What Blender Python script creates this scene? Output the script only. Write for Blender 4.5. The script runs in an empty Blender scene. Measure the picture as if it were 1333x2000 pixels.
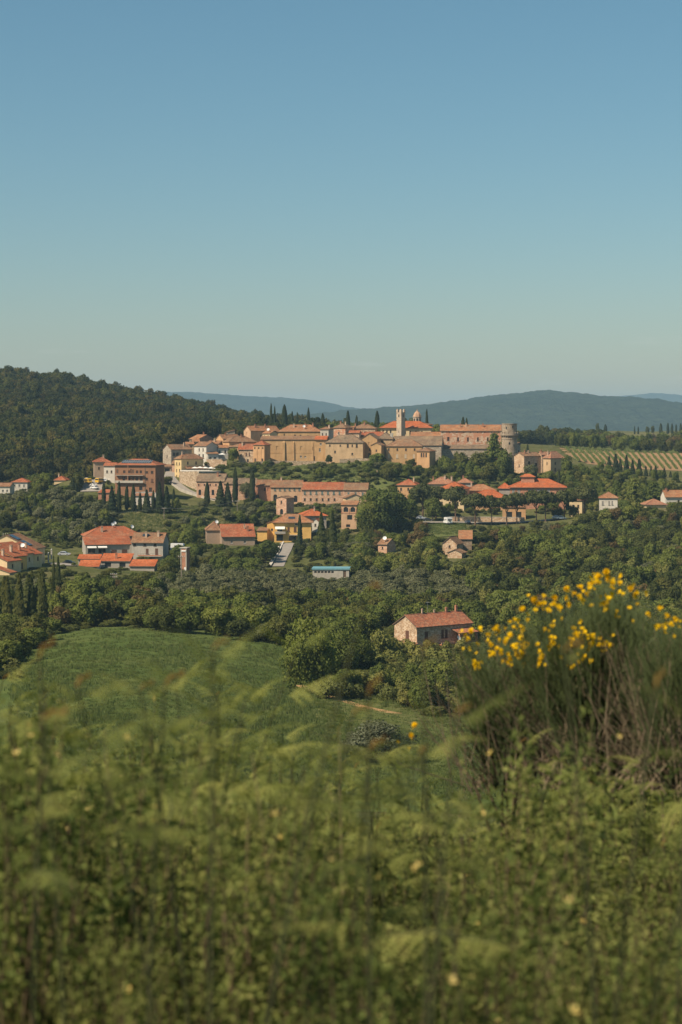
import bpy, bmesh, math, random, bisect, time
_T0 = time.time()
import numpy as np
from mathutils import Vector, Matrix, Quaternion, noise as mnoise

# ------------------------------------------------------------------ camera, sky, sun, exposure
F, CX, HY, CZ = 3700.0, 666.5, 830.0, 100.0      # focal length in photo pixels, principal column, horizon row, eye height
SUN_AZ, SUN_EL = 34.0, 46.0                      # degrees: sun stands left of the view, turned this far towards the camera side
sc = bpy.context.scene
COL = sc.collection
cam_d = bpy.data.cameras.new('camera')
cam = bpy.data.objects.new('camera', cam_d); COL.objects.link(cam)
cam.location = (0, 0, CZ); cam.rotation_euler = (math.pi/2, 0, 0)
cam_d.sensor_fit = 'VERTICAL'; cam_d.sensor_height = 36.0; cam_d.lens = F/2000*36
cam_d.shift_y = -(1000-HY)/2000
cam_d.clip_start = 0.1; cam_d.clip_end = 60000
cam_d.dof.use_dof = True; cam_d.dof.focus_distance = 700; cam_d.dof.aperture_fstop = 4.0; cam_d.dof.aperture_blades = 7
sc.camera = cam
sun_dir = Vector((-math.cos(math.radians(SUN_AZ))*math.cos(math.radians(SUN_EL)),
                  -math.sin(math.radians(SUN_AZ))*math.cos(math.radians(SUN_EL)), math.sin(math.radians(SUN_EL))))
world = bpy.data.worlds.new('World'); sc.world = world; world.use_nodes = True
wn, wl = world.node_tree.nodes, world.node_tree.links
wn.clear()
sky = wn.new('ShaderNodeTexSky'); sky.sky_type = 'NISHITA'; sky.sun_disc = False
sky.sun_elevation = math.radians(SUN_EL); sky.sun_rotation = math.atan2(sun_dir.x, sun_dir.y) % (2*math.pi)
sky.altitude = 300; sky.air_density = 1.0; sky.dust_density = 0.6; sky.ozone_density = 1.5
# smooth grade of the sky's own colour: more chroma, blues leaning to teal
bw = wn.new('ShaderNodeRGBToBW'); wl.new(sky.outputs['Color'], bw.inputs[0])
hs = wn.new('ShaderNodeMix'); hs.data_type = 'RGBA'; hs.clamp_factor = False; hs.inputs[0].default_value = 1.44; wl.new(bw.outputs[0], hs.inputs[6]); wl.new(sky.outputs['Color'], hs.inputs[7])
sr = wn.new('ShaderNodeSeparateColor'); cb = wn.new('ShaderNodeCombineColor'); wl.new(hs.outputs[2], sr.inputs[0])
df = wn.new('ShaderNodeMath'); df.operation = 'SUBTRACT'; wl.new(sr.outputs[2], df.inputs[0]); wl.new(sr.outputs[0], df.inputs[1])
ga = wn.new('ShaderNodeMath'); ga.operation = 'MULTIPLY_ADD'; ga.inputs[1].default_value = 0.10; wl.new(df.outputs[0], ga.inputs[0]); wl.new(sr.outputs[1], ga.inputs[2])
wl.new(sr.outputs[0], cb.inputs[0]); wl.new(ga.outputs[0], cb.inputs[1]); wl.new(sr.outputs[2], cb.inputs[2])
tint = wn.new('ShaderNodeMix'); tint.data_type = 'RGBA'; tint.blend_type = 'MULTIPLY'; tint.inputs[0].default_value = 1.0
tint.inputs[7].default_value = (0.995, 0.948, 0.90, 1)
bg = wn.new('ShaderNodeBackground'); bg.inputs['Strength'].default_value = 0.068
wo = wn.new('ShaderNodeOutputWorld')
wl.new(cb.outputs[0], tint.inputs[6])
tcw = wn.new('ShaderNodeTexCoord'); mpw = wn.new('ShaderNodeMapping'); mpw.inputs['Scale'].default_value = (1.0, 1.0, 7.0); wl.new(tcw.outputs['Generated'], mpw.inputs['Vector'])
cn = wn.new('ShaderNodeTexNoise'); cn.inputs['Scale'].default_value = 16.0; cn.inputs['Detail'].default_value = 6.0; cn.inputs['Roughness'].default_value = 0.62; wl.new(mpw.outputs[0], cn.inputs['Vector'])
cr = wn.new('ShaderNodeValToRGB'); cr.color_ramp.elements[0].position = 0.60; cr.color_ramp.elements[1].position = 0.80; wl.new(cn.outputs['Fac'], cr.inputs['Fac'])
cm = wn.new('ShaderNodeMath'); cm.operation = 'MULTIPLY'; wl.new(cr.outputs['Color'], cm.inputs[0])
sx = wn.new('ShaderNodeSeparateXYZ'); wl.new(tcw.outputs['Generated'], sx.inputs[0])
mr = wn.new('ShaderNodeMapRange'); mr.interpolation_type = 'SMOOTHSTEP'; mr.inputs['From Min'].default_value = 0.025; mr.inputs['From Max'].default_value = 0.06; mr.inputs['To Min'].default_value = 0.4; mr.inputs['To Max'].default_value = 0.0
wl.new(sx.outputs[2], mr.inputs['Value']); wl.new(mr.outputs[0], cm.inputs[1])
cx = wn.new('ShaderNodeMix'); cx.data_type = 'RGBA'; cx.inputs[7].default_value = (10.5, 10.2, 9.6, 1); wl.new(cm.outputs[0], cx.inputs[0]); wl.new(tint.outputs[2], cx.inputs[6])
wl.new(cx.outputs[2], bg.inputs['Color']); wl.new(bg.outputs['Background'], wo.inputs['Surface'])
sun_d = bpy.data.lights.new('sun', 'SUN'); sun_d.energy = 5.0; sun_d.angle = math.radians(0.53); sun_d.color = (1.0, 0.865, 0.675)
sun = bpy.data.objects.new('sun', sun_d); COL.objects.link(sun); sun.location = (-200, -60, 400)
sun.rotation_euler = (-sun_dir).to_track_quat('-Z', 'Y').to_euler()
sc.view_settings.view_transform = 'Standard'; sc.view_settings.look = 'None'
sc.view_settings.gamma = 1.0; sc.view_settings.exposure = 0.3; sc.view_settings.use_curve_mapping = False
sc.render.engine = 'CYCLES'
cy = sc.cycles
cy.use_denoising = True; cy.denoiser = 'OPENIMAGEDENOISE'
cy.max_bounces = 6; cy.diffuse_bounces = 2; cy.glossy_bounces = 2; cy.transmission_bounces = 4; cy.volume_bounces = 0
cy.transparent_max_bounces = 4; cy.caustics_reflective = False; cy.caustics_refractive = False
cy.sample_clamp_indirect = 4.0; cy.use_adaptive_sampling = False

# ------------------------------------------------------------------ helpers
R = math.radians
def P(px, py, Y):
    return Vector(((px-CX)/F*Y, Y, CZ-(py-HY)/F*Y))

def tag(o, label=None, cat=None, group=None, kind=None):
    if label: o['label'] = label
    if cat: o['category'] = cat
    if group: o['group'] = group
    if kind: o['kind'] = kind
    return o

def empty(name, loc, rz=0.0, parent=None):
    o = bpy.data.objects.new(name, None); COL.objects.link(o)
    o.location = loc; o.rotation_euler = (0, 0, rz); o.empty_display_size = 0.5
    if parent: o.parent = parent
    return o

def link(name, me, parent=None, loc=None, rz=0.0):
    o = bpy.data.objects.new(name, me); COL.objects.link(o)
    if loc is not None: o.location = loc
    if rz: o.rotation_euler = (0, 0, rz)
    if parent: o.parent = parent
    return o

class MB:
    def __init__(s): s.v = []; s.f = []; s.uv = []; s.m = []; s.has_uv = False
    def poly(s, pts, uv=None, m=0):
        i = len(s.v); s.v += [tuple(p) for p in pts]; s.f.append(tuple(range(i, i+len(pts))))
        s.uv.append(uv if uv else [(0, 0)]*len(pts)); s.m.append(m)
        if uv: s.has_uv = True
    def box(s, x0, x1, y0, y1, z0, z1, m=0):
        p = [(x0,y0,z0),(x1,y0,z0),(x1,y1,z0),(x0,y1,z0),(x0,y0,z1),(x1,y0,z1),(x1,y1,z1),(x0,y1,z1)]
        for a in ((0,1,5,4),(1,2,6,5),(2,3,7,6),(3,0,4,7),(4,5,6,7),(3,2,1,0)): s.poly([p[k] for k in a], m=m)
    def tube(s, pts, radii, n=6, cap=True, m=0):
        pts = [Vector(p) for p in pts]; rings = []
        up = Vector((0, 0, 1))
        for k, p in enumerate(pts):
            d = (pts[min(k+1, len(pts)-1)] - pts[max(k-1, 0)])
            if d.length < 1e-9: d = up.copy()
            d.normalize()
            a = d.cross(Vector((0.31, 0.95, 0.1))); a.normalize(); b = d.cross(a)
            r = radii[k] if isinstance(radii, (list, tuple)) else radii
            rings.append([p + (a*math.cos(2*math.pi*j/n) + b*math.sin(2*math.pi*j/n))*r for j in range(n)])
        for k in range(len(rings)-1):
            for j in range(n):
                s.poly([rings[k][j], rings[k][(j+1)%n], rings[k+1][(j+1)%n], rings[k+1][j]], m=m)
        if cap:
            s.poly(rings[-1], m=m); s.poly(rings[0][::-1], m=m)
    def lathe(s, prof, n=16, c=(0,0), m=0, a0=0.0, close=True):
        for k in range(len(prof)-1):
            (r0, z0), (r1, z1) = prof[k], prof[k+1]
            for j in range(n):
                t0 = a0+2*math.pi*j/n; t1 = a0+2*math.pi*(j+1)/n
                q = [(c[0]+r0*math.cos(t0), c[1]+r0*math.sin(t0), z0), (c[0]+r0*math.cos(t1), c[1]+r0*math.sin(t1), z0),
                     (c[0]+r1*math.cos(t1), c[1]+r1*math.sin(t1), z1), (c[0]+r1*math.cos(t0), c[1]+r1*math.sin(t0), z1)]
                if r1 < 1e-6: q = q[:3]
                elif r0 < 1e-6: q = [q[0], q[2], q[3]]
                s.poly(q, m=m)
    def mesh(s, name, mats, smooth=False):
        me = bpy.data.meshes.new(name); me.from_pydata(s.v, [], s.f)
        if not isinstance(mats, (list, tuple)): mats = [mats]
        for mt in mats: me.materials.append(mt)
        if len(mats) > 1: me.polygons.foreach_set('material_index', s.m)
        if s.has_uv:
            ul = me.uv_layers.new(name='UVMap'); ul.data.foreach_set('uv', [c for u in s.uv for p in u for c in p])
        if smooth: me.polygons.foreach_set('use_smooth', [True]*len(s.f))
        me.update(); return me
    def build(s, name, mats, parent=None, loc=None, rz=0.0, smooth=False):
        return link(name, s.mesh(name, mats, smooth), parent, loc, rz)

# ------------------------------------------------------------------ materials
MATS = {}
class NT:
    def __init__(s, name):
        s.m = bpy.data.materials.new(name); s.m.use_nodes = True; s.n = s.m.node_tree.nodes; s.l = s.m.node_tree.links
        s.n.clear(); s.out = s.n.new('ShaderNodeOutputMaterial')
    def new(s, t, **kw):
        n = s.n.new('ShaderNode'+t)
        for k, v in kw.items():
            if k.startswith('i_'): n.inputs[k[2:]].default_value = v
            else: setattr(n, k, v)
        return n
    def ln(s, a, b): s.l.new(a, b); return s
    def coords(s, scale=1.0, kind='Object'):
        tc = s.new('TexCoord'); mp = s.new('Mapping')
        sv = (scale,)*3 if not isinstance(scale, tuple) else scale
        mp.inputs['Scale'].default_value = sv; s.ln(tc.outputs[kind], mp.inputs['Vector']); return mp.outputs['Vector']
    def noise(s, vec, scale, detail=4, rough=0.6):
        n = s.new('TexNoise'); n.inputs['Scale'].default_value = scale; n.inputs['Detail'].default_value = detail; n.inputs['Roughness'].default_value = rough
        s.ln(vec, n.inputs['Vector']); return n.outputs['Fac']
    def ramp(s, fac, stops, interp='LINEAR'):
        r = s.new('ValToRGB'); e = r.color_ramp.elements; r.color_ramp.interpolation = interp
        while len(e) < len(stops): e.new(0.5)
        for k, (p, c) in enumerate(stops): e[k].position = p; e[k].color = (*c, 1)
        s.ln(fac, r.inputs['Fac']); return r.outputs['Color']
    def mix(s, fac, a, b, blend='MIX'):
        m = s.new('Mix', data_type='RGBA', blend_type=blend)
        for sock, v in ((m.inputs[0], fac), (m.inputs[6], a), (m.inputs[7], b)):
            if isinstance(v, (int, float)): sock.default_value = v
            elif isinstance(v, tuple): sock.default_value = (*v, 1) if len(v) == 3 else v
            else: s.ln(v, sock)
        return m.outputs[2]
    def math(s, op, a, b=0.0):
        m = s.new('Math', operation=op)
        for sock, v in ((m.inputs[0], a), (m.inputs[1], b)):
            if isinstance(v, (int, float)): sock.default_value = v
            else: s.ln(v, sock)
        return m.outputs[0]
    def bump(s, h, strength=0.3, dist=0.05):
        b = s.new('Bump'); b.inputs['Strength'].default_value = strength; b.inputs['Distance'].default_value = dist
        s.ln(h, b.inputs['Height']); return b.outputs['Normal']
    def principled(s, col, rough=0.85, normal=None, spec=0.25, metallic=0.0):
        p = s.new('BsdfPrincipled'); p.inputs['Roughness'].default_value = rough; p.inputs['Metallic'].default_value = metallic
        p.inputs['Specular IOR Level'].default_value = spec
        if isinstance(col, tuple): p.inputs['Base Color'].default_value = (*col, 1)
        else: s.ln(col, p.inputs['Base Color'])
        if normal is not None: s.ln(normal, p.inputs['Normal'])
        s.ln(p.outputs[0], s.out.inputs['Surface']); return s.m
    def diffuse(s, col, normal=None):
        p = s.new('BsdfDiffuse')
        if isinstance(col, tuple): p.inputs['Color'].default_value = (*col, 1)
        else: s.ln(col, p.inputs['Color'])
        if normal is not None: s.ln(normal, p.inputs['Normal'])
        s.ln(p.outputs[0], s.out.inputs['Surface']); return s.m

def cmul(c, k): return tuple(min(1, x*k) for x in c)

def m_stucco(name, c, dirt=0.35):
    t = NT(name); v = t.coords()
    a = t.noise(v, 0.25, 5, 0.65); vs = t.coords((0.9, 0.9, 0.12)); st = t.noise(vs, 1.0, 4, 0.7); f = t.noise(v, 3.0, 3)
    col = t.ramp(a, [(0.3, cmul(c, 0.72)), (0.52, c), (0.75, cmul(c, 1.18))])
    stn = t.ramp(st, [(0.38, (0.55, 0.5, 0.45)), (0.58, (1, 1, 1))])
    col = t.mix(dirt, col, t.mix(1.0, col, stn, 'MULTIPLY'))
    col = t.mix(0.25, col, t.ramp(f, [(0.35, cmul(c, 0.6)), (0.65, cmul(c, 1.2))]))
    MATS[name] = t.diffuse(col); return MATS[name]

def m_stone(name, cols, scale=2.2, mortar=(0.42, 0.36, 0.28), mix_patch=None):
    t = NT(name); v = t.coords((1, 1, 1.5))
    vo = t.new('TexVoronoi'); vo.inputs['Scale'].default_value = scale; t.ln(v, vo.inputs['Vector'])
    sep = t.new('SeparateColor'); t.ln(vo.outputs['Color'], sep.inputs[0])
    n = len(cols); col = t.ramp(sep.outputs[0], [(k/n, c) for k, c in enumerate(cols)], 'CONSTANT')
    ve = t.new('TexVoronoi', feature='DISTANCE_TO_EDGE'); ve.inputs['Scale'].default_value = scale; t.ln(v, ve.inputs['Vector'])
    edge = t.ramp(ve.outputs['Distance'], [(0.02, (0, 0, 0)), (0.09, (1, 1, 1))])
    col = t.mix(edge, mortar, col)
    big = t.noise(t.coords(), 0.3, 5, 0.7)
    if mix_patch: col = t.mix(t.ramp(big, [(0.46, (0, 0, 0)), (0.56, (1, 1, 1))]), col, mix_patch)
    col = t.mix(0.5, col, t.mix(1.0, col, t.ramp(big, [(0.3, (0.45, 0.42, 0.4)), (0.65, (1.1, 1.1, 1.1))]), 'MULTIPLY'))
    MATS[name] = t.diffuse(col, t.bump(edge, 0.5, 0.04)); return MATS[name]

def m_tile(name, cs, lichen=0.35, lich=(0.30, 0.25, 0.17)):
    t = NT(name); tc = t.new('TexCoord'); uv = tc.outputs['UV']
    mp = t.new('Mapping'); mp.inputs['Scale'].default_value = (4.0, 2.6, 1); t.ln(uv, mp.inputs['Vector'])
    fl = t.new('VectorMath', operation='FLOOR'); t.ln(mp.outputs[0], fl.inputs[0])
    wnz = t.new('TexWhiteNoise', noise_dimensions='3D'); t.ln(fl.outputs[0], wnz.inputs['Vector'])
    col = t.ramp(wnz.outputs['Value'], [(k/(len(cs)-1), c) for k, c in enumerate(cs)])
    big = t.noise(t.coords(1.0), 0.35, 6, 0.7); mid = t.noise(t.coords(1.0), 1.6, 4, 0.7)
    col = t.mix(t.math('MULTIPLY', t.ramp(big, [(0.42, (0, 0, 0)), (0.62, (1, 1, 1))]), lichen), col, lich)
    col = t.mix(0.8, col, t.mix(1.0, col, t.ramp(mid, [(0.3, (0.5, 0.5, 0.5)), (0.7, (1.35, 1.25, 1.15))]), 'MULTIPLY'))
    big2 = t.noise(t.coords(1.0), 0.16, 4, 0.7); col = t.mix(0.7, col, t.mix(1.0, col, t.ramp(big2, [(0.34, (0.62, 0.66, 0.72)), (0.66, (1.22, 1.12, 1.02))]), 'MULTIPLY'))
    wv = t.new('TexWave', wave_type='BANDS', bands_direction='X'); wv.inputs['Scale'].default_value = 1.27; t.ln(uv, wv.inputs['Vector'])
    MATS[name] = t.diffuse(col, t.bump(wv.outputs['Fac'], 0.7, 0.08)); return MATS[name]

def m_plain(name, c, rough=0.7, spec=0.3, metallic=0.0, var=0.15, scale=2.0):
    t = NT(name); n = t.noise(t.coords(), scale, 4, 0.65)
    col = t.ramp(n, [(0.3, cmul(c, 1-var)), (0.7, cmul(c, 1+var))])
    MATS[name] = t.principled(col, rough, None, spec, metallic); return MATS[name]

def m_leaf(name, stops, trans=0.35, nscale=0.5, vary=0.5, tcol=1.5):
    """leaf facets: colour spread over the instance's own random value and over clumps of its crown"""
    t = NT(name); oi = t.new('ObjectInfo')
    n = t.noise(t.coords(), nscale, 3, 0.7)
    f = t.math('ADD', t.math('MULTIPLY', oi.outputs['Random'], 1-vary), t.math('MULTIPLY', t.ramp(n, [(0.3, (0, 0, 0)), (0.7, (1, 1, 1))]), vary))
    k = len(stops); col = t.ramp(f, [(0.08+0.84*i/(k-1), c) for i, c in enumerate(stops)])
    d = t.new('BsdfDiffuse'); t.ln(col, d.inputs['Color'])
    tr = t.new('BsdfTranslucent'); t.ln(t.mix(1.0, col, (tcol, tcol*1.05, tcol*0.6), 'MULTIPLY'), tr.inputs['Color'])
    mx = t.new('MixShader'); mx.inputs[0].default_value = trans
    t.ln(d.outputs[0], mx.inputs[1]); t.ln(tr.outputs[0], mx.inputs[2]); t.ln(mx.outputs[0], t.out.inputs['Surface'])
    MATS[name] = t.m; return t.m

# walls
m_stucco('ochre', (0.524, 0.331, 0.165)); m_stucco('ochre_pale', (0.570, 0.393, 0.228)); m_stucco('orange_plaster', (0.593, 0.353, 0.182))
m_stucco('yellow', (0.752, 0.456, 0.148), 0.15); m_stucco('cream', (0.705, 0.536, 0.316), 0.15); m_stucco('restaurant_yellow', (0.677, 0.502, 0.257), 0.2)
m_stucco('white', (0.632, 0.580, 0.493), 0.2); m_stucco('grey_plaster', (0.410, 0.365, 0.308), 0.3); m_stucco('brown_plaster', (0.308, 0.165, 0.097), 0.2)
m_stucco('brown_grey', (0.388, 0.285, 0.205), 0.3); m_stucco('pink_plaster', (0.585, 0.376, 0.232), 0.3); m_stucco('concrete', (0.479, 0.433, 0.365), 0.35)
m_stone('stone_warm', [(0.560,0.370,0.224),(0.650,0.482,0.325),(0.482,0.280,0.168),(0.694,0.549,0.392),(0.426,0.269,0.179)], 2.0, (0.582,0.437,0.291))
m_stone('stone_castle', [(0.605,0.403,0.269),(0.672,0.504,0.347),(0.448,0.224,0.134),(0.717,0.582,0.426),(0.515,0.246,0.146),(0.627,0.470,0.336)], 1.0, (0.616,0.448,0.314), (0.515,0.246,0.146))
m_stone('stone_grey', [(0.381,0.314,0.235),(0.470,0.403,0.314),(0.325,0.258,0.190),(0.515,0.437,0.336)], 1.8, (0.426,0.347,0.258))
m_stone('stone_dark', [(0.280,0.202,0.134),(0.347,0.258,0.179),(0.224,0.157,0.112),(0.403,0.314,0.224)], 2.0, (0.314,0.235,0.168))
m_stone('stone_tower', [(0.347,0.277,0.202),(0.416,0.343,0.258),(0.287,0.218,0.153),(0.382,0.302,0.210)], 1.6, (0.364,0.285,0.202))
m_stone('brick_red', [(0.493,0.213,0.123),(0.560,0.258,0.146),(0.426,0.179,0.112),(0.526,0.280,0.179)], 3.5, (0.470,0.269,0.179))
m_stone('brick_pink', [(0.582,0.336,0.213),(0.650,0.403,0.269),(0.493,0.269,0.168),(0.672,0.470,0.336)], 2.4, (0.560,0.370,0.246))
m_stone('travertine', [(0.542,0.440,0.323),(0.578,0.482,0.364),(0.490,0.381,0.275),(0.525,0.398,0.299)], 1.2, (0.525,0.423,0.316))
m_stone('farm_stone', [(0.515,0.358,0.224),(0.605,0.459,0.314),(0.448,0.291,0.179),(0.650,0.515,0.370),(0.381,0.258,0.168)], 2.3, (0.560,0.426,0.291))
m_stone('terrace_stone', [(0.448,0.336,0.224),(0.538,0.414,0.291),(0.358,0.258,0.168),(0.582,0.470,0.336)], 1.4, (0.336,0.246,0.157))
# roofs
m_tile('tile_old', [(0.272,0.152,0.088),(0.336,0.184,0.104),(0.240,0.136,0.088),(0.368,0.232,0.144)], 0.5)
m_tile('tile_brown', [(0.288,0.144,0.080),(0.344,0.176,0.096),(0.248,0.128,0.080),(0.360,0.208,0.120)], 0.5)
m_tile('tile_grey', [(0.232,0.160,0.104),(0.280,0.200,0.136),(0.200,0.136,0.096),(0.312,0.232,0.160)], 0.6)
m_tile('tile_orange', [(0.400,0.176,0.088),(0.456,0.216,0.104),(0.352,0.152,0.080),(0.448,0.248,0.136)], 0.5)
m_tile('tile_red', [(0.400,0.120,0.060),(0.456,0.148,0.072),(0.352,0.108,0.056),(0.440,0.168,0.088)], 0.38)
m_tile('tile_bright', [(0.496,0.132,0.052),(0.544,0.160,0.064),(0.440,0.120,0.048),(0.512,0.176,0.080)], 0.2)
m_tile('tile_pink', [(0.384,0.176,0.112),(0.432,0.216,0.136),(0.344,0.152,0.096),(0.448,0.248,0.160)], 0.45)
# small stuff
m_plain('glass', (0.025, 0.03, 0.034), 0.12, 0.5, 0, 0.1); m_plain('frame', (0.16, 0.11, 0.075)); m_plain('frame_white', (0.6, 0.57, 0.5))
m_plain('shutter_brown', (0.14, 0.07, 0.045)); m_plain('shutter_teal', (0.15, 0.19, 0.17)); m_plain('shutter_grey', (0.30, 0.28, 0.25)); m_plain('shutter_pale', (0.56, 0.46, 0.33))
m_plain('wood_door', (0.12, 0.075, 0.05)); m_plain('canvas_white', (0.80, 0.77, 0.70), 0.9, 0.1, 0, 0.05); m_plain('metal_grey', (0.35, 0.35, 0.34), 0.5, 0.4, 0.3)
m_plain('metal_white', (0.78, 0.77, 0.73), 0.5); m_plain('solar', (0.035, 0.05, 0.065), 0.18, 0.6); m_plain('solar_frame', (0.62, 0.63, 0.62), 0.4, 0.4)
m_plain('brick_chimney', (0.36, 0.17, 0.10)); m_plain('chimney_plaster', (0.50, 0.36, 0.25)); m_plain('terracotta', (0.46, 0.19, 0.10))
m_plain('teal_metal', (0.16, 0.34, 0.38), 0.5, 0.4); m_plain('bark', (0.10, 0.075, 0.055), 0.9, 0.1, 0, 0.3, 6); m_plain('bark_pine', (0.15, 0.095, 0.065), 0.9, 0.1, 0, 0.3, 6)
m_plain('timber_pole', (0.26, 0.21, 0.16), 0.9, 0.1); m_plain('wire', (0.10, 0.10, 0.10)); m_plain('paint_white', (0.78, 0.77, 0.74), 0.3, 0.5, 0, 0.03)
m_plain('paint_silver', (0.55, 0.56, 0.57), 0.3, 0.5, 0.4, 0.03); m_plain('paint_yellow', (0.72, 0.42, 0.03), 0.35, 0.5, 0, 0.03); m_plain('paint_blue', (0.03, 0.06, 0.10), 0.3, 0.5, 0, 0.03)
m_plain('paint_dark', (0.04, 0.045, 0.05), 0.3, 0.5, 0, 0.03); m_plain('rubber', (0.02, 0.02, 0.02), 0.8); m_plain('asphalt', (0.30, 0.265, 0.225), 0.9, 0.1, 0, 0.15, 0.6)
m_plain('asphalt_dark', (0.15, 0.14, 0.125), 0.9, 0.1, 0, 0.15, 0.6); m_plain('kerb', (0.60, 0.54, 0.45), 0.9, 0.1)
m_tile('tile_farm', [(0.380,0.130,0.075),(0.500,0.185,0.100),(0.300,0.120,0.080),(0.450,0.240,0.150),(0.540,0.200,0.100)], 0.3, (0.270,0.200,0.140))
# ------------------------------------------------------------------ the buildings of the village, measured in the photograph
# px: front wall's left and right edge, b: row of its foot, e: row of its eave, Y: metres from the camera, D: depth, r: turn in degrees
# windows: (type, count, from, to, sill height, width, height) along a wall as fractions of its length
BL = []
def H(n, l, px, b, e, Y, D, r, roof, rise, wm, rm, f=(), le=(), ri=(), ch=(), key=None, cat='house', o=0.45, keep=True):
    BL.append(dict(n=n, l=l, px=px, b=b, e=e, Y=Y, D=D, r=r, roof=roof, rise=rise, wm=wm, rm=rm, f=f, le=le, ri=ri, ch=ch, key=key, cat=cat, o=o, keep=keep))

# --- upper village, left end
H('stone_house', 'low stone house with a wide window band under its eave, above the yellow restaurant', (336,374), 908, 877, 955, 9, 33, 'gx', 2.3, 'stone_grey', 'tile_old',
  f=[('w',2,.14,.30,4.6,1.6,1.7),('w',1,.75,.75,4.4,1.0,1.2)], le=[('w',1,.5,.5,3.5,.9,1.3)], ch=[(.75,.3)])
H('narrow_house', 'narrow brown house at the far left end of the village row', (322,334), 914, 880, 962, 8, 6, 'gx', 1.4, 'brown_grey', 'tile_old', f=[('w',1,.5,.5,5.2,.8,1.2),('w',1,.4,.4,2,.8,1.2)])
H('lean_to_shed', 'small open shed with tiled lean-to roof by the road bend', (319,335), 922, 911, 946, 4, 10, 'sf', 0.9, 'stone_grey', 'tile_old', f=[('g',1,.5,.5,0.1,2.6,1.8)], cat='shed')
H('restaurant_house', 'yellow restaurant house with hipped roof beside the terrace of white parasols', (356,396), 940, 895, 935, 6, 38, 'hip', 2.1, 'restaurant_yellow', 'tile_brown',
  f=[('w',2,.3,.68,8.3,.9,1.5),('w',3,.3,.8,5.2,1.3,1.6)], le=[('w',2,.3,.72,8.0,.8,1.4),('w',2,.3,.72,4.6,.8,1.5),('w',2,.3,.72,1.6,.8,1.5)], key='porch', ch=[(.2,.5)])
H('white_house', 'tall cream house with two columns of windows and a grey shaded side', (379,404), 910, 870.5, 950, 9, -35, 'gx', 1.9, 'white', 'tile_brown',
  f=[('w',2,.42,.74,7.4,.7,1.5),('w',2,.42,.74,4.3,.95,1.6),('w',1,.74,.74,1.5,.6,1.4)], ri=[('w',1,.72,.72,5.0,1.0,1.8)], ch=[(.85,.6)])
H('annex_house', 'low pale annex with tiled lean-to roof in front of the white houses', (406,427), 905, 886, 946, 5, 18, 'sf', 0.9, 'white', 'tile_brown', f=[('w',2,.25,.68,1.9,1.4,1.2)], le=[('w',1,.5,.5,1.6,.7,1.3)])
H('white_house', 'small bright white house with two dark windows above the garden terrace', (426,446), 895, 874, 955, 7, 15, 'gx', 1.1, 'white', 'tile_orange', f=[('w',2,.15,.72,2.6,.8,1.4)], le=[('w',1,.5,.5,2.4,.8,1.4)])
H('stone_house', 'dark stone house with a broad shaded gable behind the cream house', (389,419), 880, 857, 978, 9, 36, 'gy', 2.1, 'stone_dark', 'tile_orange', f=[('w',1,.3,.3,3.2,.6,.8)], le=[('w',1,.5,.5,3,.7,1)], ch=[(.5,.3)])
H('small_house', 'small ochre house with an upper window left of the dark stone gable', (377,390), 882, 862, 970, 6, 8, 'gx', 1.0, 'ochre_pale', 'tile_orange', f=[('w',1,.45,.45,3.2,1.1,1.0)])
H('small_house', 'lowest small roofed house left of the dark stone gable', (364,379), 885, 867, 966, 6, 10, 'gx', 0.9, 'ochre_pale', 'tile_orange', f=[('w',1,.6,.6,2.8,1.0,.8)])
H('roof_turret', 'small roof turret with a sloping slab roof above the crowded roofs', (445,459), 862, 843.5, 990, 4, 12, 'sl', 1.0, 'stone_grey', 'tile_old', f=[('w',1,.5,.5,2.6,.8,1)], cat='turret')
H('ochre_house', 'ochre house with a lit left wall below the roof turret', (437,470), 878, 856.5, 971, 9, 28, 'gx', 2.1, 'orange_plaster', 'tile_brown', f=[('w',2,.2,.5,2.6,.8,1.2)], le=[('w',2,.35,.7,2.6,.7,1.3)], ch=[(.3,.4)])
H('ochre_house', 'broad house with a wide hipped roof left of the tall orange house', (449,500), 884, 862, 960, 9, 24, 'hip', 2.7, 'orange_plaster', 'tile_old', f=[('w',2,.12,.25,2.6,.8,1.2)], le=[('w',1,.6,.6,2.4,.7,1.5)], ch=[(.55,.4)])
H('stone_house', 'low stone house with faded shutters against the tall orange house', (466,496), 906, 877, 950, 7, -8, 'gx', 2.5, 'stone_warm', 'tile_red',
  f=[('s',2,.52,.72,4.1,.7,1.6),('w',1,.62,.62,1.0,.9,1.4),('w',1,.18,.18,3.8,.8,1.2)], ch=[(.2,.35)])
H('tall_house', 'tall narrow orange house with three openings under its hipped roof', (495,517), 908, 868, 947, 6.5, -25, 'hip', 1.9, 'orange_plaster', 'tile_red',
  f=[('g',3,.14,.86,7.9,.75,1.0),('d',1,.22,.22,0.8,1.6,2.4),('w',1,.82,.82,1.7,.9,1.5)], key='pilaster')
H('long_building', 'long ochre convent wing with tall buttresses on its blank wall', (509,638), 904, 858, 957, 12, -6, 'gx', 1.6, 'ochre', 'tile_old',
  f=[('n',1,.09,.09,7.0,1.2,1.8),('n',1,.255,.255,6.6,1.2,1.9),('n',1,.62,.62,6.4,1.2,1.9),('w',1,.615,.615,2.6,.9,1.1),('w',1,.68,.68,2.7,.9,.8),
     ('n',1,.8,.8,6.4,1.0,1.6),('d',1,.815,.815,1.0,1.0,2.4),('w',2,.9,.9,5.6,1.0,1.8),('w',1,.915,.915,9.0,1.0,1.0)], key='buttress', cat='building')
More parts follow.
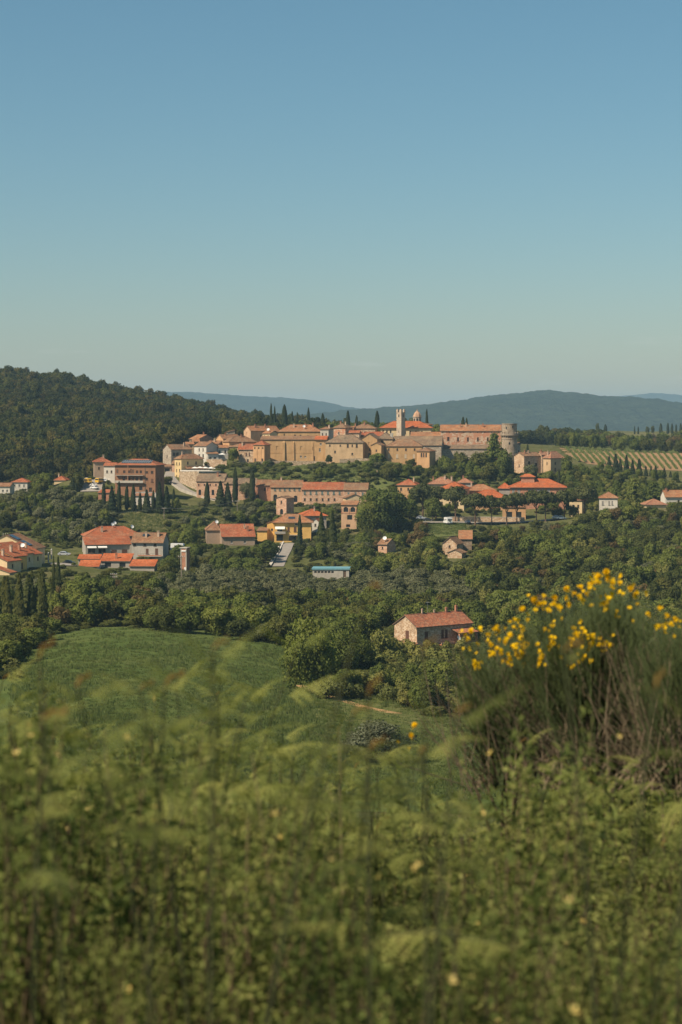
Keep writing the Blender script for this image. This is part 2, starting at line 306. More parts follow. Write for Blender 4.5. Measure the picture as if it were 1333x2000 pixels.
H('ridge_house', 'long house with a pink gable end, farthest left on the skyline', (491,545), 866, 840.5, 992, 7, 34, 'gx', 2.3, 'pink_plaster', 'tile_orange', f=[('w',1,.36,.36,3.2,.9,1.4)], le=[('n',1,.45,.45,4.6,1.2,1.4)], ch=[(.25,.35),(.6,.35)])
H('small_house', 'small cream house jutting from the skyline row, right of the pink gable', (513,528), 864, 846, 980, 7, -32, 'gx', 1.2, 'cream', 'tile_orange', f=[('w',2,.25,.75,2.6,.6,1.1)], key='dish')
H('long_building', 'long building with broad roof and chimneys behind the convent wing', (543,627), 866, 842, 988, 12, -4, 'hip', 3.3, 'ochre', 'tile_orange',
  f=[('w',1,.15,.15,3.9,.7,1.2),('w',1,.4,.4,2.7,1.2,1.9),('w',1,.53,.53,2.9,.9,1.6),('w',2,.7,.9,2.8,.8,1.4)], ch=[(.36,.3),(.62,.35),(.8,.3)], cat='building', key='dish')
H('small_house', 'slim plaster house with a tall chimney at the end of the convent roof', (626,642), 866, 837.5, 977, 6, -25, 'hip', 1.1, 'concrete', 'tile_brown', f=[('w',2,.28,.72,4.0,.7,1.3)], ch=[(.85,.4)])
H('stone_house', 'square stone house with a low hipped roof left of the bell tower', (652,675), 870, 834.5, 1002, 9, -26, 'hip', 2.0, 'stone_castle', 'tile_old', f=[('w',1,.45,.45,5.6,.9,1.5)], ch=[(.35,.4),(.7,.5)])
H('stone_house', 'wide low stone house with chimneys, next left of the cream palace', (688,733), 860, 836, 1014, 10, -8, 'hip', 2.2, 'stone_warm', 'tile_old', f=[('w',3,.2,.8,2.6,.7,1.0)], ch=[(.1,.4),(.5,.4)])
H('small_house', 'small dark-walled house with a red roof between the stone houses', (682,702), 868, 845, 989, 6, -10, 'gx', 1.1, 'stone_warm', 'tile_red', f=[('w',1,.5,.5,3,.7,1)])
H('low_house', 'low house whose red roof shows left of the ochre gable', (700,748), 872, 851, 994, 9, -4, 'gx', 2.0, 'ochre', 'tile_red', ch=[(.2,.4)])
H('long_house', 'ochre house with a wide hipped roof and small attic windows, mid village front', (636,709), 904, 863.5, 946, 12, -10, 'hip', 3.5, 'ochre_pale', 'tile_grey',
  f=[('w',2,.12,.4,8.2,.7,.9),('w',2,.6,.84,7.6,1.0,1.7),('w',1,.72,.72,8.0,.7,1.2),('w',1,.26,.26,4.9,.9,1.2),('w',1,.72,.72,3.9,.9,1.1)], ri=[('w',1,.5,.5,5,.8,1.2)])
H('gabled_house', 'tall ochre gabled house with an arched door at its foot', (705,737), 897, 857, 951, 17, -9, 'gy', 2.7, 'ochre', 'tile_grey',
  f=[('n',1,.5,.5,7.0,.8,1.6),('w',1,.55,.55,4.3,.8,1.3),('a',1,.52,.52,0.9,1.4,2.2)])
H('gabled_house', 'small gabled front wing at the foot of the tall ochre gabled house', (726,745), 892, 869, 945, 6, -20, 'gy', 1.2, 'ochre', 'tile_old', f=[('w',1,.5,.5,2.6,.7,1.0)])
H('ochre_house', 'ochre house with a dark grey roof behind the small gabled wing', (738,767), 890, 856, 965, 12, -6, 'hip', 3.0, 'ochre_pale', 'tile_grey', f=[('w',1,.3,.3,6.5,.8,1.2),('g',1,.3,.3,2.9,2.0,2.2)], key='dormer')
H('windowed_house', 'ochre house with two rows of four windows behind the corner turret', (755,824), 914, 870.5, 947, 11, -6, 'hip', 3.2, 'ochre', 'tile_old',
  f=[('w',4,.07,.80,8.6,.85,1.2),('s',4,.07,.78,4.9,1.0,2.0),('w',1,.29,.29,1.6,.6,.8)])
H('corner_turret', 'orange corner turret with a triple loggia window, right end of the front row', (815,839), 917, 880.5, 937, 8, -25, 'hip', 1.5, 'orange_plaster', 'tile_brown',
  f=[('g',3,.36,.74,6.0,.8,2.2)], cat='turret', key='loggia')
H('small_house', 'small stone house tucked between the dark gable and the white house', (404,428), 884, 866, 968, 7, -20, 'gx', 1.3, 'stone_warm', 'tile_brown', f=[('w',2,.3,.7,2.4,.7,1.1)], ch=[(.5,.3)])
H('small_house', 'small ochre house with tiled roof behind the round village tree', (446,468), 892, 872, 956, 7, -14, 'gx', 1.4, 'ochre_pale', 'tile_old', f=[('w',2,.3,.7,2.8,.7,1.1)], ch=[(.3,.3)])
H('small_house', 'small brick house low in the road bend left of the restaurant', (336,352), 926, 905, 944, 6, -10, 'gx', 1.3, 'brick_pink', 'tile_old', f=[('w',1,.5,.5,2.8,.8,1.2)])
H('small_house', 'stone house with low roof behind the square stone house', (664,690), 858, 838, 1012, 8, -12, 'gx', 1.5, 'stone_warm', 'tile_orange', f=[('w',2,.3,.7,3,.7,1.1)], ch=[(.4,.3)])
# --- palace, church, castle
H('palace', 'cream palace with bright red hipped roof behind the pale bell tower', (744,842), 860, 834, 1012, 13, -5, 'hip', 3.1, 'cream', 'tile_bright', f=[('a',3,.05,.20,3.5,.8,2.0),('a',3,.39,.59,3.1,.8,2.0),('w',2,.7,.82,3.4,.9,1.6)], cat='palace', o=0.9)
H('church', 'church with an octagonal lantern dome rising behind the red palace roof', (800,838), 850, 829, 1034, 12, -12, 'hip', 1.4, 'stone_warm', 'tile_brown', cat='church', key='cupola')
H('low_hall', 'low hall with a huge grey-brown roof below the palace', (768,862), 890, 869, 967, 17, -7, 'gx', 4.4, 'stone_grey', 'tile_grey', cat='building', ch=[(.1,.25)])
H('stone_wing', 'stone wing joining the castle, with one dark doorway', (803,862), 880, 851, 988, 9, -5, 'gx', 1.9, 'stone_castle', 'tile_orange', f=[('g',1,.2,.2,2.6,1.0,3.2),('w',1,.72,.72,3.4,1.2,1.7)], cat='building')
H('castle_hall', 'big stone castle hall with a long tiled roof left of the round tower', (861,979), 882, 841, 986, 12, -4, 'gx', 3.0, 'stone_castle', 'tile_orange',
  f=[('g',9,.04,.96,9.7,.5,.5),('w',1,.13,.13,5.6,1.2,2.0),('w',4,.29,.78,5.4,.95,2.0)], ch=[(.33,.3),(.42,.35),(.7,.3)], cat='castle')
H('castle_gallery', 'low stone gallery with a long lean-to roof below the castle hall', (832,952), 903, 876, 973, 7, -4, 'sf', 1.8, 'stone_grey', 'tile_grey', cat='building', f=[('w',3,.3,.8,3.0,.6,.8)])
H('brick_house', 'brick house in the shade of the round tower', (1023,1058), 928, 890, 957, 8, 33, 'gx', 1.7, 'stone_warm', 'tile_old', f=[('w',1,.72,.72,4.4,1.3,1.7),('g',1,.3,.3,4.6,1.4,2.4)], le=[('w',1,.5,.5,4,.8,1.4)], ch=[(.25,.35),(.5,.4)])
H('hip_roof_house', 'cream house with a pink hipped roof, last of the village before the vineyard', (1075,1103), 925, 893, 951, 5.5, 36, 'hip', 2.9, 'ochre_pale', 'tile_pink', f=[('w',1,.35,.35,4.5,.9,1.3),('w',1,.35,.35,1.2,1,1.7)], le=[('w',1,.5,.5,4.5,.7,1.3)], ch=[(.1,.5)])
H('narrow_house', 'narrow pale house squeezed behind the round tower', (1010,1017), 915, 867, 985, 5, 10, 'gx', 0.8, 'concrete', 'tile_old', f=[('w',1,.5,.5,8.5,.6,1)])
H('low_house', 'low dark-roofed house right at the foot of the round tower', (1011,1024), 918, 891, 964, 6, 14, 'gx', 1.0, 'stone_grey', 'tile_grey', f=[('g',1,.6,.6,3,1.2,1.6)])
H('narrow_house', 'narrow stone house between the brick house and the pink-roofed house', (1058,1073), 924, 888, 959, 7, 14, 'gx', 1.4, 'stone_warm', 'tile_pink', f=[('w',1,.4,.4,4.6,.8,1.2)], ch=[(.2,.4)])
# --- the row below the terraces
H('stone_barn', 'stone barn with dark grey roof at the bend of the village road', (384,438), 971, 939, 873, 10, -10, 'gx', 3.1, 'brick_pink', 'tile_grey', f=[('w',5,.08,.92,5.2,.7,.9),('a',3,.12,.6,0.9,1.3,2.6),('d',1,.8,.8,.8,1.2,2.2)], ch=[(.72,.3)], cat='barn')
H('row_house', 'grey-roofed row house behind the tall cypresses', (438,500), 975, 944, 870, 9, -4, 'gx', 2.2, 'brick_pink', 'tile_grey', f=[('w',4,.15,.85,4.2,.8,1.1),('a',2,.3,.7,.6,1.4,2.4)])
H('row_house', 'red brick row house at the left of the long terrace row', (500,529), 976, 947, 868, 9, -3, 'gx', 2.2, 'brick_red', 'tile_brown', f=[('w',1,.62,.62,4.2,.9,1.3),('n',2,.2,.85,4.0,.9,1.5),('a',1,.1,.1,.7,1.4,1.6)])
H('row_house', 'pink plastered row house with tall arched doorways', (529,590), 985, 951, 865, 11, -4, 'gx', 2.9, 'pink_plaster', 'tile_brown',
  f=[('s',6,.14,.92,6.3,.8,1.1),('a',1,.15,.15,1.1,1.8,3.4),('a',1,.5,.5,1.0,1.7,3.0),('a',1,.8,.8,1.0,1.7,3.0)], ch=[(.3,.5)])
H('row_house', 'brick row house with red roof and seven shuttered windows', (590,672), 984, 955.5, 862, 11, -5, 'gx', 3.0, 'brick_pink', 'tile_red',
  f=[('s',7,.07,.90,4.3,.9,1.4),('w',6,.07,.78,1.3,.9,1.2),('a',1,.36,.36,.8,1.6,2.0)])
H('row_house', 'right end row house with a mottled grey-brown roof beside the big tree', (672,718), 986, 956, 860, 11, -5, 'gx', 2.8, 'brick_pink', 'tile_old', f=[('s',3,.2,.8,4.3,.9,1.4)])
H('brick_tower_house', 'small square brick tower house with arched door below the row', (540,560), 1010, 972.5, 838, 6, -32, 'gy', 0.7, 'brick_pink', 'tile_old', f=[('w',1,.5,.5,5.9,.8,1.4),('a',1,.52,.52,1.2,1.6,2.4)], cat='tower')
H('gabled_house', 'brown-roofed gabled house right above the loggia house', (676,712), 1005, 972, 824, 9, 8, 'gy', 1.6, 'cream', 'tile_brown', f=[('w',1,.5,.5,5,.9,1.2)])
H('loggia_house', 'narrow pink house with a two-arched loggia under its roof', (667,697), 1036, 985.5, 813, 6, -10, 'sf', 1.4, 'pink_plaster', 'tile_orange', f=[('a',2,.3,.75,7.9,2.1,2.2),('g',1,.55,.55,4.6,2.2,2.0),('g',1,.45,.45,1.4,1.8,1.2)], key='column')
H('yellow_house', 'yellow house with white awning at the top of the steep drive', (536,608), 1058, 1018, 790, 10, 0, 'hip', 2.7, 'yellow', 'tile_orange',
  f=[('w',1,.60,.60,6.9,1.2,.8),('s',1,.39,.39,4.3,1.0,1.7),('s',1,.57,.57,4.2,1.2,1.9),('w',1,.15,.15,4.3,2.2,2.0),('g',1,.15,.15,.3,2.8,2.6),('g',1,.5,.5,.3,3.2,2.0)], key='awning', o=1.0)
H('yellow_wing', 'tall left wing of the yellow house, with a small round window', (522,536), 1058, 1021, 793, 8, -6, 'sl', 1.0, 'yellow', 'tile_brown', f=[('w',1,.7,.7,4.6,.9,.9)], cat='house')
H('yellow_wing', 'lowest yellow wing with a stepped roof left of the drive', (503,522), 1058, 1036, 789, 6, -6, 'sf', 0.9, 'yellow', 'tile_brown', cat='house')
H('red_roof_house', 'house with a bright orange-red hipped roof behind the yellow house', (590,638), 1034, 1006, 815, 12, 8, 'hip', 2.3, 'grey_plaster', 'tile_bright', f=[('w',4,.1,.85,3.4,.8,1.3)], ch=[(.55,.3)], o=0.7)
H('white_annex', 'small white annex with red roof between the yellow and the red-roofed house', (610,623), 1040, 1018, 803, 5, -14, 'gy', 1.2, 'white', 'tile_red', f=[('w',1,.5,.5,2.5,.8,1.2)])
H('farm_house', 'brown house with a huge sloping red roof above the chestnut trees', (434,498), 1066, 1046.5, 767, 17, 8, 'gx', 4.3, 'brown_grey', 'tile_red', f=[('w',2,.3,.7,1.0,.9,1.2)], ch=[(.72,.3),(.8,.2)], o=0.7)
H('farm_wing', 'left wing of the brown house, with a lower dark red roof', (404,437), 1062, 1034, 776, 12, 6, 'hip', 2.9, 'brown_grey', 'tile_brown', key='dish', cat='house')
# --- left side
H('apartment_block', 'brown apartment block with solar panels on its roof and long balconies', (224,305), 972, 907, 858, 12, -14, 'hip', 2.3, 'brown_plaster', 'tile_red',
  f=[('w',2,.23,.34,11.0,1.1,1.3),('d',1,.06,.06,10.6,.9,2.1),('d',1,.45,.45,10.6,.9,2.1),('w',2,.55,.64,11.0,1.1,1.3),('w',1,.92,.92,10.9,1.2,1.3),('w',1,.79,.79,11.1,1.1,.9),
     ('w',2,.22,.34,7.6,1.3,1.8),('d',1,.45,.45,7.3,.9,2.1),('w',2,.54,.65,7.6,1.3,1.8),('w',1,.79,.79,7.9,1.1,1.1),('s',1,.92,.92,7.2,1.1,1.4),
     ('g',1,.64,.64,3.4,1.6,1.8),('w',1,.88,.88,2.8,1.4,1.8)], ri=[('w',2,.3,.7,7.6,1,1.3)], key='apartment', cat='apartment block', o=0.8)
H('brown_house', 'grey-brown house with red hipped roof left of the apartment block', (185,215), 936, 901, 882, 9, 10, 'hip', 1.8, 'brown_grey', 'tile_red', f=[('w',2,.3,.7,4.5,.8,1.2)], ch=[(.6,.4)], o=0.6)
H('white_annex', 'small pale annex with red roof against the apartment block', (203,225), 934, 909, 874, 6, -10, 'gx', 1.2, 'white', 'tile_red', f=[('w',2,.3,.7,2.4,.8,1.2)])
H('low_outhouse', 'terracotta low outhouse below the parked yellow vans', (192,216), 978, 962, 838, 7, -6, 'sf', 1.1, 'brick_red', 'tile_red', f=[('g',1,.5,.5,.4,1.6,1.9)], cat='outhouse')
H('low_outhouse', 'low pale outhouse in front of the apartment block', (262,296), 984, 968, 835, 6, -6, 'sf', 0.8, 'white', 'tile_pink', f=[('w',2,.3,.7,1.1,.8,1.2)], cat='outhouse')
H('white_house', 'white house with red hipped roof among the trees at the left edge', (23,54), 958, 941, 906, 9, -6, 'hip', 1.7, 'white', 'tile_red', f=[('w',3,.2,.8,1.6,.9,1.3)])
H('white_house', 'white house cut by the left edge of the picture, upper one', (-14,20), 968, 949.5, 892, 8, -6, 'gx', 1.4, 'white', 'tile_brown', f=[('w',2,.6,.85,1.6,.9,1.2)])
H('hidden_house', 'red roof with chimney peeping from the trees below the wooded hill', (106,128), 950, 937, 916, 8, -8, 'hip', 1.7, 'cream', 'tile_red', ch=[(.25,.4)])
H('house', 'house with wide red hipped roof and dishes above the awnings', (170,276), 1083, 1045.5, 704, 12, 14, 'hip', 3.0, 'grey_plaster', 'tile_red', f=[('w',3,.1,.5,5.4,.9,1.0)], key='dish2', ch=[(.3,.2)], o=0.6)
H('house_wing', 'front wing with a plain red lean-to roof and two white awnings', (169,256), 1087, 1062.5, 693, 8, 14, 'sf', 2.2, 'grey_plaster', 'tile_red', f=[('w',2,.13,.36,1.4,2.6,1.7),('w',1,.4,.4,4.2,.8,.5),('s',2,.62,.85,.6,2.0,1.9)], key='awnings', cat='house', o=0.6)
H('house', 'house with brown corrugated roof and shuttered balcony door', (257,319), 1093, 1057.5, 689, 9, -8, 'gx', 2.9, 'concrete', 'tile_brown', f=[('w',3,.1,.75,4.9,1.0,1.0),('s',1,.5,.5,2.2,1.0,1.8),('s',1,.8,.8,1.6,1.1,2.5)], ch=[(.42,.25),(.8,.3)], key='balcony', o=0.7)
H('garage', 'upper left red-roofed garage below the house with awnings', (153,195), 1100, 1091, 673, 5, 0, 'sf', 1.1, 'grey_plaster', 'tile_bright', f=[('g',2,.25,.75,.1,2.2,1.2)], cat='garage')
H('garage', 'lower left red-roofed garage nearest the trees', (155,193), 1116, 1106, 662, 6, 0, 'sf', 1.7, 'white', 'tile_bright', f=[('g',2,.25,.75,.1,2.2,1.4)], cat='garage')
H('garage', 'wide red-roofed garage with a chimney below the house with awnings', (197,254), 1108, 1095, 669, 7, -4, 'sf', 2.0, 'grey_plaster', 'tile_bright', f=[('g',2,.25,.75,.1,2.2,1.6)], ch=[(.5,.3)], cat='garage')
H('garage', 'right red-roofed garage below the shuttered balcony', (254,302), 1116, 1105, 663, 6, -4, 'sf', 1.7, 'grey_plaster', 'tile_bright', cat='garage')
H('solar_roof_house', 'large house at the left edge with solar panels on its sloping roof', (-43,66), 1110, 1071, 641, 13, -9, 'gy', 4.6, 'cream', 'tile_brown', f=[('w',1,.52,.52,7.4,.9,.6),('w',3,.3,.8,3.6,.9,1.2)], key='solar_slope', o=0.5)
H('terraced_house', 'terraced house highest in the stepped row, with a white dish on its roof', (15,58), 1110, 1082, 631, 8, -24, 'sr', 3.3, 'restaurant_yellow', 'tile_red', f=[('w',2,.6,.85,3.2,.8,1.2)], ri=[('w',2,.3,.7,2.4,.9,1.3)], ch=[(.6,.4)], key='dish')
H('terraced_house', 'second highest terraced house of the stepped row', (-3,41), 1112, 1081, 625, 8, -24, 'sr', 3.3, 'cream', 'tile_red', ri=[('w',2,.3,.7,2.4,.9,1.3)], ch=[(.7,.4)])
H('terraced_house', 'third terraced house of the stepped row, with a pale door', (-14,28), 1116, 1086, 619, 8, -24, 'sr', 3.0, 'yellow', 'tile_red', ri=[('w',1,.3,.3,2.4,.9,1.3),('d',1,.65,.65,.4,1,2.2)], ch=[(.6,.4)])
H('terraced_house', 'lowest terraced house of the stepped row at the left edge', (-26,16), 1121, 1095, 613, 8, -24, 'sr', 2.8, 'cream', 'tile_red', ri=[('w',1,.4,.4,1.8,.9,1.3)], ch=[(.5,.4)])
H('porch_shed', 'small red porch roof in front of the lowest terraced house', (-12,20), 1124, 1117.5, 607, 4, -20, 'sr', 1.5, 'cream', 'tile_red', cat='shed')
H('brick_cabin', 'tall slim red brick transformer cabin with pale corners', (353,365), 1120, 1071, 661, 2.8, -18, 'flat', 0.3, 'brick_red', 'concrete', key='cabin', cat='cabin')
# --- right side
H('orange_house', 'orange house with red hipped roof right of the big round tree', (777,812), 972, 946, 864, 9, -15, 'hip', 2.3, 'orange_plaster', 'tile_red', f=[('w',2,.2,.6,3.2,.9,1.3)], ch=[(.8,.4)], o=0.6)
H('suburb_house', 'house with jumbled pink hipped roofs and several chimneys', (838,888), 964, 944, 876, 10, -8, 'hip', 2.8, 'cream', 'tile_pink', ch=[(.15,.3),(.6,.3),(.85,.5)], o=0.6)
H('suburb_house', 'small house with a pink hipped roof below the castle trees', (893,921), 962, 941.5, 884, 8, -8, 'hip', 1.8, 'grey_plaster', 'tile_pink', ch=[(.4,.4)], o=0.6)
H('cream_house', 'cream house with bright red roof between two umbrella pines', (859,906), 994, 953.5, 848, 13, -15, 'hip', 2.7, 'cream', 'tile_bright', f=[('w',3,.1,.75,5.0,.9,1.6),('w',3,.1,.75,1.6,.9,1.6)], o=0.7)
H('suburb_house', 'house with a long brown hipped roof behind the bright red roof', (909,968), 975, 957, 861, 11, -5, 'hip', 2.4, 'orange_plaster', 'tile_orange', ch=[(.2,.4)], o=0.6)
H('suburb_house', 'house with the long bright red roof just above the umbrella pines', (921,990), 1000, 970.5, 849, 12, -3, 'hip', 2.9, 'orange_plaster', 'tile_bright', f=[('w',4,.1,.9,3,.9,1.4)], o=0.7)
H('suburb_house', 'small bright red roofed house left of the red brick school', (975,998), 968, 952.5, 869, 8, -5, 'hip', 2.1, 'grey_plaster', 'tile_bright', o=0.5)
H('school', 'red brick school with a long bright roof and a roof lantern', (997,1104), 990, 950.5, 847, 15, -6, 'hip', 3.3, 'brick_red', 'tile_bright', f=[('s',2,.06,.16,6.0,1.2,2.4),('s',3,.36,.52,6.0,1.6,2.0),('s',2,.6,.7,6.0,1.3,2.2),('w',5,.1,.9,2.0,1.4,1.8)], key='lantern', cat='school', ch=[(.4,.3)], o=0.8)
H('grey_house', 'pale grey house with red roof standing alone at the edge of the wood', (1171,1206), 1004, 971.5, 836, 8, -9, 'hip', 2.3, 'white', 'tile_orange', f=[('s',1,.2,.2,4.1,.9,1.6),('s',2,.55,.72,4.1,.7,1.7),('s',2,.25,.7,.9,.9,1.6)], o=0.5)
H('cream_house', 'cream house half hidden behind the rightmost umbrella pine', (1113,1137), 1010, 976, 830, 7, -14, 'hip', 1.6, 'cream', 'tile_orange', f=[('w',2,.3,.7,4.0,.9,1.4),('w',2,.3,.7,1.0,.9,1.6)])
H('edge_house', 'low red-roofed house among cedars near the right edge', (1263,1302), 994, 984.5, 803, 9, 6, 'hip', 2.0, 'cream', 'tile_pink', o=0.6)
H('edge_house', 'white house with red roof cut by the right edge of the picture', (1300,1352), 988, 969.5, 818, 9, 4, 'gx', 2.5, 'white', 'tile_orange', f=[('w',2,.5,.8,1.3,.9,1.2)], ch=[(.1,.4)], o=0.6)
H('stone_farm', 'pale stone farm building with a lit gable in the wood', (865,892), 1080, 1061, 692, 8, -20, 'gy', 2.2, 'stone_warm', 'tile_old', f=[('w',1,.5,.5,1.8,.7,1.0)], cat='farm building')
H('stone_farm', 'lowest gabled lean-to of the stone farm in the wood', (875,902), 1092, 1079, 684, 6, -20, 'gy', 1.1, 'stone_warm', 'tile_old', cat='farm building')
H('stone_farm', 'upper orange-roofed barn of the stone farm in the wood', (897,922), 1074, 1052, 701, 7, -4, 'sf', 2.6, 'stone_dark', 'tile_orange', cat='farm building')
H('stone_hut', 'little stone hut with dark roof and a white dish below the big tree', (739,756), 1080, 1062, 707, 6.5, -32, 'gx', 1.7, 'brick_pink', 'tile_old', f=[('w',1,.5,.5,1.4,.7,.9)], key='dish', cat='hut')
H('orange_outbuilding', 'orange single-storey building behind the umbrella pines and stone wall', (982,1027), 1014, 990, 826, 7, -6, 'gx', 1.2, 'orange_plaster', 'tile_brown', f=[('g',2,.3,.7,.4,2.4,2.8)], cat='house')
H('flat_roof_depot', 'long low concrete depot with teal roof edge below the drive', (611,682), 1131, 1112.5, 667, 8, -3, 'flat', 0.5, 'concrete', 'teal_metal', f=[('g',6,.08,.55,2.1,.9,.7),('d',1,.88,.88,.7,1.0,2.2),('w',1,.03,.03,.7,.7,2.2)], cat='depot')
# --- the farmhouse on the near slope
H('farmhouse', 'lone stone farmhouse with weathered red roof and brick porch on the near slope', (813,925), 1268, 1219.5, 444, 8.4, 37, 'gx', 2.35, 'farm_stone', 'tile_farm',
  f=[('s',1,.17,.17,2.6,1.1,1.9),('s',2,.46,.53,2.7,.75,1.9)], le=[('s',1,.58,.58,2.7,1.3,1.9)], key='farmhouse', cat='farmhouse', o=0.35)

CP = []      # extra ground control points (px, py, Y)
ROAD = [(338,902,952),(333,914,940),(331,928,925),(338,942,910),(356,954,897),(385,966,884),(420,977,872),(462,984,864)]
CP += ROAD
CP += [(566,1060,778),(556,1080,745),(543,1104,708), (125,1090,655),(860,1020,815),(940,1021,815),(1020,1020,812),(1090,1012,818),(186,955,868),(170,958,868)]
CP += [(240,1000,828),(290,1002,826),(330,1000,830),(405,989,845),(445,990,845),(470,987,848)]
CP += [(560,920,915),(640,925,905),(700,927,905),(600,908,936),(760,918,925),(380,918,927),(420,917,930)]
# ------------------------------------------------------------------ terrain
PXC = np.array([-400, 0, 200, 400, 667, 900, 1100, 1333, 1733], float)
NEAR = {-40: 0.8, 0: -1.6, 2: -1.75, 5: -2.1, 8: -2.7, 12: -3.4, 15: -4.5, 20: -7.0, 60: -20, 120: -33, 190: -42}
FAR = {
 250: [1490,1490,1480,1500,1520,1530,1530,1530,1530], 300: [1405,1400,1375,1405,1440,1450,1450,1450,1450],
 350: [1335,1325,1295,1330,1385,1396,1396,1396,1396], 400: [1275,1268,1242,1262,1318,1335,1335,1335,1335],
 440: [1246,1244,1226,1236,1272,1290,1290,1292,1292], 480: [1222,1222,1204,1214,1248,1260,1258,1262,1262], 540: [1180,1177,1165,1172,1205,1212,1205,1210,1210],
 620: [1125,1124,1124,1137,1152,1157,1150,1155,1155], 700: [1085,1087,1086,1098,1110,1105,1095,1100,1100],
 780: [1035,1040,1045,1050,1060,1045,1040,1050,1050], 830: [985,990,1000,1008,1018,1015,1015,1020,1020],
 870: [950,957,967,980,980,1000,1003,1005,1005], 920: [930,937,945,946,928,960,980,985,985],
 960: [915,922,930,915,900,925,945,955,955], 1000: [895,905,915,893,872,895,925,938,938],
 1060: [870,882,895,874,856,864,905,921,922], 1190: [822,835,855,858,850,852,880,888,890],
 1250: [800,815,835,850,852,855,877,882,884], 1400: [765,778,800,835,860,865,872,873,873],
 1550: [738,748,772,822,862,868,868,866,864], 1650: [724,738,762,815,862,866,862,858,856],
 1900: [725,735,768,812,856,858,850,844,842], 2300: [760,770,790,820,850,852,845,842,841],
 3500: [850]*9, 6000: [848]*9, 20000: [842]*9, 40000: [838]*9}
tabY = np.array(list(NEAR.keys()) + list(FAR.keys()), float)
tabZ = np.array([[z]*9 for z in NEAR.values()] + [[-(p-HY)/F*Y for p in ps] for Y, ps in FAR.items()])
YS = np.concatenate([np.linspace(-40, 0, 9), np.linspace(1, 20, 16), np.geomspace(22, 200, 30), np.linspace(206, 480, 60), np.linspace(486, 1300, 140),
                     np.geomspace(1312, 2600, 50), np.geomspace(2700, 40000, 40)])
PXF = np.arange(-1500, 2840, 14.0)
Z0 = np.empty((len(YS), len(PXC)))
for j in range(len(PXC)): Z0[:, j] = np.interp(YS, tabY, tabZ[:, j])
ZF = np.empty((len(YS), len(PXF)))
for i in range(len(YS)): ZF[i] = np.interp(PXF, PXC, Z0[i])
for _ in range(5):      # soften the facets of the table
    a = np.pad(ZF, ((0, 0), (6, 6)), 'edge'); c = np.cumsum(np.pad(a, ((0, 0), (1, 0))), axis=1)
    ZF = (c[:, 13:] - c[:, :-13])/13
for _ in range(3):
    a = ZF.copy(); far = YS > 215
    a[1:-1] = (ZF[:-2] + 2*ZF[1:-1] + ZF[2:])/4
    ZF[far] = a[far]

YL = YS.tolist(); X0 = float(PXF[0]); NX = len(PXF)
def _grid(x, y):
    i = min(max(bisect.bisect_left(YL, y) - 1, 0), len(YL)-2); t = (y-YL[i])/(YL[i+1]-YL[i]); t = min(max(t, 0), 1)
    px = x/max(y, 30.0)*F + CX
    g = (px-X0)/14.0; g = min(max(g, 0), NX-1.001); j = int(g); s = g-j
    return i, t, j, s

def height(x, y):
    i, t, j, s = _grid(x, y)
    return CZ + (ZF[i, j]*(1-s)+ZF[i, j+1]*s)*(1-t) + (ZF[i+1, j]*(1-s)+ZF[i+1, j+1]*s)*t

# small undulations
for i, Y in enumerate(YS):
    if Y > 230:
        amp = 0.5 if Y < 1200 else min(3.0, 0.5+(Y-1200)/400)
        for j, px in enumerate(PXF):
            X = (px-CX)/F*Y
            ZF[i, j] += amp*mnoise.noise((X*0.02, Y*0.02, 3.1)) + amp*0.4*mnoise.noise((X*0.07, Y*0.07, 9.1))
# pull the ground to the foot of every building and to the road points
ctl = []
for b in BL:
    c = P((b['px'][0]+b['px'][1])/2, b['b'], b['Y']); r = R(b['r']); W = (b['px'][1]-b['px'][0])*b['Y']/F/math.cos(r)
    b['c'], b['W'], b['z'] = c, W, c.z
    for fx, fy in ((-.5, 0), (.5, 0), (0, 0), (-.5, 1), (.5, 1), (0, 1)):
        lx, ly = fx*W, fy*b['D']
        ctl.append((c.x+lx*math.cos(r)-ly*math.sin(r), c.y+lx*math.sin(r)+ly*math.cos(r), c.z+0.15))
for px, py, Y in CP:
    p = P(px, py, Y); ctl.append((p.x, p.y, p.z)); ctl.append((p.x, p.y, p.z))
ctl = np.array(ctl)
delta = np.array([z-height(x, y) for x, y, z in ctl])
for it in range(3):
    num = np.zeros_like(ZF); den = np.full_like(ZF, 0.06)
    XX = (PXF[None, :]-CX)/F*np.maximum(YS[:, None], 30); YY = np.repeat(YS[:, None], len(PXF), 1)
    sg = (16.0, 11.0, 8.0)[it]
    for (x, y, z), d in zip(ctl, delta):
        i0, i1 = np.searchsorted(YS, [y-3*sg, y+3*sg])
        if i1 <= i0: continue
        w = np.exp(-((XX[i0:i1]-x)**2 + (YY[i0:i1]-y)**2)/(2*sg*sg))
        num[i0:i1] += w*d; den[i0:i1] += w
    ZF += num/den
    delta = np.array([z-height(x, y) for x, y, z in ctl])
print('terrain residual', np.abs(delta).mean(), np.abs(delta).max())

PYG = HY - ZF/np.maximum(YS[:, None], 1.0)*F       # row at which each ground point appears
def ground_at(px, py, y0=230, y1=2300):
    """where the ray through a photo pixel first meets the ground"""
    g = min(max((px-PXF[0])/14.0, 0), len(PXF)-1.001); j = int(g); s = g-j
    i0, i1 = bisect.bisect_left(YL, y0), bisect.bisect_left(YL, y1)
    col = PYG[i0:i1, j]*(1-s)+PYG[i0:i1, j+1]*s; hit = np.nonzero(col <= py)[0]
    if len(hit) == 0: return None
    k = int(hit[0])
    if k == 0: Y = YL[i0]
    else:
        t = (col[k-1]-py)/max(col[k-1]-col[k], 1e-6); Y = YL[i0+k-1]*(1-t)+YL[i0+k]*t
    p = P(px, py, Y); p.z = height(p.x, p.y); return p

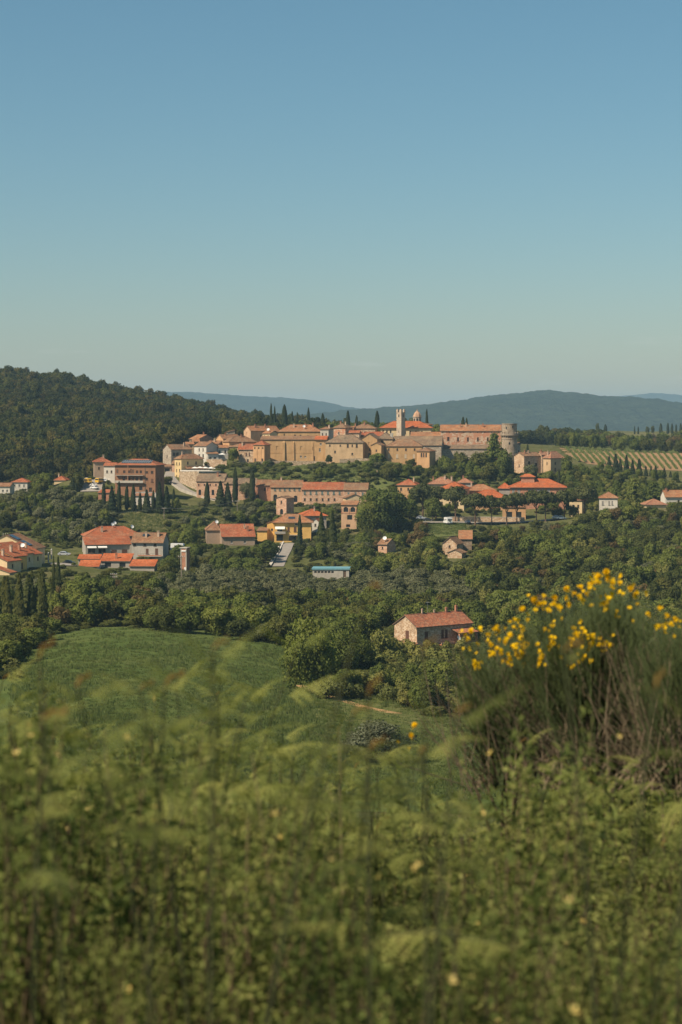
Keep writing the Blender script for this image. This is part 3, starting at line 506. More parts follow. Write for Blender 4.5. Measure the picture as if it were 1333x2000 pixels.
def m_ground():
    t = NT('ground_cover'); g = t.new('NewGeometry'); pos = g.outputs['Position']
    n1 = t.noise(pos, 0.012, 6, 0.6); n2 = t.noise(pos, 0.09, 5, 0.7); n3 = t.noise(pos, 0.6, 4, 0.75)
    col = t.ramp(n1, [(0.34, (0.085, 0.095, 0.032)), (0.5, (0.115, 0.118, 0.043)), (0.66, (0.17, 0.145, 0.065))])
    col = t.mix(0.6, col, t.ramp(n2, [(0.32, (0.06, 0.075, 0.026)), (0.5, (0.115, 0.12, 0.043)), (0.7, (0.20, 0.165, 0.085))]))
    col = t.mix(0.5, col, t.mix(1.0, col, t.ramp(n3, [(0.3, (0.45, 0.45, 0.45)), (0.7, (1.4, 1.4, 1.4))]), 'MULTIPLY'))
    MATS['ground_cover'] = t.diffuse(col, t.bump(t.noise(pos, 0.9, 5, 0.75), 0.9, 0.6)); return t.m
m_ground()
def m_field():
    t = NT('field_grass'); g = t.new('NewGeometry'); pos = g.outputs['Position']
    mp = t.new('Mapping'); mp.inputs['Scale'].default_value = (0.35, 1.0, 1.0); mp.inputs['Rotation'].default_value = (0, 0, 0.4); t.ln(pos, mp.inputs['Vector'])
    n1 = t.noise(pos, 0.035, 5, 0.6); n2 = t.noise(mp.outputs[0], 0.35, 5, 0.7); n3 = t.noise(pos, 2.5, 4, 0.8)
    col = t.ramp(n1, [(0.33, (0.080, 0.112, 0.032)), (0.5, (0.098, 0.128, 0.038)), (0.68, (0.126, 0.142, 0.050))])
    col = t.mix(0.4, col, t.mix(1.0, col, t.ramp(n2, [(0.3, (0.6, 0.65, 0.6)), (0.7, (1.35, 1.3, 1.3))]), 'MULTIPLY'))
    col = t.mix(0.4, col, t.mix(1.0, col, t.ramp(n3, [(0.3, (0.5, 0.5, 0.5)), (0.7, (1.5, 1.5, 1.4))]), 'MULTIPLY'))
    wv = t.new('TexWave', wave_type='BANDS', bands_direction='X'); wv.inputs['Scale'].default_value = 0.055; wv.inputs['Distortion'].default_value = 3.0; wv.inputs['Detail'].default_value = 3.0; t.ln(mp.outputs[0], wv.inputs['Vector'])
    col = t.mix(0.35, col, t.mix(1.0, col, t.ramp(wv.outputs['Fac'], [(0.2, (0.75, 0.78, 0.75)), (0.8, (1.25, 1.2, 1.2))]), 'MULTIPLY'))
    MATS['field_grass'] = t.diffuse(col, t.bump(t.noise(mp.outputs[0], 0.8, 5, 0.8), 1.0, 0.5)); return t.m
m_field()
def m_soil(name, c, c2):
    t = NT(name); g = t.new('NewGeometry'); pos = g.outputs['Position']
    n1 = t.noise(pos, 0.2, 5, 0.7); n2 = t.noise(pos, 1.8, 4, 0.8)
    col = t.mix(t.ramp(n1, [(0.4, (0, 0, 0)), (0.66, (1, 1, 1))]), c, c2)
    col = t.mix(0.5, col, t.mix(1.0, col, t.ramp(n2, [(0.3, (0.6, 0.6, 0.6)), (0.7, (1.35, 1.35, 1.35))]), 'MULTIPLY'))
    MATS[name] = t.diffuse(col, t.bump(n2, 0.6, 0.2)); return t.m
m_soil('vineyard_soil', (0.36, 0.215, 0.12), (0.27, 0.19, 0.095)); m_soil('dirt_path', (0.46, 0.27, 0.13), (0.28, 0.20, 0.09))
m_soil('dry_grass', (0.165, 0.145, 0.062), (0.115, 0.118, 0.045)); m_soil('meadow', (0.115, 0.135, 0.042), (0.15, 0.145, 0.055))
m_soil('shaded_humus', (0.05, 0.05, 0.025), (0.08, 0.07, 0.035))  # leaf litter, darkened to put shade into the gaps between the plants

def make_terrain():
    verts, faces, mi = [], [], []
    nx = 280; us = np.linspace(-2200, 2200, nx)/F
    for Y in YS:
        for u in us:
            x = u*(Y+30); verts.append((x, Y, height(x, Y)))
    for i in range(len(YS)-1):
        for j in range(nx-1):
            a = i*nx+j; faces.append((a, a+1, a+1+nx, a+nx))
            mi.append(0)
    me = bpy.data.meshes.new('terrain'); me.from_pydata(verts, [], faces); me.materials.append(MATS['ground_cover'])
    me.polygons.foreach_set('use_smooth', [True]*len(faces)); me.update()
    return tag(link('terrain', me), kind='structure')
make_terrain()

def patch(name, rows, mat, off=0.12, nx=40, ny=60, kind='structure'):
    """a sheet of another ground cover lying on the terrain; rows: (Y, left px, right px)"""
    rows = sorted(rows); ys = np.linspace(rows[0][0], rows[-1][0], ny)
    L = np.interp(ys, [r[0] for r in rows], [r[1] for r in rows]); Rr = np.interp(ys, [r[0] for r in rows], [r[2] for r in rows])
    mb = MB(); vs = []
    for k, Y in enumerate(ys):
        jl = 0
        for j in range(nx+1):
            t = j/nx; px = L[k]*(1-t)+Rr[k]*t
            x = (px-CX)/F*Y
            if j in (0, nx): x += 1.6*mnoise.noise((Y*0.12, j*7.7, len(name)))
            vs.append((x, Y, height(x, Y)+off))
    me = bpy.data.meshes.new(name)
    me.from_pydata(vs, [], [(k*(nx+1)+j, k*(nx+1)+j+1, (k+1)*(nx+1)+j+1, (k+1)*(nx+1)+j) for k in range(ny-1) for j in range(nx)])
    me.materials.append(mat); me.polygons.foreach_set('use_smooth', [True]*len(me.polygons)); me.update()
    return tag(link(name, me), kind=kind)

def ribbon(name, pts, width, mat, off=0.16, sub=10, kind='structure', shift=0.0, thick=0.0):
    """a road: pts are (px, Y); draped over the terrain"""
    w = [Vector(((px-CX)/F*Y, Y)) for px, Y in pts]; cen = []
    for k in range(len(w)-1):
        p0, p1, p2, p3 = w[max(k-1, 0)], w[k], w[k+1], w[min(k+2, len(w)-1)]
        for s in range(sub):
            t = s/sub; cen.append(0.5*((2*p1)+(p2-p0)*t+(2*p0-5*p1+4*p2-p3)*t*t+(3*p1-p0-3*p2+p3)*t**3))
    cen.append(w[-1]); mb = MB(); prev = None
    for k, c in enumerate(cen):
        d = cen[min(k+1, len(cen)-1)] - cen[max(k-1, 0)]; d.normalize(); nrm = Vector((d.y, -d.x))
        row = []
        for q in (-0.5, -0.17, 0.17, 0.5):
            e = c + nrm*(q*width+shift); row.append(Vector((e.x, e.y, height(c.x+nrm.x*shift, c.y+nrm.y*shift)*0.65+height(e.x, e.y)*0.35+off)))
        if prev:
            for j in range(3): mb.poly([prev[j], prev[j+1], row[j+1], row[j]])
            if thick:
                dz = Vector((0, 0, thick))
                mb.poly([prev[0]-dz, prev[0], row[0], row[0]-dz]); mb.poly([prev[3], prev[3]-dz, row[3]-dz, row[3]])
        prev = row
    return tag(mb.build(name, mat, smooth=False), kind=kind)

patch('field', [(215,-200,1400),(262,-60,1010),(300,-40,960),(330,-30,760),(352,0,640),(375,20,610),(400,45,585),(425,75,570),(445,120,555),(452,175,420)], MATS['field_grass'], 0.06, 60, 80)
patch('thicket_floor', [(1.0,-1500,2800),(14,-700,2000)], MATS['shaded_humus'], 0.01, 30, 30)
patch('meadow_strip', [(300,640,1100),(330,610,1100),(350,625,1050),(372,640,900),(385,680,860)], MATS['meadow'], 0.11, 40, 40)
ribbon('field_path', [(585,368),(620,362),(660,356),(700,350),(745,344),(778,340)], 2.1, MATS['dirt_path'], 0.17)
patch('dry_slope', [(780,228,410),(795,215,440),(812,215,450),(826,230,470),(835,245,520)], MATS['dry_grass'], 0.2)
patch('hillside_meadow', [(880,440,850),(898,430,850),(915,425,850),(935,430,740)], MATS['meadow'], 0.2)
patch('vineyard_soil', [(1052,1150,1420),(1080,1128,1420),(1120,1106,1420),(1160,1098,1420),(1195,1092,1420)], MATS['vineyard_soil'], 0.15)
patch('far_meadow', [(1200,1080,1420),(1250,1085,1420),(1300,1100,1420)], MATS['meadow'], 0.2)
patch('ridge_meadow', [(1700,1170,1500),(1800,1170,1500),(1900,1165,1500)], MATS['dry_grass'], 0.4)
patch('small_lawn', [(775,850,905),(800,845,908),(806,845,908)], MATS['meadow'], 0.2, 12, 12)
patch('depot_lawn', [(672,640,720),(690,650,720),(705,655,700)], MATS['meadow'], 0.2, 12, 12)
ribbon('village_road', [(p[0], p[2]) for p in ROAD], 5.5, MATS['asphalt'], 0.25)
ribbon('drive', [(566,783),(559,760),(551,735),(541,703)], 5.2, MATS['asphalt'], 0.25)
ribbon('drive_gutter', [(566,783),(559,760),(551,735),(541,703)], 1.1, MATS['asphalt_dark'], 0.29, shift=2.15)
ribbon('drive_kerb', [(566,783),(559,760),(551,735),(541,703)], 0.45, MATS['kerb'], 0.55, shift=2.9, thick=0.5)
patch('parking_square', [(640,100,150),(652,95,150),(668,112,150)], MATS['asphalt'], 0.3, 12, 12)
ribbon('parking_lane', [(800,815),(870,814),(940,813),(1020,811),(1100,815)], 6.0, MATS['asphalt'], 0.3)
patch('van_yard', [(862,160,205),(872,158,206),(884,160,200)], MATS['asphalt'], 0.3, 12, 12)

# distant wooded hills, solid ridges of their own
def m_hill(name, c1, c2, s=1.0):
    t = NT(name); g = t.new('NewGeometry'); pos = g.outputs['Position']
    n = t.noise(pos, 0.004*s, 6, 0.65); n2 = t.noise(pos, 0.03*s, 5, 0.75)
    col = t.ramp(n, [(0.35, c1), (0.62, c2)])
    col = t.mix(0.7, col, t.mix(1.0, col, t.ramp(n2, [(0.36, (0.35, 0.37, 0.40)), (0.64, (1.7, 1.6, 1.4))]), 'MULTIPLY'))
    MATS[name] = t.diffuse(col, t.bump(n2, 1.0, 30.0)); return t.m
m_hill('far_wood', (0.030, 0.046, 0.024), (0.048, 0.064, 0.034))
def ridge(name, prof, Y, depth, mat, rough=8.0, base=-115):
    px = np.array([p[0] for p in prof], float); pz = np.array([-(p[1]-HY)/F*Y for p in prof]); n, m = 420, 44
    vs = []
    xs = np.linspace(px[0], px[-1], n); top = np.interp(xs, px, pz)
    for _ in range(4):
        a = np.pad(top, 8, 'edge'); c = np.cumsum(np.pad(a, (1, 0))); top = (c[17:]-c[:-17])/17
    for k in range(m):
        t = k/(m-1)*2-1; s = math.cos(t*math.pi/2)**0.8 if abs(t) < 1 else 0
        for j in range(n):
            x = (xs[j]-CX)/F*Y; y = Y+t*depth
            h = base + (top[j]-base)*s
            if s > 0.02:
                fold = mnoise.fractal((x*0.0011+5, y*0.0011, Y*0.01), 0.8, 2.0, 4)
                h += s*(1-s*0.85)*130*fold + rough*mnoise.noise((x*0.02, y*0.02, 1.0)) + rough*0.6*mnoise.noise((x*0.055, y*0.055, 4.0))
            vs.append((x, y, CZ+h))
    me = bpy.data.meshes.new(name); me.from_pydata(vs, [], [(k*n+j, k*n+j+1, (k+1)*n+j+1, (k+1)*n+j) for k in range(m-1) for j in range(n-1)])
    me.materials.append(MATS[mat]); me.polygons.foreach_set('use_smooth', [True]*len(me.polygons)); me.update()
    return tag(link(name, me), kind='structure')
ridge('wooded_hill', [(-200,835),(300,830),(520,818),(620,806),(700,800),(780,793),(850,787),(900,782),(950,779),(1000,772),(1035,766),(1062,763),(1095,765),(1130,773),(1180,777),(1240,780),(1333,796),(1500,812),(1800,830)], 6800, 1500, 'far_wood', 7)
ridge('far_ridge', [(-600,800),(0,775),(300,765),(380,764),(420,769),(480,768),(530,778),(600,783),(660,794),(720,804),(900,815),(1300,820),(1900,815)], 10500, 1500, 'far_wood', 6)
ridge('farthest_ridge', [(-600,815),(700,815),(1100,796),(1180,781),(1240,774),(1300,771),(1400,773),(1900,790)], 14500, 1500, 'far_wood', 5)

# paved terrace of the restaurant, level with the top of its retaining wall
m = MB(); q = [P(352,921.5,908), P(372,921,900), P(389,921,895), P(432,921,912), P(432,919.5,932), P(380,919.5,934), P(352,921,930)]; zt = q[1].z
m.poly([(p.x, p.y, zt) for p in q]); tag(m.build('terrace_paving', MATS['kerb']), kind='structure')

# ------------------------------------------------------------------ builder of houses
rng = random.Random(11)
WIN = {}
def win_mesh(kind, w, h, mats):
    key = (kind, round(w, 2), round(h, 2), mats)
    if key in WIN: return WIN[key]
    fr, second = MB(), MB(); t = 0.09
    if kind in ('w', 'g', 'a'):
        fr.box(-w/2, -w/2+t, 0, .07, 0, h); fr.box(w/2-t, w/2, 0, .07, 0, h); fr.box(-w/2+t, w/2-t, 0, .07, 0, t); fr.box(-w/2+t, w/2-t, 0, .07, h-t, h)
        if kind == 'w':
            fr.box(-t/2, t/2, .005, .065, t, h-t)
            if h > 1.3: fr.box(-w/2+t, w/2-t, .01, .06, h*.62-.03, h*.62+.03)
            fr.box(-w/2-.12, w/2+.12, -.26, -.01, -.12, -.005)
        second.poly([(-w/2+t*.5, .045, t*.5), (w/2-t*.5, .045, t*.5), (w/2-t*.5, .045, h-t*.5), (-w/2+t*.5, .045, h-t*.5)])
    elif kind == 's':
        for s in (-1, 1):
            x0, x1 = sorted((s*0.01, s*w/2))
            fr.box(x0+.02, x1-.02, -.05, 0, .02, h-.02)
            k = max(3, int(h/0.28))
            for q in range(k): z = .08+(h-.16)*(q+.5)/k; fr.box(x0+.08, x1-.08, -.075, -.05, z-.05, z+.05)
        fr.box(-w/2-.12, w/2+.12, -.26, -.06, -.12, -.005)
    elif kind == 'd':
        fr.box(-w/2, w/2, 0, .06, 0, h)
        for z in (.12, .55): fr.box(-w/2+.12, w/2-.12, -.03, 0, h*z, h*(z+.36))
    elif kind == 'n':
        fr.poly([(-w/2, .02, 0), (w/2, .02, 0), (w/2, .02, h), (-w/2, .02, h)])
    WIN[key] = (fr.mesh('window_frame', MATS[mats[0]]), second.mesh('window_pane', MATS['glass']) if second.f else None)
    return WIN[key]

def wall_face(mb, O, U, N, W, H0, H1, ops, depth=0.22):
    """wall panel with true openings; O lower left corner seen from outside at z=0, U along, N outward"""
    U, N = Vector(U), Vector(N); Z = Vector((0, 0, 1)); O = Vector(O)
    xs = sorted({0.0, W, *[v for o in ops for v in o[:2]]}); zs = sorted({H0, H1, *[v for o in ops for v in o[2:4]]})
    for a in range(len(xs)-1):
        for b in range(len(zs)-1):
            xm, zm = (xs[a]+xs[a+1])/2, (zs[b]+zs[b+1])/2
            if any(o[0] < xm < o[1] and o[2] < zm < o[3] for o in ops): continue
            mb.poly([O+U*xs[a]+Z*zs[b], O+U*xs[a+1]+Z*zs[b], O+U*xs[a+1]+Z*zs[b+1], O+U*xs[a]+Z*zs[b+1]])
    for x0, x1, z0, z1, arch in ops:
        c = [O+U*x0+Z*z0, O+U*x1+Z*z0, O+U*x1+Z*z1, O+U*x0+Z*z1]
        for k in range(4):
            mb.poly([c[k], c[k]-N*depth, c[(k+1)%4]-N*depth, c[(k+1)%4]])
        if arch:
            r = (x1-x0)/2; xc = (x0+x1)/2; n = 5
            for s in (-1, 1):
                pts = [(xc+s*r, z1)] + [(xc+s*r*math.sin(k/n*math.pi/2), z1-r+r*math.cos(k/n*math.pi/2)) for k in range(n+1)]
                for k in range(1, len(pts)-1):
                    tri = [pts[0], pts[k], pts[k+1]]
                    mb.poly([O+U*p[0]+Z*p[1]+N*0.004 for p in tri])

def roof_solid(mb, polys, t=0.2):
    """tiled slopes with thickness; every slope carries uv in metres (along the eave, up the slope)"""
    edges = {}
    rd = lambda p: (round(p[0], 3), round(p[1], 3), round(p[2], 3))
    for pl in polys:
        pl = [Vector(p) for p in pl]
        n = (pl[1]-pl[0]).cross(pl[2]-pl[0]); n.normalize()
        if n.z < 0: pl = pl[::-1]; n = -n
        hdir = Vector((0, 0, 1)).cross(n); hdir = hdir.normalized() if hdir.length > 1e-4 else Vector((1, 0, 0))
        sdir = n.cross(hdir)
        mb.poly(pl, [(p.dot(hdir), p.dot(sdir)) for p in pl])
        mb.poly([p-Vector((0, 0, t)) for p in pl[::-1]], m=1)
        for k in range(len(pl)):
            a, b = pl[k], pl[(k+1) % len(pl)]; e = tuple(sorted((rd(a), rd(b))))
            edges.setdefault(e, []).append((a, b))
    for e, l in edges.items():
        if len(l) == 1:
            a, b = l[0]; d = Vector((0, 0, t)); mb.poly([a-d, b-d, b, a], m=1)

PANE_FRAMES = ['frame', 'frame', 'frame_white', 'shutter_brown']
def house(b):
    W, D, r = b['W'], b['D'], R(b['r']); Hh = (b['b']-b['e'])*b['Y']/F; rise = b['rise']; o = b['o']; kind = b['roof']
    root = empty(b['n'], b['c'], r); tag(root, b['l'], b['cat'])
    wm = MATS[b['wm']]; rm = MATS[b['rm']]; base = -5.0
    wall = MB()
    hf = hb = hl = hr = Hh            # wall heights
    if kind == 'sf': hb = Hh+rise
    if kind == 'sl': hr = Hh+rise
    if kind == 'sr': hl = Hh+rise
    faces = {'f': ((-W/2, 0, 0), (1, 0, 0), (0, -1, 0), W, min(hl, hr) if kind in ('sl', 'sr') else hf),
             'r': ((W/2, 0, 0), (0, 1, 0), (1, 0, 0), D, Hh if kind != 'sl' else hr),
             'b': ((W/2, D, 0), (-1, 0, 0), (0, 1, 0), W, hb), 'l': ((-W/2, D, 0), (0, -1, 0), (-1, 0, 0), D, Hh if kind != 'sr' else hl)}
    wins = []
    for fk, spec in (('f', b['f']), ('l', b['le']), ('r', b['ri']), ('b', ())):
        O, U, N, L, Ht = faces[fk]; ops = []
        for (k, n, f0, f1, z, w, h) in spec:
            for q in range(n):
                fr = f0 if n == 1 else f0+(f1-f0)*q/(n-1)
                x = min(max(fr*L, w/2+.15), L-w/2-.15)
                z1 = min(z+h, Ht-0.12)
                if z1-z < 0.3 or w > L-0.4: continue
                if any(x-w/2 < c[1]+.05 and x+w/2 > c[0]-.05 and z < c[3]+.05 and z1 > c[2]-.05 for c in ops): continue
                ops.append((x-w/2, x+w/2, z, z1, k == 'a')); wins.append((fk, k, x, z, w, z1-z))
        wall_face(wall, O, U, N, L, base, Ht, ops)
    # gables and the tops of lean-to walls
    if kind == 'gx':
        for sx in (-W/2, W/2):
            p = [(sx, 0, Hh), (sx, D, Hh), (sx, D/2, Hh+rise)]; wall.poly(p if sx > 0 else p[::-1])
    elif kind == 'gy':
        for sy in (0, D):
            p = [(-W/2, sy, Hh), (W/2, sy, Hh), (0, sy, Hh+rise)]; wall.poly(p if sy == 0 else p[::-1])
    elif kind == 'sf':
        for sx in (-W/2, W/2):
            p = [(sx, 0, Hh), (sx, D, Hh), (sx, D, Hh+rise)]; wall.poly(p if sx > 0 else p[::-1])
    elif kind in ('sl', 'sr'):
        top = -W/2 if kind == 'sr' else W/2
        for sy in (0, D):
            p = [(-W/2, sy, Hh), (W/2, sy, Hh), (top, sy, Hh+rise)]; wall.poly(p if sy == 0 else p[::-1])
    wall.build('wall', wm, root)
    # roof
    rf = MB(); g = 0.04; polys = []
    if kind == 'gx':
        s = rise/(D/2); e = o*s; o2 = 0.3
        polys = [[(-W/2-o2, -o, Hh-e+g), (W/2+o2, -o, Hh-e+g), (W/2+o2, D/2, Hh+rise+g), (-W/2-o2, D/2, Hh+rise+g)],
                 [(W/2+o2, D+o, Hh-e+g), (-W/2-o2, D+o, Hh-e+g), (-W/2-o2, D/2, Hh+rise+g), (W/2+o2, D/2, Hh+rise+g)]]
    elif kind == 'gy':
        s = rise/(W/2); e = o*s; o2 = 0.3
        polys = [[(W/2+o, -o2, Hh-e+g), (W/2+o, D+o2, Hh-e+g), (0, D+o2, Hh+rise+g), (0, -o2, Hh+rise+g)],
                 [(-W/2-o, D+o2, Hh-e+g), (-W/2-o, -o2, Hh-e+g), (0, -o2, Hh+rise+g), (0, D+o2, Hh+rise+g)]]
    elif kind == 'hip':
        hw = min(W, D)/2; s = rise/hw; e = o*s; z0, z1 = Hh-e+g, Hh+rise+g
        A, B, C, E = (-W/2-o, -o, z0), (W/2+o, -o, z0), (W/2+o, D+o, z0), (-W/2-o, D+o, z0)
        if W >= D: p, q = (-W/2+hw, D/2, z1), (W/2-hw+1e-3, D/2, z1); polys = [[A, B, q, p], [C, E, p, q], [B, C, q], [E, A, p]]
        else: p, q = (0, hw, z1), (0, D-hw+1e-3, z1); polys = [[A, B, p], [C, E, q], [B, C, q, p], [E, A, p, q]]
    elif kind == 'sf':
        s = rise/D; polys = [[(-W/2-.3, -o, Hh-o*s+g), (W/2+.3, -o, Hh-o*s+g), (W/2+.3, D+.3, Hh+rise+.3*s+g), (-W/2-.3, D+.3, Hh+rise+.3*s+g)]]
    elif kind in ('sl', 'sr'):
        s = rise/W; za, zb = (Hh+rise+.3*s, Hh-o*s) if kind == 'sr' else (Hh-o*s, Hh+rise+.3*s); xa, xb = (-W/2-.3, W/2+o) if kind == 'sr' else (-W/2-o, W/2+.3)
        polys = [[(xa, -.3, za+g), (xb, -.3, zb+g), (xb, D+.3, zb+g), (xa, D+.3, za+g)]]
    elif kind == 'flat':
        polys = [[(-W/2-.3, -.3, Hh+rise), (W/2+.3, -.3, Hh+rise), (W/2+.3, D+.3, Hh+rise), (-W/2-.3, D+.3, Hh+rise)]]
    roof_solid(rf, polys, 0.2 if kind != 'flat' else rise-0.01)
    roof = rf.build('roof', [rm, MATS['frame'] if kind != 'flat' else rm], root)
    if kind in ('gx', 'gy', 'hip') and b['rm'] != 'teal_metal':
        z1 = Hh+rise+g; cap = MB()
        lines = []
        if kind == 'gx': lines = [((-W/2-.3, D/2, z1), (W/2+.3, D/2, z1))]
        elif kind == 'gy': lines = [((0, -.3, z1), (0, D+.3, z1))]
        else: lines = [(p, q), (A, p), (B, q if W >= D else p), (C, q), (E, p if W >= D else q)]
        for a, c in lines: cap.tube([a, c], 0.12, 5)
        cap.build('ridge_tiles', rm, roof)
    def slope_z(x, y):
        if kind == 'gx': return Hh+rise*(1-abs(y-D/2)/(D/2))
        if kind == 'gy': return Hh+rise*(1-abs(x)/(W/2))
        if kind == 'hip': hw = min(W, D)/2; return Hh+rise*min(1, min(x+W/2, W/2-x, y, D-y)/hw)
        if kind == 'sf': return Hh+rise*y/D
        if kind == 'sr': return Hh+rise*(0.5-x/W)
        if kind == 'sl': return Hh+rise*(0.5+x/W)
        return Hh+rise
    b['slope'] = slope_z; b['H'] = Hh; b['root'] = root; b['roof_o'] = roof
    for fx, fy in b['ch']:
        x, y = (fx-.5)*W, fy*D; z = slope_z(x, y); hgt = min(max(0.9, Hh+rise-z+0.6), 1.7)+rng.uniform(-.1, .3); s = rng.uniform(.28, .42)
        m = MB(); m.box(-s, s, -s*.8, s*.8, -1.2, hgt); m.box(-s-.1, s+.1, -s*.8-.1, s*.8+.1, hgt, hgt+.1)
        m.box(-s*.8, -s*.5, -s*.7, s*.7, hgt+.1, hgt+.34); m.box(s*.5, s*.8, -s*.7, s*.7, hgt+.1, hgt+.34); m.box(-s-.05, s+.05, -s*.8-.05, s*.8+.05, hgt+.34, hgt+.42)
        m.build('chimney', MATS[rng.choice(['brick_chimney', 'chimney_plaster', 'chimney_plaster'])], roof, (x, y, z))
    sh = 'shutter_teal' if b['n'] in ('row_house',) else 'shutter_grey' if b['n'] in ('grey_house', 'school') else 'shutter_pale' if b['n'] == 'windowed_house' else 'shutter_brown'
    frm = rng.choice(PANE_FRAMES)
    for fk, k, x, z, w, h in wins:
        O, U, N, L, Ht = faces[fk]; U, N, O = Vector(U), Vector(N), Vector(O)
        mat = {'s': sh, 'd': 'wood_door', 'n': b['wm'], 'g': 'frame'}.get(k, frm)
        fm, pm = win_mesh(k, w, h, (mat,))
        rz = {'f': 0, 'r': math.pi/2, 'b': math.pi, 'l': -math.pi/2}[fk]
        nm = {'s': 'window_shutter', 'd': 'door', 'n': 'blind_window', 'a': 'arched_opening'}.get(k, 'window')
        wo_ = link(nm, fm, root, O+U*x+Vector((0, 0, z))-N*(0.16 if k != 's' else .03), rz)
        if pm: link('pane', pm, wo_)
    return root

def local_box(root, name, mat, *dims):
    m = MB(); m.box(*dims); return m.build(name, MATS[mat], root)

DISH = None
def dish(parent, loc, rz=0.5, s=1.0):
    global DISH
    if DISH is None:
        m = MB(); pr = [(0.02, 0.0)] + [(0.5*k/5, 0.12*(k/5)**2) for k in range(1, 6)]
        rot = Matrix.Rotation(R(62), 4, 'X'); m.lathe(pr, 14); m.lathe([(a, c+.02) for a, c in pr][::-1], 14)
        m.v = [tuple(rot @ Vector(v)+Vector((0, 0, 1.0))) for v in m.v]; m.tube([(0, 0.05, -.6), (0, 0.05, 1.0)], 0.035, 6); m.tube([(0, -.02, .95), (0, -.5, 1.2)], .02, 5)
        DISH = m.mesh('satellite_dish', MATS['metal_white'])
    o = link('satellite_dish', DISH, parent, loc, rz); o.scale = (s, s, s); return o

def antenna(parent, loc, h=2.5):
    m = MB(); m.tube([(0, 0, -.5), (0, 0, h)], .03, 5)
    for k in range(5): m.tube([(-.5+.05*k, -.4+.2*k, h-.1), (.5-.05*k, -.4+.2*k, h-.1)], .015, 4)
    m.tube([(0, -.45, h-.1), (0, .5, h-.1)], .02, 4)
    return m.build('antenna', MATS['metal_grey'], parent, loc)

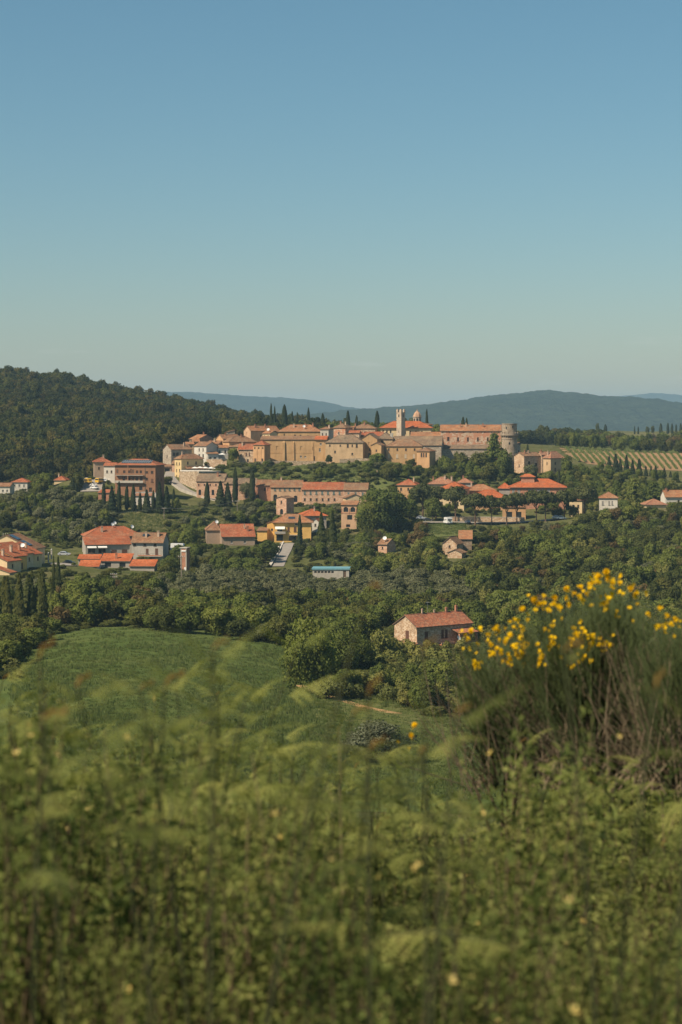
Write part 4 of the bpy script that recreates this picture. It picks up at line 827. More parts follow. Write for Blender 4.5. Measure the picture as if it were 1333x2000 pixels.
def extras(b):
    root, roof, W, D, Hh, k = b['root'], b['roof_o'], b['W'], b['D'], b['H'], b['key']; sz = b['slope']
    if k == 'porch':
        m = MB(); z = 6.2
        roof_solid(m, [[(-W/2+1.2, -3.2, z), (W/2+1.2, -3.2, z), (W/2+.6, -.01, z+1.3), (-W/2+1.8, -.01, z+1.3)]], .15); m.build('porch_roof', [MATS['tile_brown'], MATS['frame']], root)
        for x in (-W/2+1.5, -.5, 2.2, W/2+.9): local_box(root, 'porch_post', 'frame', x-.1, x+.1, -3.0, -2.8, 3.2, z-.1)
    elif k == 'pilaster':
        for x in (-W*.18, W*.18): local_box(root, 'pilaster', b['wm'], x-.22, x+.22, -.14, .02, -2, Hh-1.3)
    elif k == 'buttress':
        for x, w, p in ((.355, 1.2, 1.0), (.505, .7, .7), (.80, .35, .3)):
            X = (x-.5)*W; m = MB(); zt = Hh-.7
            for sx in (-w/2, w/2): pass
            m.poly([(X-w/2, -p, -3), (X+w/2, -p, -3), (X+w/2, -p*.6, zt-1), (X-w/2, -p*.6, zt-1)]); m.poly([(X-w/2, -p*.6, zt-1), (X+w/2, -p*.6, zt-1), (X+w/2, .02, zt), (X-w/2, .02, zt)])
            m.poly([(X-w/2, .02, -3), (X-w/2, -p, -3), (X-w/2, -p*.6, zt-1), (X-w/2, .02, zt)]); m.poly([(X+w/2, -p, -3), (X+w/2, .02, -3), (X+w/2, .02, zt), (X+w/2, -p*.6, zt-1)])
            m.build('buttress', MATS[b['wm']], root)
        m = MB(); m.box(-W/2+3, W*.28, -.12, .02, Hh*.42, Hh*.42+.16); m.build('string_course', MATS[b['wm']], root)
        m = MB(); roof_solid(m, [[(W*.32, -.75, Hh-.1), (W/2+.35, -.75, Hh-.1), (W/2+.35, 5, Hh+1.75), (W*.32, 5, Hh+1.75)]], .18); m.build('red_roof_end', [MATS['tile_bright'], MATS['frame']], root)
    elif k == 'dish': dish(root, (W*.1, D*.15, sz(W*.1, D*.15)), 0.4, 1.5)
    elif k == 'dish2':
        for x, y, s in ((-W*.0, D*.42, 1.3), (W*.05, D*.5, 1.3), (W*.36, D*.45, 1.4)): dish(root, (x, y, sz(x, y)), 0.5, s)
        antenna(root, (-W*.3, D*.5, Hh+1), 3)
    elif k == 'dormer': local_box(roof, 'dormer', 'concrete', W*.32, W*.5, D*.1, D*.4, Hh, Hh+2.6)
    elif k == 'loggia':
        for x in (-.5, -.17): local_box(root, 'loggia_column', 'brick_chimney', (x+.36)*W*.5-.1, (x+.36)*W*.5+.1, -.06, .1, 6.0, 8.2)
    elif k == 'cupola':
        c = empty('cupola', (W*.0-1.5, 2.5, Hh+.3), 0.2, root); rr = 2.35
        m = MB(); m.lathe([(rr, -1), (rr, 3.6), (rr+.3, 3.7), (rr+.3, 4.0), (rr, 4.05)], 8, a0=R(22.5)); m.build('drum', MATS['travertine'], c)
        for q in range(8):
            a = R(45*q); n = MB(); n.box(-.5, .5, -.02, .05, .5, 2.6); n.poly([(.5*math.cos(R(t)), -.02, 2.6+.5*math.sin(R(t))) for t in range(0, 181, 30)])
            ob = n.build('lantern_opening', MATS['glass'], c, (math.sin(a)*(rr*.924+.02), -math.cos(a)*(rr*.924+.02), 0), a)
        m = MB(); m.lathe([(rr+.15, 4.05), (rr*.93, 4.9), (rr*.78, 5.7), (rr*.52, 6.4), (rr*.22, 6.9), (.3, 7.1), (.3, 7.5), (.1, 7.7), (.02, 8.4)], 8, a0=R(22.5)); m.build('dome', MATS['tile_pink_plain'], c)
    elif k == 'column':
        for x in (-W*.47, W*.02, W*.47): local_box(root, 'loggia_column', 'brick_chimney', x-.16, x+.16, -.1, .05, 7.0, 9.4)
        local_box(root, 'cornice', 'terracotta', -W/2-.1, W/2+.1, -.14, .02, 7.4, 7.6)
    elif k == 'awning':
        m = MB(); m.poly([(-W*.47, -.05, 6.4), (-W*.21, -.05, 6.4), (-W*.21, -1.6, 5.5), (-W*.47, -1.6, 5.5)]); m.poly([(-W*.47, -1.6, 5.5), (-W*.21, -1.6, 5.5), (-W*.21, -1.62, 5.25), (-W*.47, -1.62, 5.25)])
        m.build('awning', MATS['canvas_white'], root)
        local_box(root, 'balcony', 'grey_plaster', -W*.48, -W*.19, -1.6, .01, 3.3, 3.55); local_box(root, 'balcony_parapet', 'grey_plaster', -W*.48, -W*.19, -1.6, -1.45, 3.56, 4.3)
        local_box(root, 'porch_canopy', 'grey_plaster', -W*.1, W*.2, -1.4, .01, 2.7, 2.9)
        y0, y1 = D*.15, D*.3; x0, x1 = -W*.12, W*.06; m = MB(); m.poly([(x0, y0, sz(x0, y0)+.18), (x1, y0, sz(x1, y0)+.18), (x1, y1, sz(x0, y1)+.18), (x0, y1, sz(x0, y1)+.18)]); m.build('skylight', MATS['solar'], roof)
    elif k == 'apartment':
        for z in (6.9, 10.2):
            local_box(root, 'balcony_floor', 'concrete', -W*.47, W*.22, -1.3, .01, z-.2, z); local_box(root, 'balcony_parapet', 'concrete' if z < 8 else 'brown_plaster', -W*.47, W*.22, -1.3, -1.18, z+.003, z+.85)
        local_box(root, 'rain_pipe', 'frame', W*.235, W*.255, -.12, .01, -2, Hh); local_box(root, 'balcony_pillar', 'brown_plaster', -W*.17, -W*.15, -1.29, -1.1, 7.1, 14.6)
        local_box(root, 'entrance_canopy', 'concrete', W*.28, W*.46, -1.2, .01, 2.3, 2.5)
        m = MB(); m.box(-.47, .47, -.8, .8, 0, .04); me = m.mesh('solar_panel', MATS['solar']); f = MB()
        for a in ((-.5, -.47, -.83, .83), (.47, .5, -.83, .83), (-.47, .47, -.83, -.8), (-.47, .47, .8, .83)): f.box(a[0], a[1], a[2], a[3], 0, .06)
        fme = f.mesh('panel_frame', MATS['solar_frame']); ang = math.atan2(b['rise'], D/2)
        for j in range(2):
            for q in range(13):
                x = -W*.34+q*W*.68/12; y = 1.7+j*1.75
                o = link('solar_panel', me, roof, (x, y, sz(0, y)+.25)); o.rotation_euler = (ang, 0, 0); o.scale = (W*.68/12*.96, 1, 1); link('panel_frame', fme, o)
    elif k == 'awnings':
        for x in (-W*.37, -W*.14):
            m = MB(); a = W*.1; m.poly([(x-a, -.02, 4.0), (x+a, -.02, 4.0), (x+a, -1.7, 3.5), (x-a, -1.7, 3.5)]); m.poly([(x-a, -1.7, 3.5), (x+a, -1.7, 3.5), (x+a, -1.72, 3.25), (x-a, -1.72, 3.25)]); m.build('awning', MATS['canvas_white'], root)
        local_box(root, 'chimney_stack', 'concrete', W*.46, W*.5, -.6, .0, -2, 4.0)
    elif k == 'balcony':
        local_box(root, 'balcony', 'concrete', -W*.28, W*.48, -1.3, .01, 1.2, 1.4); local_box(root, 'balcony_parapet', 'terracotta', -W*.28, W*.48, -1.3, -1.2, 1.403, 1.75)
        for q in range(9): x = -W*.28+q*W*.095; local_box(root, 'baluster', 'frame', x-.03, x+.03, -1.28, -1.22, 1.753, 2.2)
        local_box(root, 'rail', 'frame', -W*.28, W*.48, -1.29, -1.21, 2.203, 2.26)
        for x in (-.16, -.06):
            y0, y1 = D*.28, D*.4; x0, x1 = (x-.045)*W, (x+.045)*W; m = MB(); m.box(x0, x1, 0, 1.5, .1, .18); o = m.build('solar_panel', MATS['solar'], roof, (0, y0, sz(0, y0))); o.rotation_euler = (math.atan2(b['rise'], D/2), 0, 0)
    elif k == 'solar_slope':
        m = MB(); m.box(-.48, .48, -.95, .95, 0, .05); me = m.mesh('solar_panel', MATS['solar']); ang = math.atan2(b['rise'], W/2)
        for q in range(9):
            if q == 4: continue
            for j in range(2):
                x = W*.06+q*W*.042; y = 1.6+j*2.0; o = link('solar_panel', me, roof, (x, y, sz(x, y)+.25)); o.rotation_euler = (0, ang, 0); o.scale = (W*.042*.97/math.cos(ang), 1, 1)
        for q in range(3):
            m = MB(); m.box(-.03, .03, -.03, .03, 0, 1.0); m.build('roof_post', MATS['metal_white'], root, (-W*.1+q*.8, 3, Hh+b['rise']-.6))
    elif k == 'cabin':
        for x in (-W/2, W/2-.35): local_box(root, 'corner_strip', 'concrete', x, x+.35, -.05, .0, -2, Hh-.02)
        local_box(root, 'roof_beam', 'metal_white', -W*.3, W*.4, -.25, -.02, Hh-1.1, Hh-.6); local_box(root, 'door', 'metal_white', W*.1, W*.4, -.06, -.01, 0.2, 2.2)
    elif k == 'lantern':
        m = MB(); x0, x1, y0, y1, z0, z1 = -W*.3, -W*.06, D*.25, D*.6, Hh, Hh+4.3
        m.box(x0, x1, y0, y1, z0, z1); l = m.build('roof_lantern', MATS['brick_red'], root)
        m = MB(); xm, ym = (x0+x1)/2, (y0+y1)/2; a, bb, c, d = (x0-.6, y0-.6, z1), (x1+.6, y0-.6, z1), (x1+.6, y1+.6, z1), (x0-.6, y1+.6, z1); p, q = (xm-1, ym, z1+1.3), (xm+1, ym, z1+1.3)
        roof_solid(m, [[a, bb, q, p], [c, d, p, q], [bb, c, q], [d, a, p]]); m.build('lantern_roof', [MATS['tile_bright'], MATS['frame']], l)
    elif k == 'farmhouse':
        # brick porch with its own small roof, balcony slab, steps wall, lower lean-to on the left, dish, aerial and pots
        z = 3.9; px0, px1 = W*.13, W*.46
        m = MB(); roof_solid(m, [[(px0-.2, -3.0, z), (px1+.3, -3.0, z), (px1+.3, .0, z+.75), (px0-.2, .0, z+.75)]], .14); m.build('porch_roof', [MATS['tile_farm'], MATS['frame']], root)
        for x in (px0, px1-.5): local_box(root, 'brick_pillar', 'brick_red', x, x+.5, -2.9, -2.4, -4, z-.02)
        local_box(root, 'porch_wall', 'brick_red', px0+.51, px1-.51, -2.85, -2.65, -4, 1.9); local_box(root, 'porch_floor', 'terracotta', px0+.1, px1-.1, -2.6, 0, 1.0, 1.15)
        fm, pm = win_mesh('w', 1.0, 1.3, ('frame',)); wo_ = link('window', fm, root, (px0+2.0, -.03, 2.3)); link('pane', pm, wo_)
        local_box(root, 'balcony', 'terracotta', -W*.12, px0-.01, -1.3, .01, 1.15, 1.32); local_box(root, 'balcony_wall', 'brick_pink', -W*.12, px0-.01, -1.3, -1.12, 1.324, 1.75)
        m = MB(); roof_solid(m, [[(-W/2-2.6, -.6, 1.05), (-W/2-2.6, D*.95, 1.05), (-W/2-.01, D*.95, 2.1), (-W/2-.01, -.6, 2.1)]], .15); m.build('lean_to_roof', [MATS['tile_pink'], MATS['frame']], root)
        local_box(root, 'lean_to_wall', 'farm_stone', -W/2-2.4, -W/2-.02, -.4, D*.9, -4, .95)
        dish(root, (px0-.35, -2.9, 1.5), .2, 1.25); antenna(root, (-W*.08, D*.55, Hh+2), 3.0)
        zr = Hh+b['rise']
        for x, w, h, mt in ((-W*.2, .16, 1.0, 'chimney_plaster'), (W*.02, .14, .6, 'chimney_plaster'), (W*.24, .24, .9, 'brick_chimney'), (W*.42, .26, 1.2, 'brick_red')):
            m = MB(); m.box(-w, w, -w, w, -.8, h); m.box(-w-.08, w+.08, -w-.08, w+.08, h, h+.1); m.box(-w*.6, w*.6, -w*.6, w*.6, h+.1, h+.3); m.build('chimney', MATS[mt], roof, (x, D*.5, zr))
        m = MB()
        for q in range(26):
            x = -W/2-.3+q*(W+.6)/25; m.box(x-.05, x+.05, -.34, .3, Hh-.33, Hh-.24)
        m.build('rafter_ends', MATS['frame'], roof)
        local_box(root, 'stone_quoin', 'stone_warm', -W/2-.03, -W/2+.45, -.03, .4, -4, Hh-.15)

m_plain('tile_pink_plain', (0.44, 0.27, 0.17), 0.9, 0.1, 0, 0.3, 1.2)
for b in BL: house(b)
for b in BL:
    if b['key']: extras(b)

# --- bell tower with tall corner merlons
c = P(779.5, 858, 1005); t = empty('bell_tower', c, R(-42)); tag(t, 'pale square bell tower with tall corner merlons before the cream palace', 'bell tower')
s = 1.65; hh = (858-806)*1005/F
m = MB(); m.box(-s, s, 0, 2*s, -5, hh); m.build('shaft', MATS['travertine'], t)
m = MB(); m.box(-s-.12, s+.12, -.12, 2*s+.12, hh, hh+.25); m.build('cornice', MATS['travertine'], t)
for fx in (-1, 1):
    for fy in (0, 1):
        x = fx*(s-.42); y = .42+fy*(2*s-.84); m = MB(); m.box(x-.48, x+.48, y-.48, y+.48, hh+.253, hh+1.5); m.box(x-.34, x+.34, y-.34, y+.34, hh+1.5, hh+1.9); m.build('merlon', MATS['travertine'], t)
for k, rz, lx, ly in ((0, 0, 0, -.01), (1, math.pi/2, s+.01, s), (2, -math.pi/2, -s-.01, s)):
    m = MB(); m.box(-.35, .35, -.04, .02, 0, 1.5); m.build('bell_opening', MATS['glass'], t, (lx, ly, hh-2.4), rz)
m = MB(); m.box(-.12, .12, -.04, .0, 3.5, 4.6); m.build('slit_window', MATS['glass'], t, (0, -.003, 0))
# --- round castle tower
c = P(995.5, 908, 978); mpp = 978/F; t = empty('round_tower', c); tag(t, 'round stone castle tower with a machicolated gallery and a narrower drum on top', 'tower')
zr = lambda py: (908-py)*mpp
m = MB(); m.lathe([(4.6, -6), (4.45, 0), (4.0, zr(862)), (3.95, zr(858))], 28); m.lathe([(4.12, zr(858)), (4.12, zr(856.5)), (3.95, zr(856))], 28); m.build('lower_drum', MATS['stone_tower'], t)
m = MB(); m.lathe([(3.95, zr(856)), (4.0, zr(852)), (4.75, zr(850.5)), (4.75, zr(846.5)), (3.9, zr(846.3))], 28); m.build('gallery', MATS['stone_tower'], t)
for q in range(22):
    a = 2*math.pi*q/22; m = MB(); m.box(-.16, .16, -.85, 0, -1.0, 0); m.v = [(x, y*(.35 if z < -.5 else 1), z) for x, y, z in m.v]
    if q == 0: cme = m.mesh('corbel', MATS['stone_tower'])
    link('corbel', cme, t, (math.sin(a)*3.9, -math.cos(a)*3.9, zr(850.6)), a)
for q in range(16):
    a = 2*math.pi*q/16; m = MB(); m.box(-.55, .55, -.2, .2, 0, .8)
    if q == 0: mme = m.mesh('merlon', MATS['stone_tower'])
    link('merlon', mme, t, (math.sin(a)*4.5, -math.cos(a)*4.5, zr(846.5)), a)
m = MB(); m.lathe([(3.9, zr(846.5)), (3.85, zr(829)), (4.0, zr(828.8)), (4.0, zr(827.2)), (3.6, zr(827.2)), (3.6, zr(830)), (0, zr(830))], 28); m.build('upper_drum', MATS['stone_tower'], t)
for a, z in ((-.5, 838), (.35, 836), (-.1, 868), (.5, 872)):
    m = MB(); m.box(-.3, .3, -.05, .1, 0, 1.2); rr = 3.9 if z < 850 else 4.12; m.build('slit_window', MATS['glass'], t, (math.sin(a)*rr, -math.cos(a)*rr, zr(z)), a)

# --- walls of stone
def stone_wall(name, label, pts, thick, mat, cap=True, cat='wall'):
    """pts: (px, foot py, top py, Y)"""
    c = P(pts[0][0], pts[0][1], pts[0][3]); root = empty(name, c); tag(root, label, cat)
    m, k = MB(), MB()
    for a, b in zip(pts[:-1], pts[1:]):
        A0, B0 = P(a[0], a[1], a[3])-c, P(b[0], b[1], b[3])-c; A1, B1 = P(a[0], a[2], a[3])-c, P(b[0], b[2], b[3])-c
        d = (B0-A0); d.z = 0; n = Vector((-d.y, d.x, 0)).normalized()*thick; dn = Vector((0, 0, 3))
        m.poly([A0-dn, B0-dn, B1, A1]); m.poly([B0+n-dn, A0+n-dn, A1+n, B1+n]); m.poly([A0+n-dn, A0-dn, A1, A1+n]); m.poly([B0-dn, B0+n-dn, B1+n, B1])
        m.poly([A1, B1, B1+n, A1+n])
        e = n.normalized()*.08; u = Vector((0, 0, .14)); g = Vector((0, 0, .004))
        q = [A1-e+g, B1-e+g, B1+n+e+g, A1+n+e+g]; k.poly([x+u for x in q])
        for j in range(4): k.poly([q[j], q[(j+1) % 4], q[(j+1) % 4]+u, q[j]+u])
    m.build('wall', MATS[mat], root)
    if cap: k.build('coping', MATS['kerb' if mat != 'terrace_stone' else 'terrace_stone'], root)
    return root
stone_wall('retaining_wall', 'high rough stone wall carrying the parasol terrace', [(351,952,921.5,908),(372,960,921,900),(389,966,921,895)], 1.2, 'terrace_stone')
stone_wall('retaining_wall', 'dark side of the terrace wall right of the parasols', [(389,966,921,895),(432,958,921,912)], .8, 'stone_grey')
stone_wall('garden_wall', 'pale stone garden wall below the low annex', [(404,914,897,942),(443,915,897,940)], .6, 'stone_warm')
stone_wall('terrace_wall', 'short terrace wall under the convent wing', [(505,907,901,944),(560,907,900,946),(640,908,901,944)], .6, 'terrace_stone', False)
stone_wall('terrace_wall', 'long middle terrace wall across the green slope', [(545,922,916,922),(600,924,918,918),(680,927,918,914),(742,927,919,912)], .6, 'terrace_stone', False)
stone_wall('terrace_wall', 'lowest broken terrace wall above the row houses', [(612,936,931,903),(680,938,931,902),(735,938,932,900)], .6, 'terrace_stone', False)
stone_wall('terrace_wall', 'overgrown terrace wall left of the corner turret', [(664,905,897,938),(700,904,895,939),(735,903,896,938)], .6, 'terrace_stone', False)
stone_wall('parking_wall', 'long stone wall behind the umbrella pines and the white camper', [(870,1021,1010,818),(940,1021,1010,818),(1025,1021,1011,815)], .5, 'stone_warm')
stone_wall('road_parapet', 'low pale parapet wall on the outer side of the village road', [(329,934,931,915),(334,946,943,903),(352,958,954,890),(384,971,966,877),(420,982,978,865)], .4, 'concrete', False)
stone_wall('drive_wall', 'low pale wall on the left of the steep drive', [(553,1062,1058,775),(543,1083,1079,742),(528,1109,1104,703)], .35, 'concrete')
stone_wall('tower_terrace', 'grey bastion wall below the round tower', [(996,925,901,968),(1022,925,902,966)], 3.0, 'stone_grey', False)
stone_wall('yard_wall', 'cream yard wall before the apartment block', [(264,973,962,842),(283,973,961,842),(305,974,963,842)], .4, 'white')

# ------------------------------------------------------------------ trees
nrs = np.random.RandomState(5)
def facets(P0, Nrm, size, rs, aspect=1.0, jit=0.5):
    """leaf-clump quads at P0 facing roughly Nrm"""
    n = len(P0); N = Nrm + rs.normal(0, jit, (n, 3)); N /= np.linalg.norm(N, axis=1)[:, None]+1e-9
    a = np.cross(N, rs.normal(0, 1, (n, 3))); a /= np.linalg.norm(a, axis=1)[:, None]+1e-9; b = np.cross(N, a)
    s = size*(0.6+0.8*rs.rand(n))[:, None]; q = s*aspect
    v = np.stack([P0-a*s*(.5+.5*rs.rand(n)[:, None])-b*q*.4, P0+a*s*.35-b*q*(.4+.5*rs.rand(n)[:, None]), P0+a*s*(.5+.5*rs.rand(n)[:, None])+b*q*.4, P0-a*s*.35+b*q*(.4+.5*rs.rand(n)[:, None])+N*s*.25], 1)
    return v.reshape(-1, 3)

def quads_mesh(name, V, mat, NV=None):
    if isinstance(V, tuple): V, NV = V
    n = len(V)//4; me = bpy.data.meshes.new(name)
    me.vertices.add(n*4); me.vertices.foreach_set('co', V.astype(np.float32).ravel())
    me.loops.add(n*4); me.loops.foreach_set('vertex_index', np.arange(n*4, dtype=np.int32))
    me.polygons.add(n); me.polygons.foreach_set('loop_start', np.arange(0, n*4, 4, dtype=np.int32)); me.polygons.foreach_set('loop_total', np.full(n, 4, np.int32))
    me.materials.append(mat); me.update(calc_edges=True); me.validate()
    if NV is not None: me.normals_split_custom_set_from_vertices(np.repeat(NV, 4, 0).astype(np.float32).tolist() if len(NV)*4 == n*4 else NV)
    return me

def lobed(rs, n_lobes, n_leaf, size, cz, rxy, rz, lr=(.12, .22), flat=0.0, lo=-0.75):
    """facets on the shells of many small lobes filling an ellipsoid crown"""
    L = []
    while len(L) < n_lobes:
        d = rs.normal(0, 1, 3); d /= np.linalg.norm(d)
        if d[2] < lo: continue
        k = rs.uniform(.35, .86)
        L.append((d*k*np.array([rxy, rxy, rz])+np.array([0, 0, cz]), rs.uniform(*lr)*(1.15-.35*k)))
    w = np.array([r*r for _, r in L]); w /= w.sum(); P0, Nm = [], []
    for (c, r), ww in zip(L, w):
        n = max(4, int(n_leaf*ww)); d = rs.normal(0, 1, (n, 3)); d[:, 2] += .25; d /= np.linalg.norm(d, axis=1)[:, None]
        rad = r*(.62+.45*rs.rand(n))[:, None]; pp = c+d*rad*np.array([1, 1, 1-flat]); P0.append(pp); Nm.append(d)
    Pc, Nc = np.concatenate(P0), np.concatenate(Nm); W_ = Pc-np.array([0, 0, cz-.1]); W_ /= np.linalg.norm(W_, axis=1)[:, None]+1e-9
    NV = Nc*.75+W_*.45+rs.normal(0, .33, Nc.shape); NV /= np.linalg.norm(NV, axis=1)[:, None]
    return facets(Pc, Nc, size, rs, 1.0, .55), NV

def trunk_mesh(name, rs, h, r, limbs, spread, mat, top=None):
    m = MB(); top = top or h; pts = [(0, 0, -.06)]; rad = [r*1.25]
    for k in range(1, 5): t = k/4; pts.append((rs.normal(0, .012), rs.normal(0, .012), h*t)); rad.append(r*(1-.55*t))
    m.tube(pts, rad, 6)
    for q in range(limbs):
        a = 2*math.pi*(q+rs.rand()*.6)/limbs; z0 = h*(.6+.4*rs.rand()); e = spread*(.6+.5*rs.rand())
        m.tube([(0, 0, z0), (math.cos(a)*e*.45, math.sin(a)*e*.45, z0+(top-z0)*.4+.05), (math.cos(a)*e, math.sin(a)*e, z0+(top-z0)*.9+.08)], [r*.5, r*.33, r*.12], 5)
    return m.mesh(name, mat)

# leaves: base colours 0.03 - 0.13
m_leaf('leaf_oak', [(0.059,0.073,0.026), (0.090,0.102,0.033), (0.123,0.126,0.038), (0.169,0.143,0.049)])
m_leaf('leaf_green', [(0.090,0.114,0.033), (0.130,0.157,0.043), (0.169,0.192,0.049), (0.227,0.227,0.063)])
m_leaf('leaf_light', [(0.169,0.185,0.056), (0.227,0.227,0.070), (0.289,0.261,0.087)])
m_leaf('leaf_olive', [(0.114,0.123,0.061), (0.148,0.153,0.079), (0.188,0.183,0.104)], 0.25)
m_leaf('leaf_cypress', [(0.032,0.046,0.022), (0.048,0.060,0.028), (0.066,0.074,0.033)], 0.12)
m_leaf('leaf_pine', [(0.071,0.085,0.034), (0.097,0.106,0.041), (0.129,0.129,0.052)], 0.15)
m_leaf('leaf_wood', [(0.034,0.046,0.018), (0.052,0.064,0.022), (0.074,0.081,0.026), (0.092,0.079,0.030), (0.103,0.126,0.032)], 0.3, 0.08, 0.35)
m_leaf('leaf_bush', [(0.099,0.114,0.038), (0.149,0.162,0.054), (0.211,0.200,0.070)])
m_leaf('leaf_silver', [(0.105,0.118,0.068), (0.135,0.146,0.088), (0.170,0.178,0.115)], 0.25)
m_leaf('leaf_red', [(0.137,0.099,0.045), (0.172,0.124,0.055), (0.205,0.143,0.060)])
m_leaf('leaf_vine', [(0.117,0.158,0.051), (0.157,0.191,0.062), (0.203,0.225,0.076)])

def wood_variation():
    t = MATS['leaf_wood']; n, l = t.node_tree.nodes, t.node_tree.links
    g = n.new('ShaderNodeNewGeometry'); nz = n.new('ShaderNodeTexNoise'); nz.inputs['Scale'].default_value = 0.014; nz.inputs['Detail'].default_value = 4; l.new(g.outputs['Position'], nz.inputs['Vector'])
    rp = n.new('ShaderNodeValToRGB'); rp.color_ramp.elements[0].position = .38; rp.color_ramp.elements[0].color = (.62, .62, .66, 1); rp.color_ramp.elements[1].position = .64; rp.color_ramp.elements[1].color = (1.5, 1.42, 1.1, 1); l.new(nz.outputs['Fac'], rp.inputs['Fac'])
    d = next(x for x in n if x.type == 'BSDF_DIFFUSE'); src = d.inputs['Color'].links[0].from_socket; mx = n.new('ShaderNodeMix'); mx.data_type = 'RGBA'; mx.blend_type = 'MULTIPLY'; mx.inputs[0].default_value = 1.0
    l.new(src, mx.inputs[6]); l.new(rp.outputs['Color'], mx.inputs[7]); l.new(mx.outputs[2], d.inputs['Color'])
wood_variation()
SP = {}
def species(key, name, crowns, trunks): SP[key] = dict(name=name, crowns=crowns, trunks=trunks)
def rs_(k): return np.random.RandomState(k)
def mk_broad(key, name, mat, seed, n=3400, size=.034, nv=4, lobes=38, cz=.52, rxy=.45, rz=.44, bark='bark'):
    cr = [quads_mesh(name+'_crown', lobed(rs_(seed+i), lobes, n, size, cz, rxy*rs_(seed+i).uniform(.9, 1.05), rz, (.10, .19)), MATS[mat]) for i in range(nv)]
    tr = [trunk_mesh(name+'_trunk', rs_(seed+50+i), .42, .028, 5, .26, MATS[bark], .75) for i in range(2)]
    species(key, name, cr, tr)
mk_broad('oak', 'holm_oak', 'leaf_oak', 100); mk_broad('green', 'broadleaf_tree', 'leaf_green', 120); mk_broad('light', 'young_tree', 'leaf_light', 140, 3000, .032, 3, 30, .50, .40, .47)
mk_broad('olive', 'olive_tree', 'leaf_olive', 160, 2600, .036, 4, 30, .54, .50, .40); mk_broad('red', 'plum_tree', 'leaf_red', 180, 2600, .036, 2)
mk_broad('big', 'broadleaf_tree', 'leaf_green', 200, 11000, .020, 2, 70, .50, .47, .47)
def mk_bush(key, name, mat, seed, n=1800, size=.05, nv=3):
    cr = [quads_mesh(name+'_crown', lobed(rs_(seed+i), 22, n, size, .42, .5, .44, (.14, .24), lo=-.6), MATS[mat]) for i in range(nv)]
    tr = []
    for i in range(2):
        m = MB(); r = rs_(seed+30+i)
        for q in range(6): a = 2*math.pi*q/6; m.tube([(0.02*math.cos(a), .02*math.sin(a), -.08), (.12*math.cos(a), .12*math.sin(a), .2), (.3*math.cos(a), .3*math.sin(a), .5+.2*r.rand())], [.02, .014, .005], 5)
        tr.append(m.mesh(name+'_stems', MATS['bark']))
    species(key, name, cr, tr)
mk_bush('bush', 'bush', 'leaf_bush', 220); mk_bush('darkbush', 'bush', 'leaf_oak', 230); mk_bush('silver', 'silver_bush', 'leaf_silver', 240, 7000, .022, 1)
def column(rs, n, size, prof):
    """a column crown: prof(t) gives the radius at height t"""
    t = rs.rand(n)**.9; a = rs.rand(n)*2*math.pi; r = np.array([prof(x) for x in t])*(.75+.35*rs.rand(n))*(1+.13*np.sin(a*3+t*9+rs.rand()*6))
    P0 = np.stack([np.cos(a)*r, np.sin(a)*r, .04+.96*t], 1); N = np.stack([np.cos(a), np.sin(a), np.full(n, .5)], 1); return facets(P0, N, size, rs, 1.6, .35)
cyp = lambda t: .5*min(1, (t/.12)**.6)*(1-t**2.6)**.62+.02
con = lambda t: .5*(1-t)**.85*min(1, t/.06+.25)*(1+.16*math.sin(t*42))+.01
for key, name, pf, n, mat in (('cypress', 'cypress', cyp, 2600, 'leaf_cypress'), ('conifer', 'conifer', con, 3600, 'leaf_cypress'), ('fir', 'conifer', con, 3600, 'leaf_oak')):
    cr = []
    for i in range(3):
        V = column(rs_(300+i+len(key)*7), n, .085, pf); V[:, 2] = V[:, 2]   # unit: width 1, height 1
        cr.append(quads_mesh(name+'_crown', V, MATS[mat]))
    m = MB(); m.tube([(0, 0, -.06), (0, 0, .1), (0, 0, .7)], [.10, .09, .02], 6); species(key, name, cr, [m.mesh(name+'_trunk', MATS['bark'])])
# columns are drawn with facets of equal world size after scaling, so flatten them in z
for key in ('cypress', 'conifer', 'fir'):
    for me in SP[key]['crowns']:
        co = np.empty(len(me.vertices)*3, np.float32); me.vertices.foreach_get('co', co); co = co.reshape(-1, 4, 3)
        cen = co.mean(1, keepdims=True); k = .26 if key == 'cypress' else .42
        co[:, :, 2] = cen[:, :, 2]+(co[:, :, 2]-cen[:, :, 2])*k; me.vertices.foreach_set('co', co.ravel()); me.update()
def mk_pine(key, seed, nv=3):
    cr, tr = [], []
    for i in range(nv):
        r = rs_(seed+i); V = lobed(r, 50, 5600, .028, .71, .5, .26, (.11, .17), .2, -.45); cr.append(quads_mesh('pine_crown', V, MATS['leaf_pine']))
        tr.append(trunk_mesh('pine_trunk', r, .55, .03, 8, .38, MATS['bark_pine'], .74))
    species(key, 'umbrella_pine', cr, tr)
mk_pine('pine', 400)
# palm-like cedar: layered
def mk_cedar():
    r = rs_(440); cr = []
    for i in range(2):
        P0, N = [], []
        for k in range(11):
            z = .22+.74*k/11; rad = .5*(1-(k/11)**1.5)+.05
            for q in range(6):
                a = 2*math.pi*(q+r.rand()*.8)/6; L = rad*(.7+.4*r.rand()); n = int(90*L/.5)+12; u = r.rand(n)
                P0.append(np.stack([np.cos(a)*L*u+r.normal(0, .05, n), np.sin(a)*L*u+r.normal(0, .05, n), z-.05*u+r.normal(0, .014, n)], 1)); N.append(np.tile([math.cos(a)*.3, math.sin(a)*.3, 1], (n, 1)))
        cr.append(quads_mesh('cedar_crown', facets(np.concatenate(P0), np.concatenate(N), .035, r, 1, .4), MATS['leaf_green']))
    species('cedar', 'cedar', cr, [trunk_mesh('cedar_trunk', r, .9, .025, 3, .2, MATS['bark'], .95)])
mk_cedar()

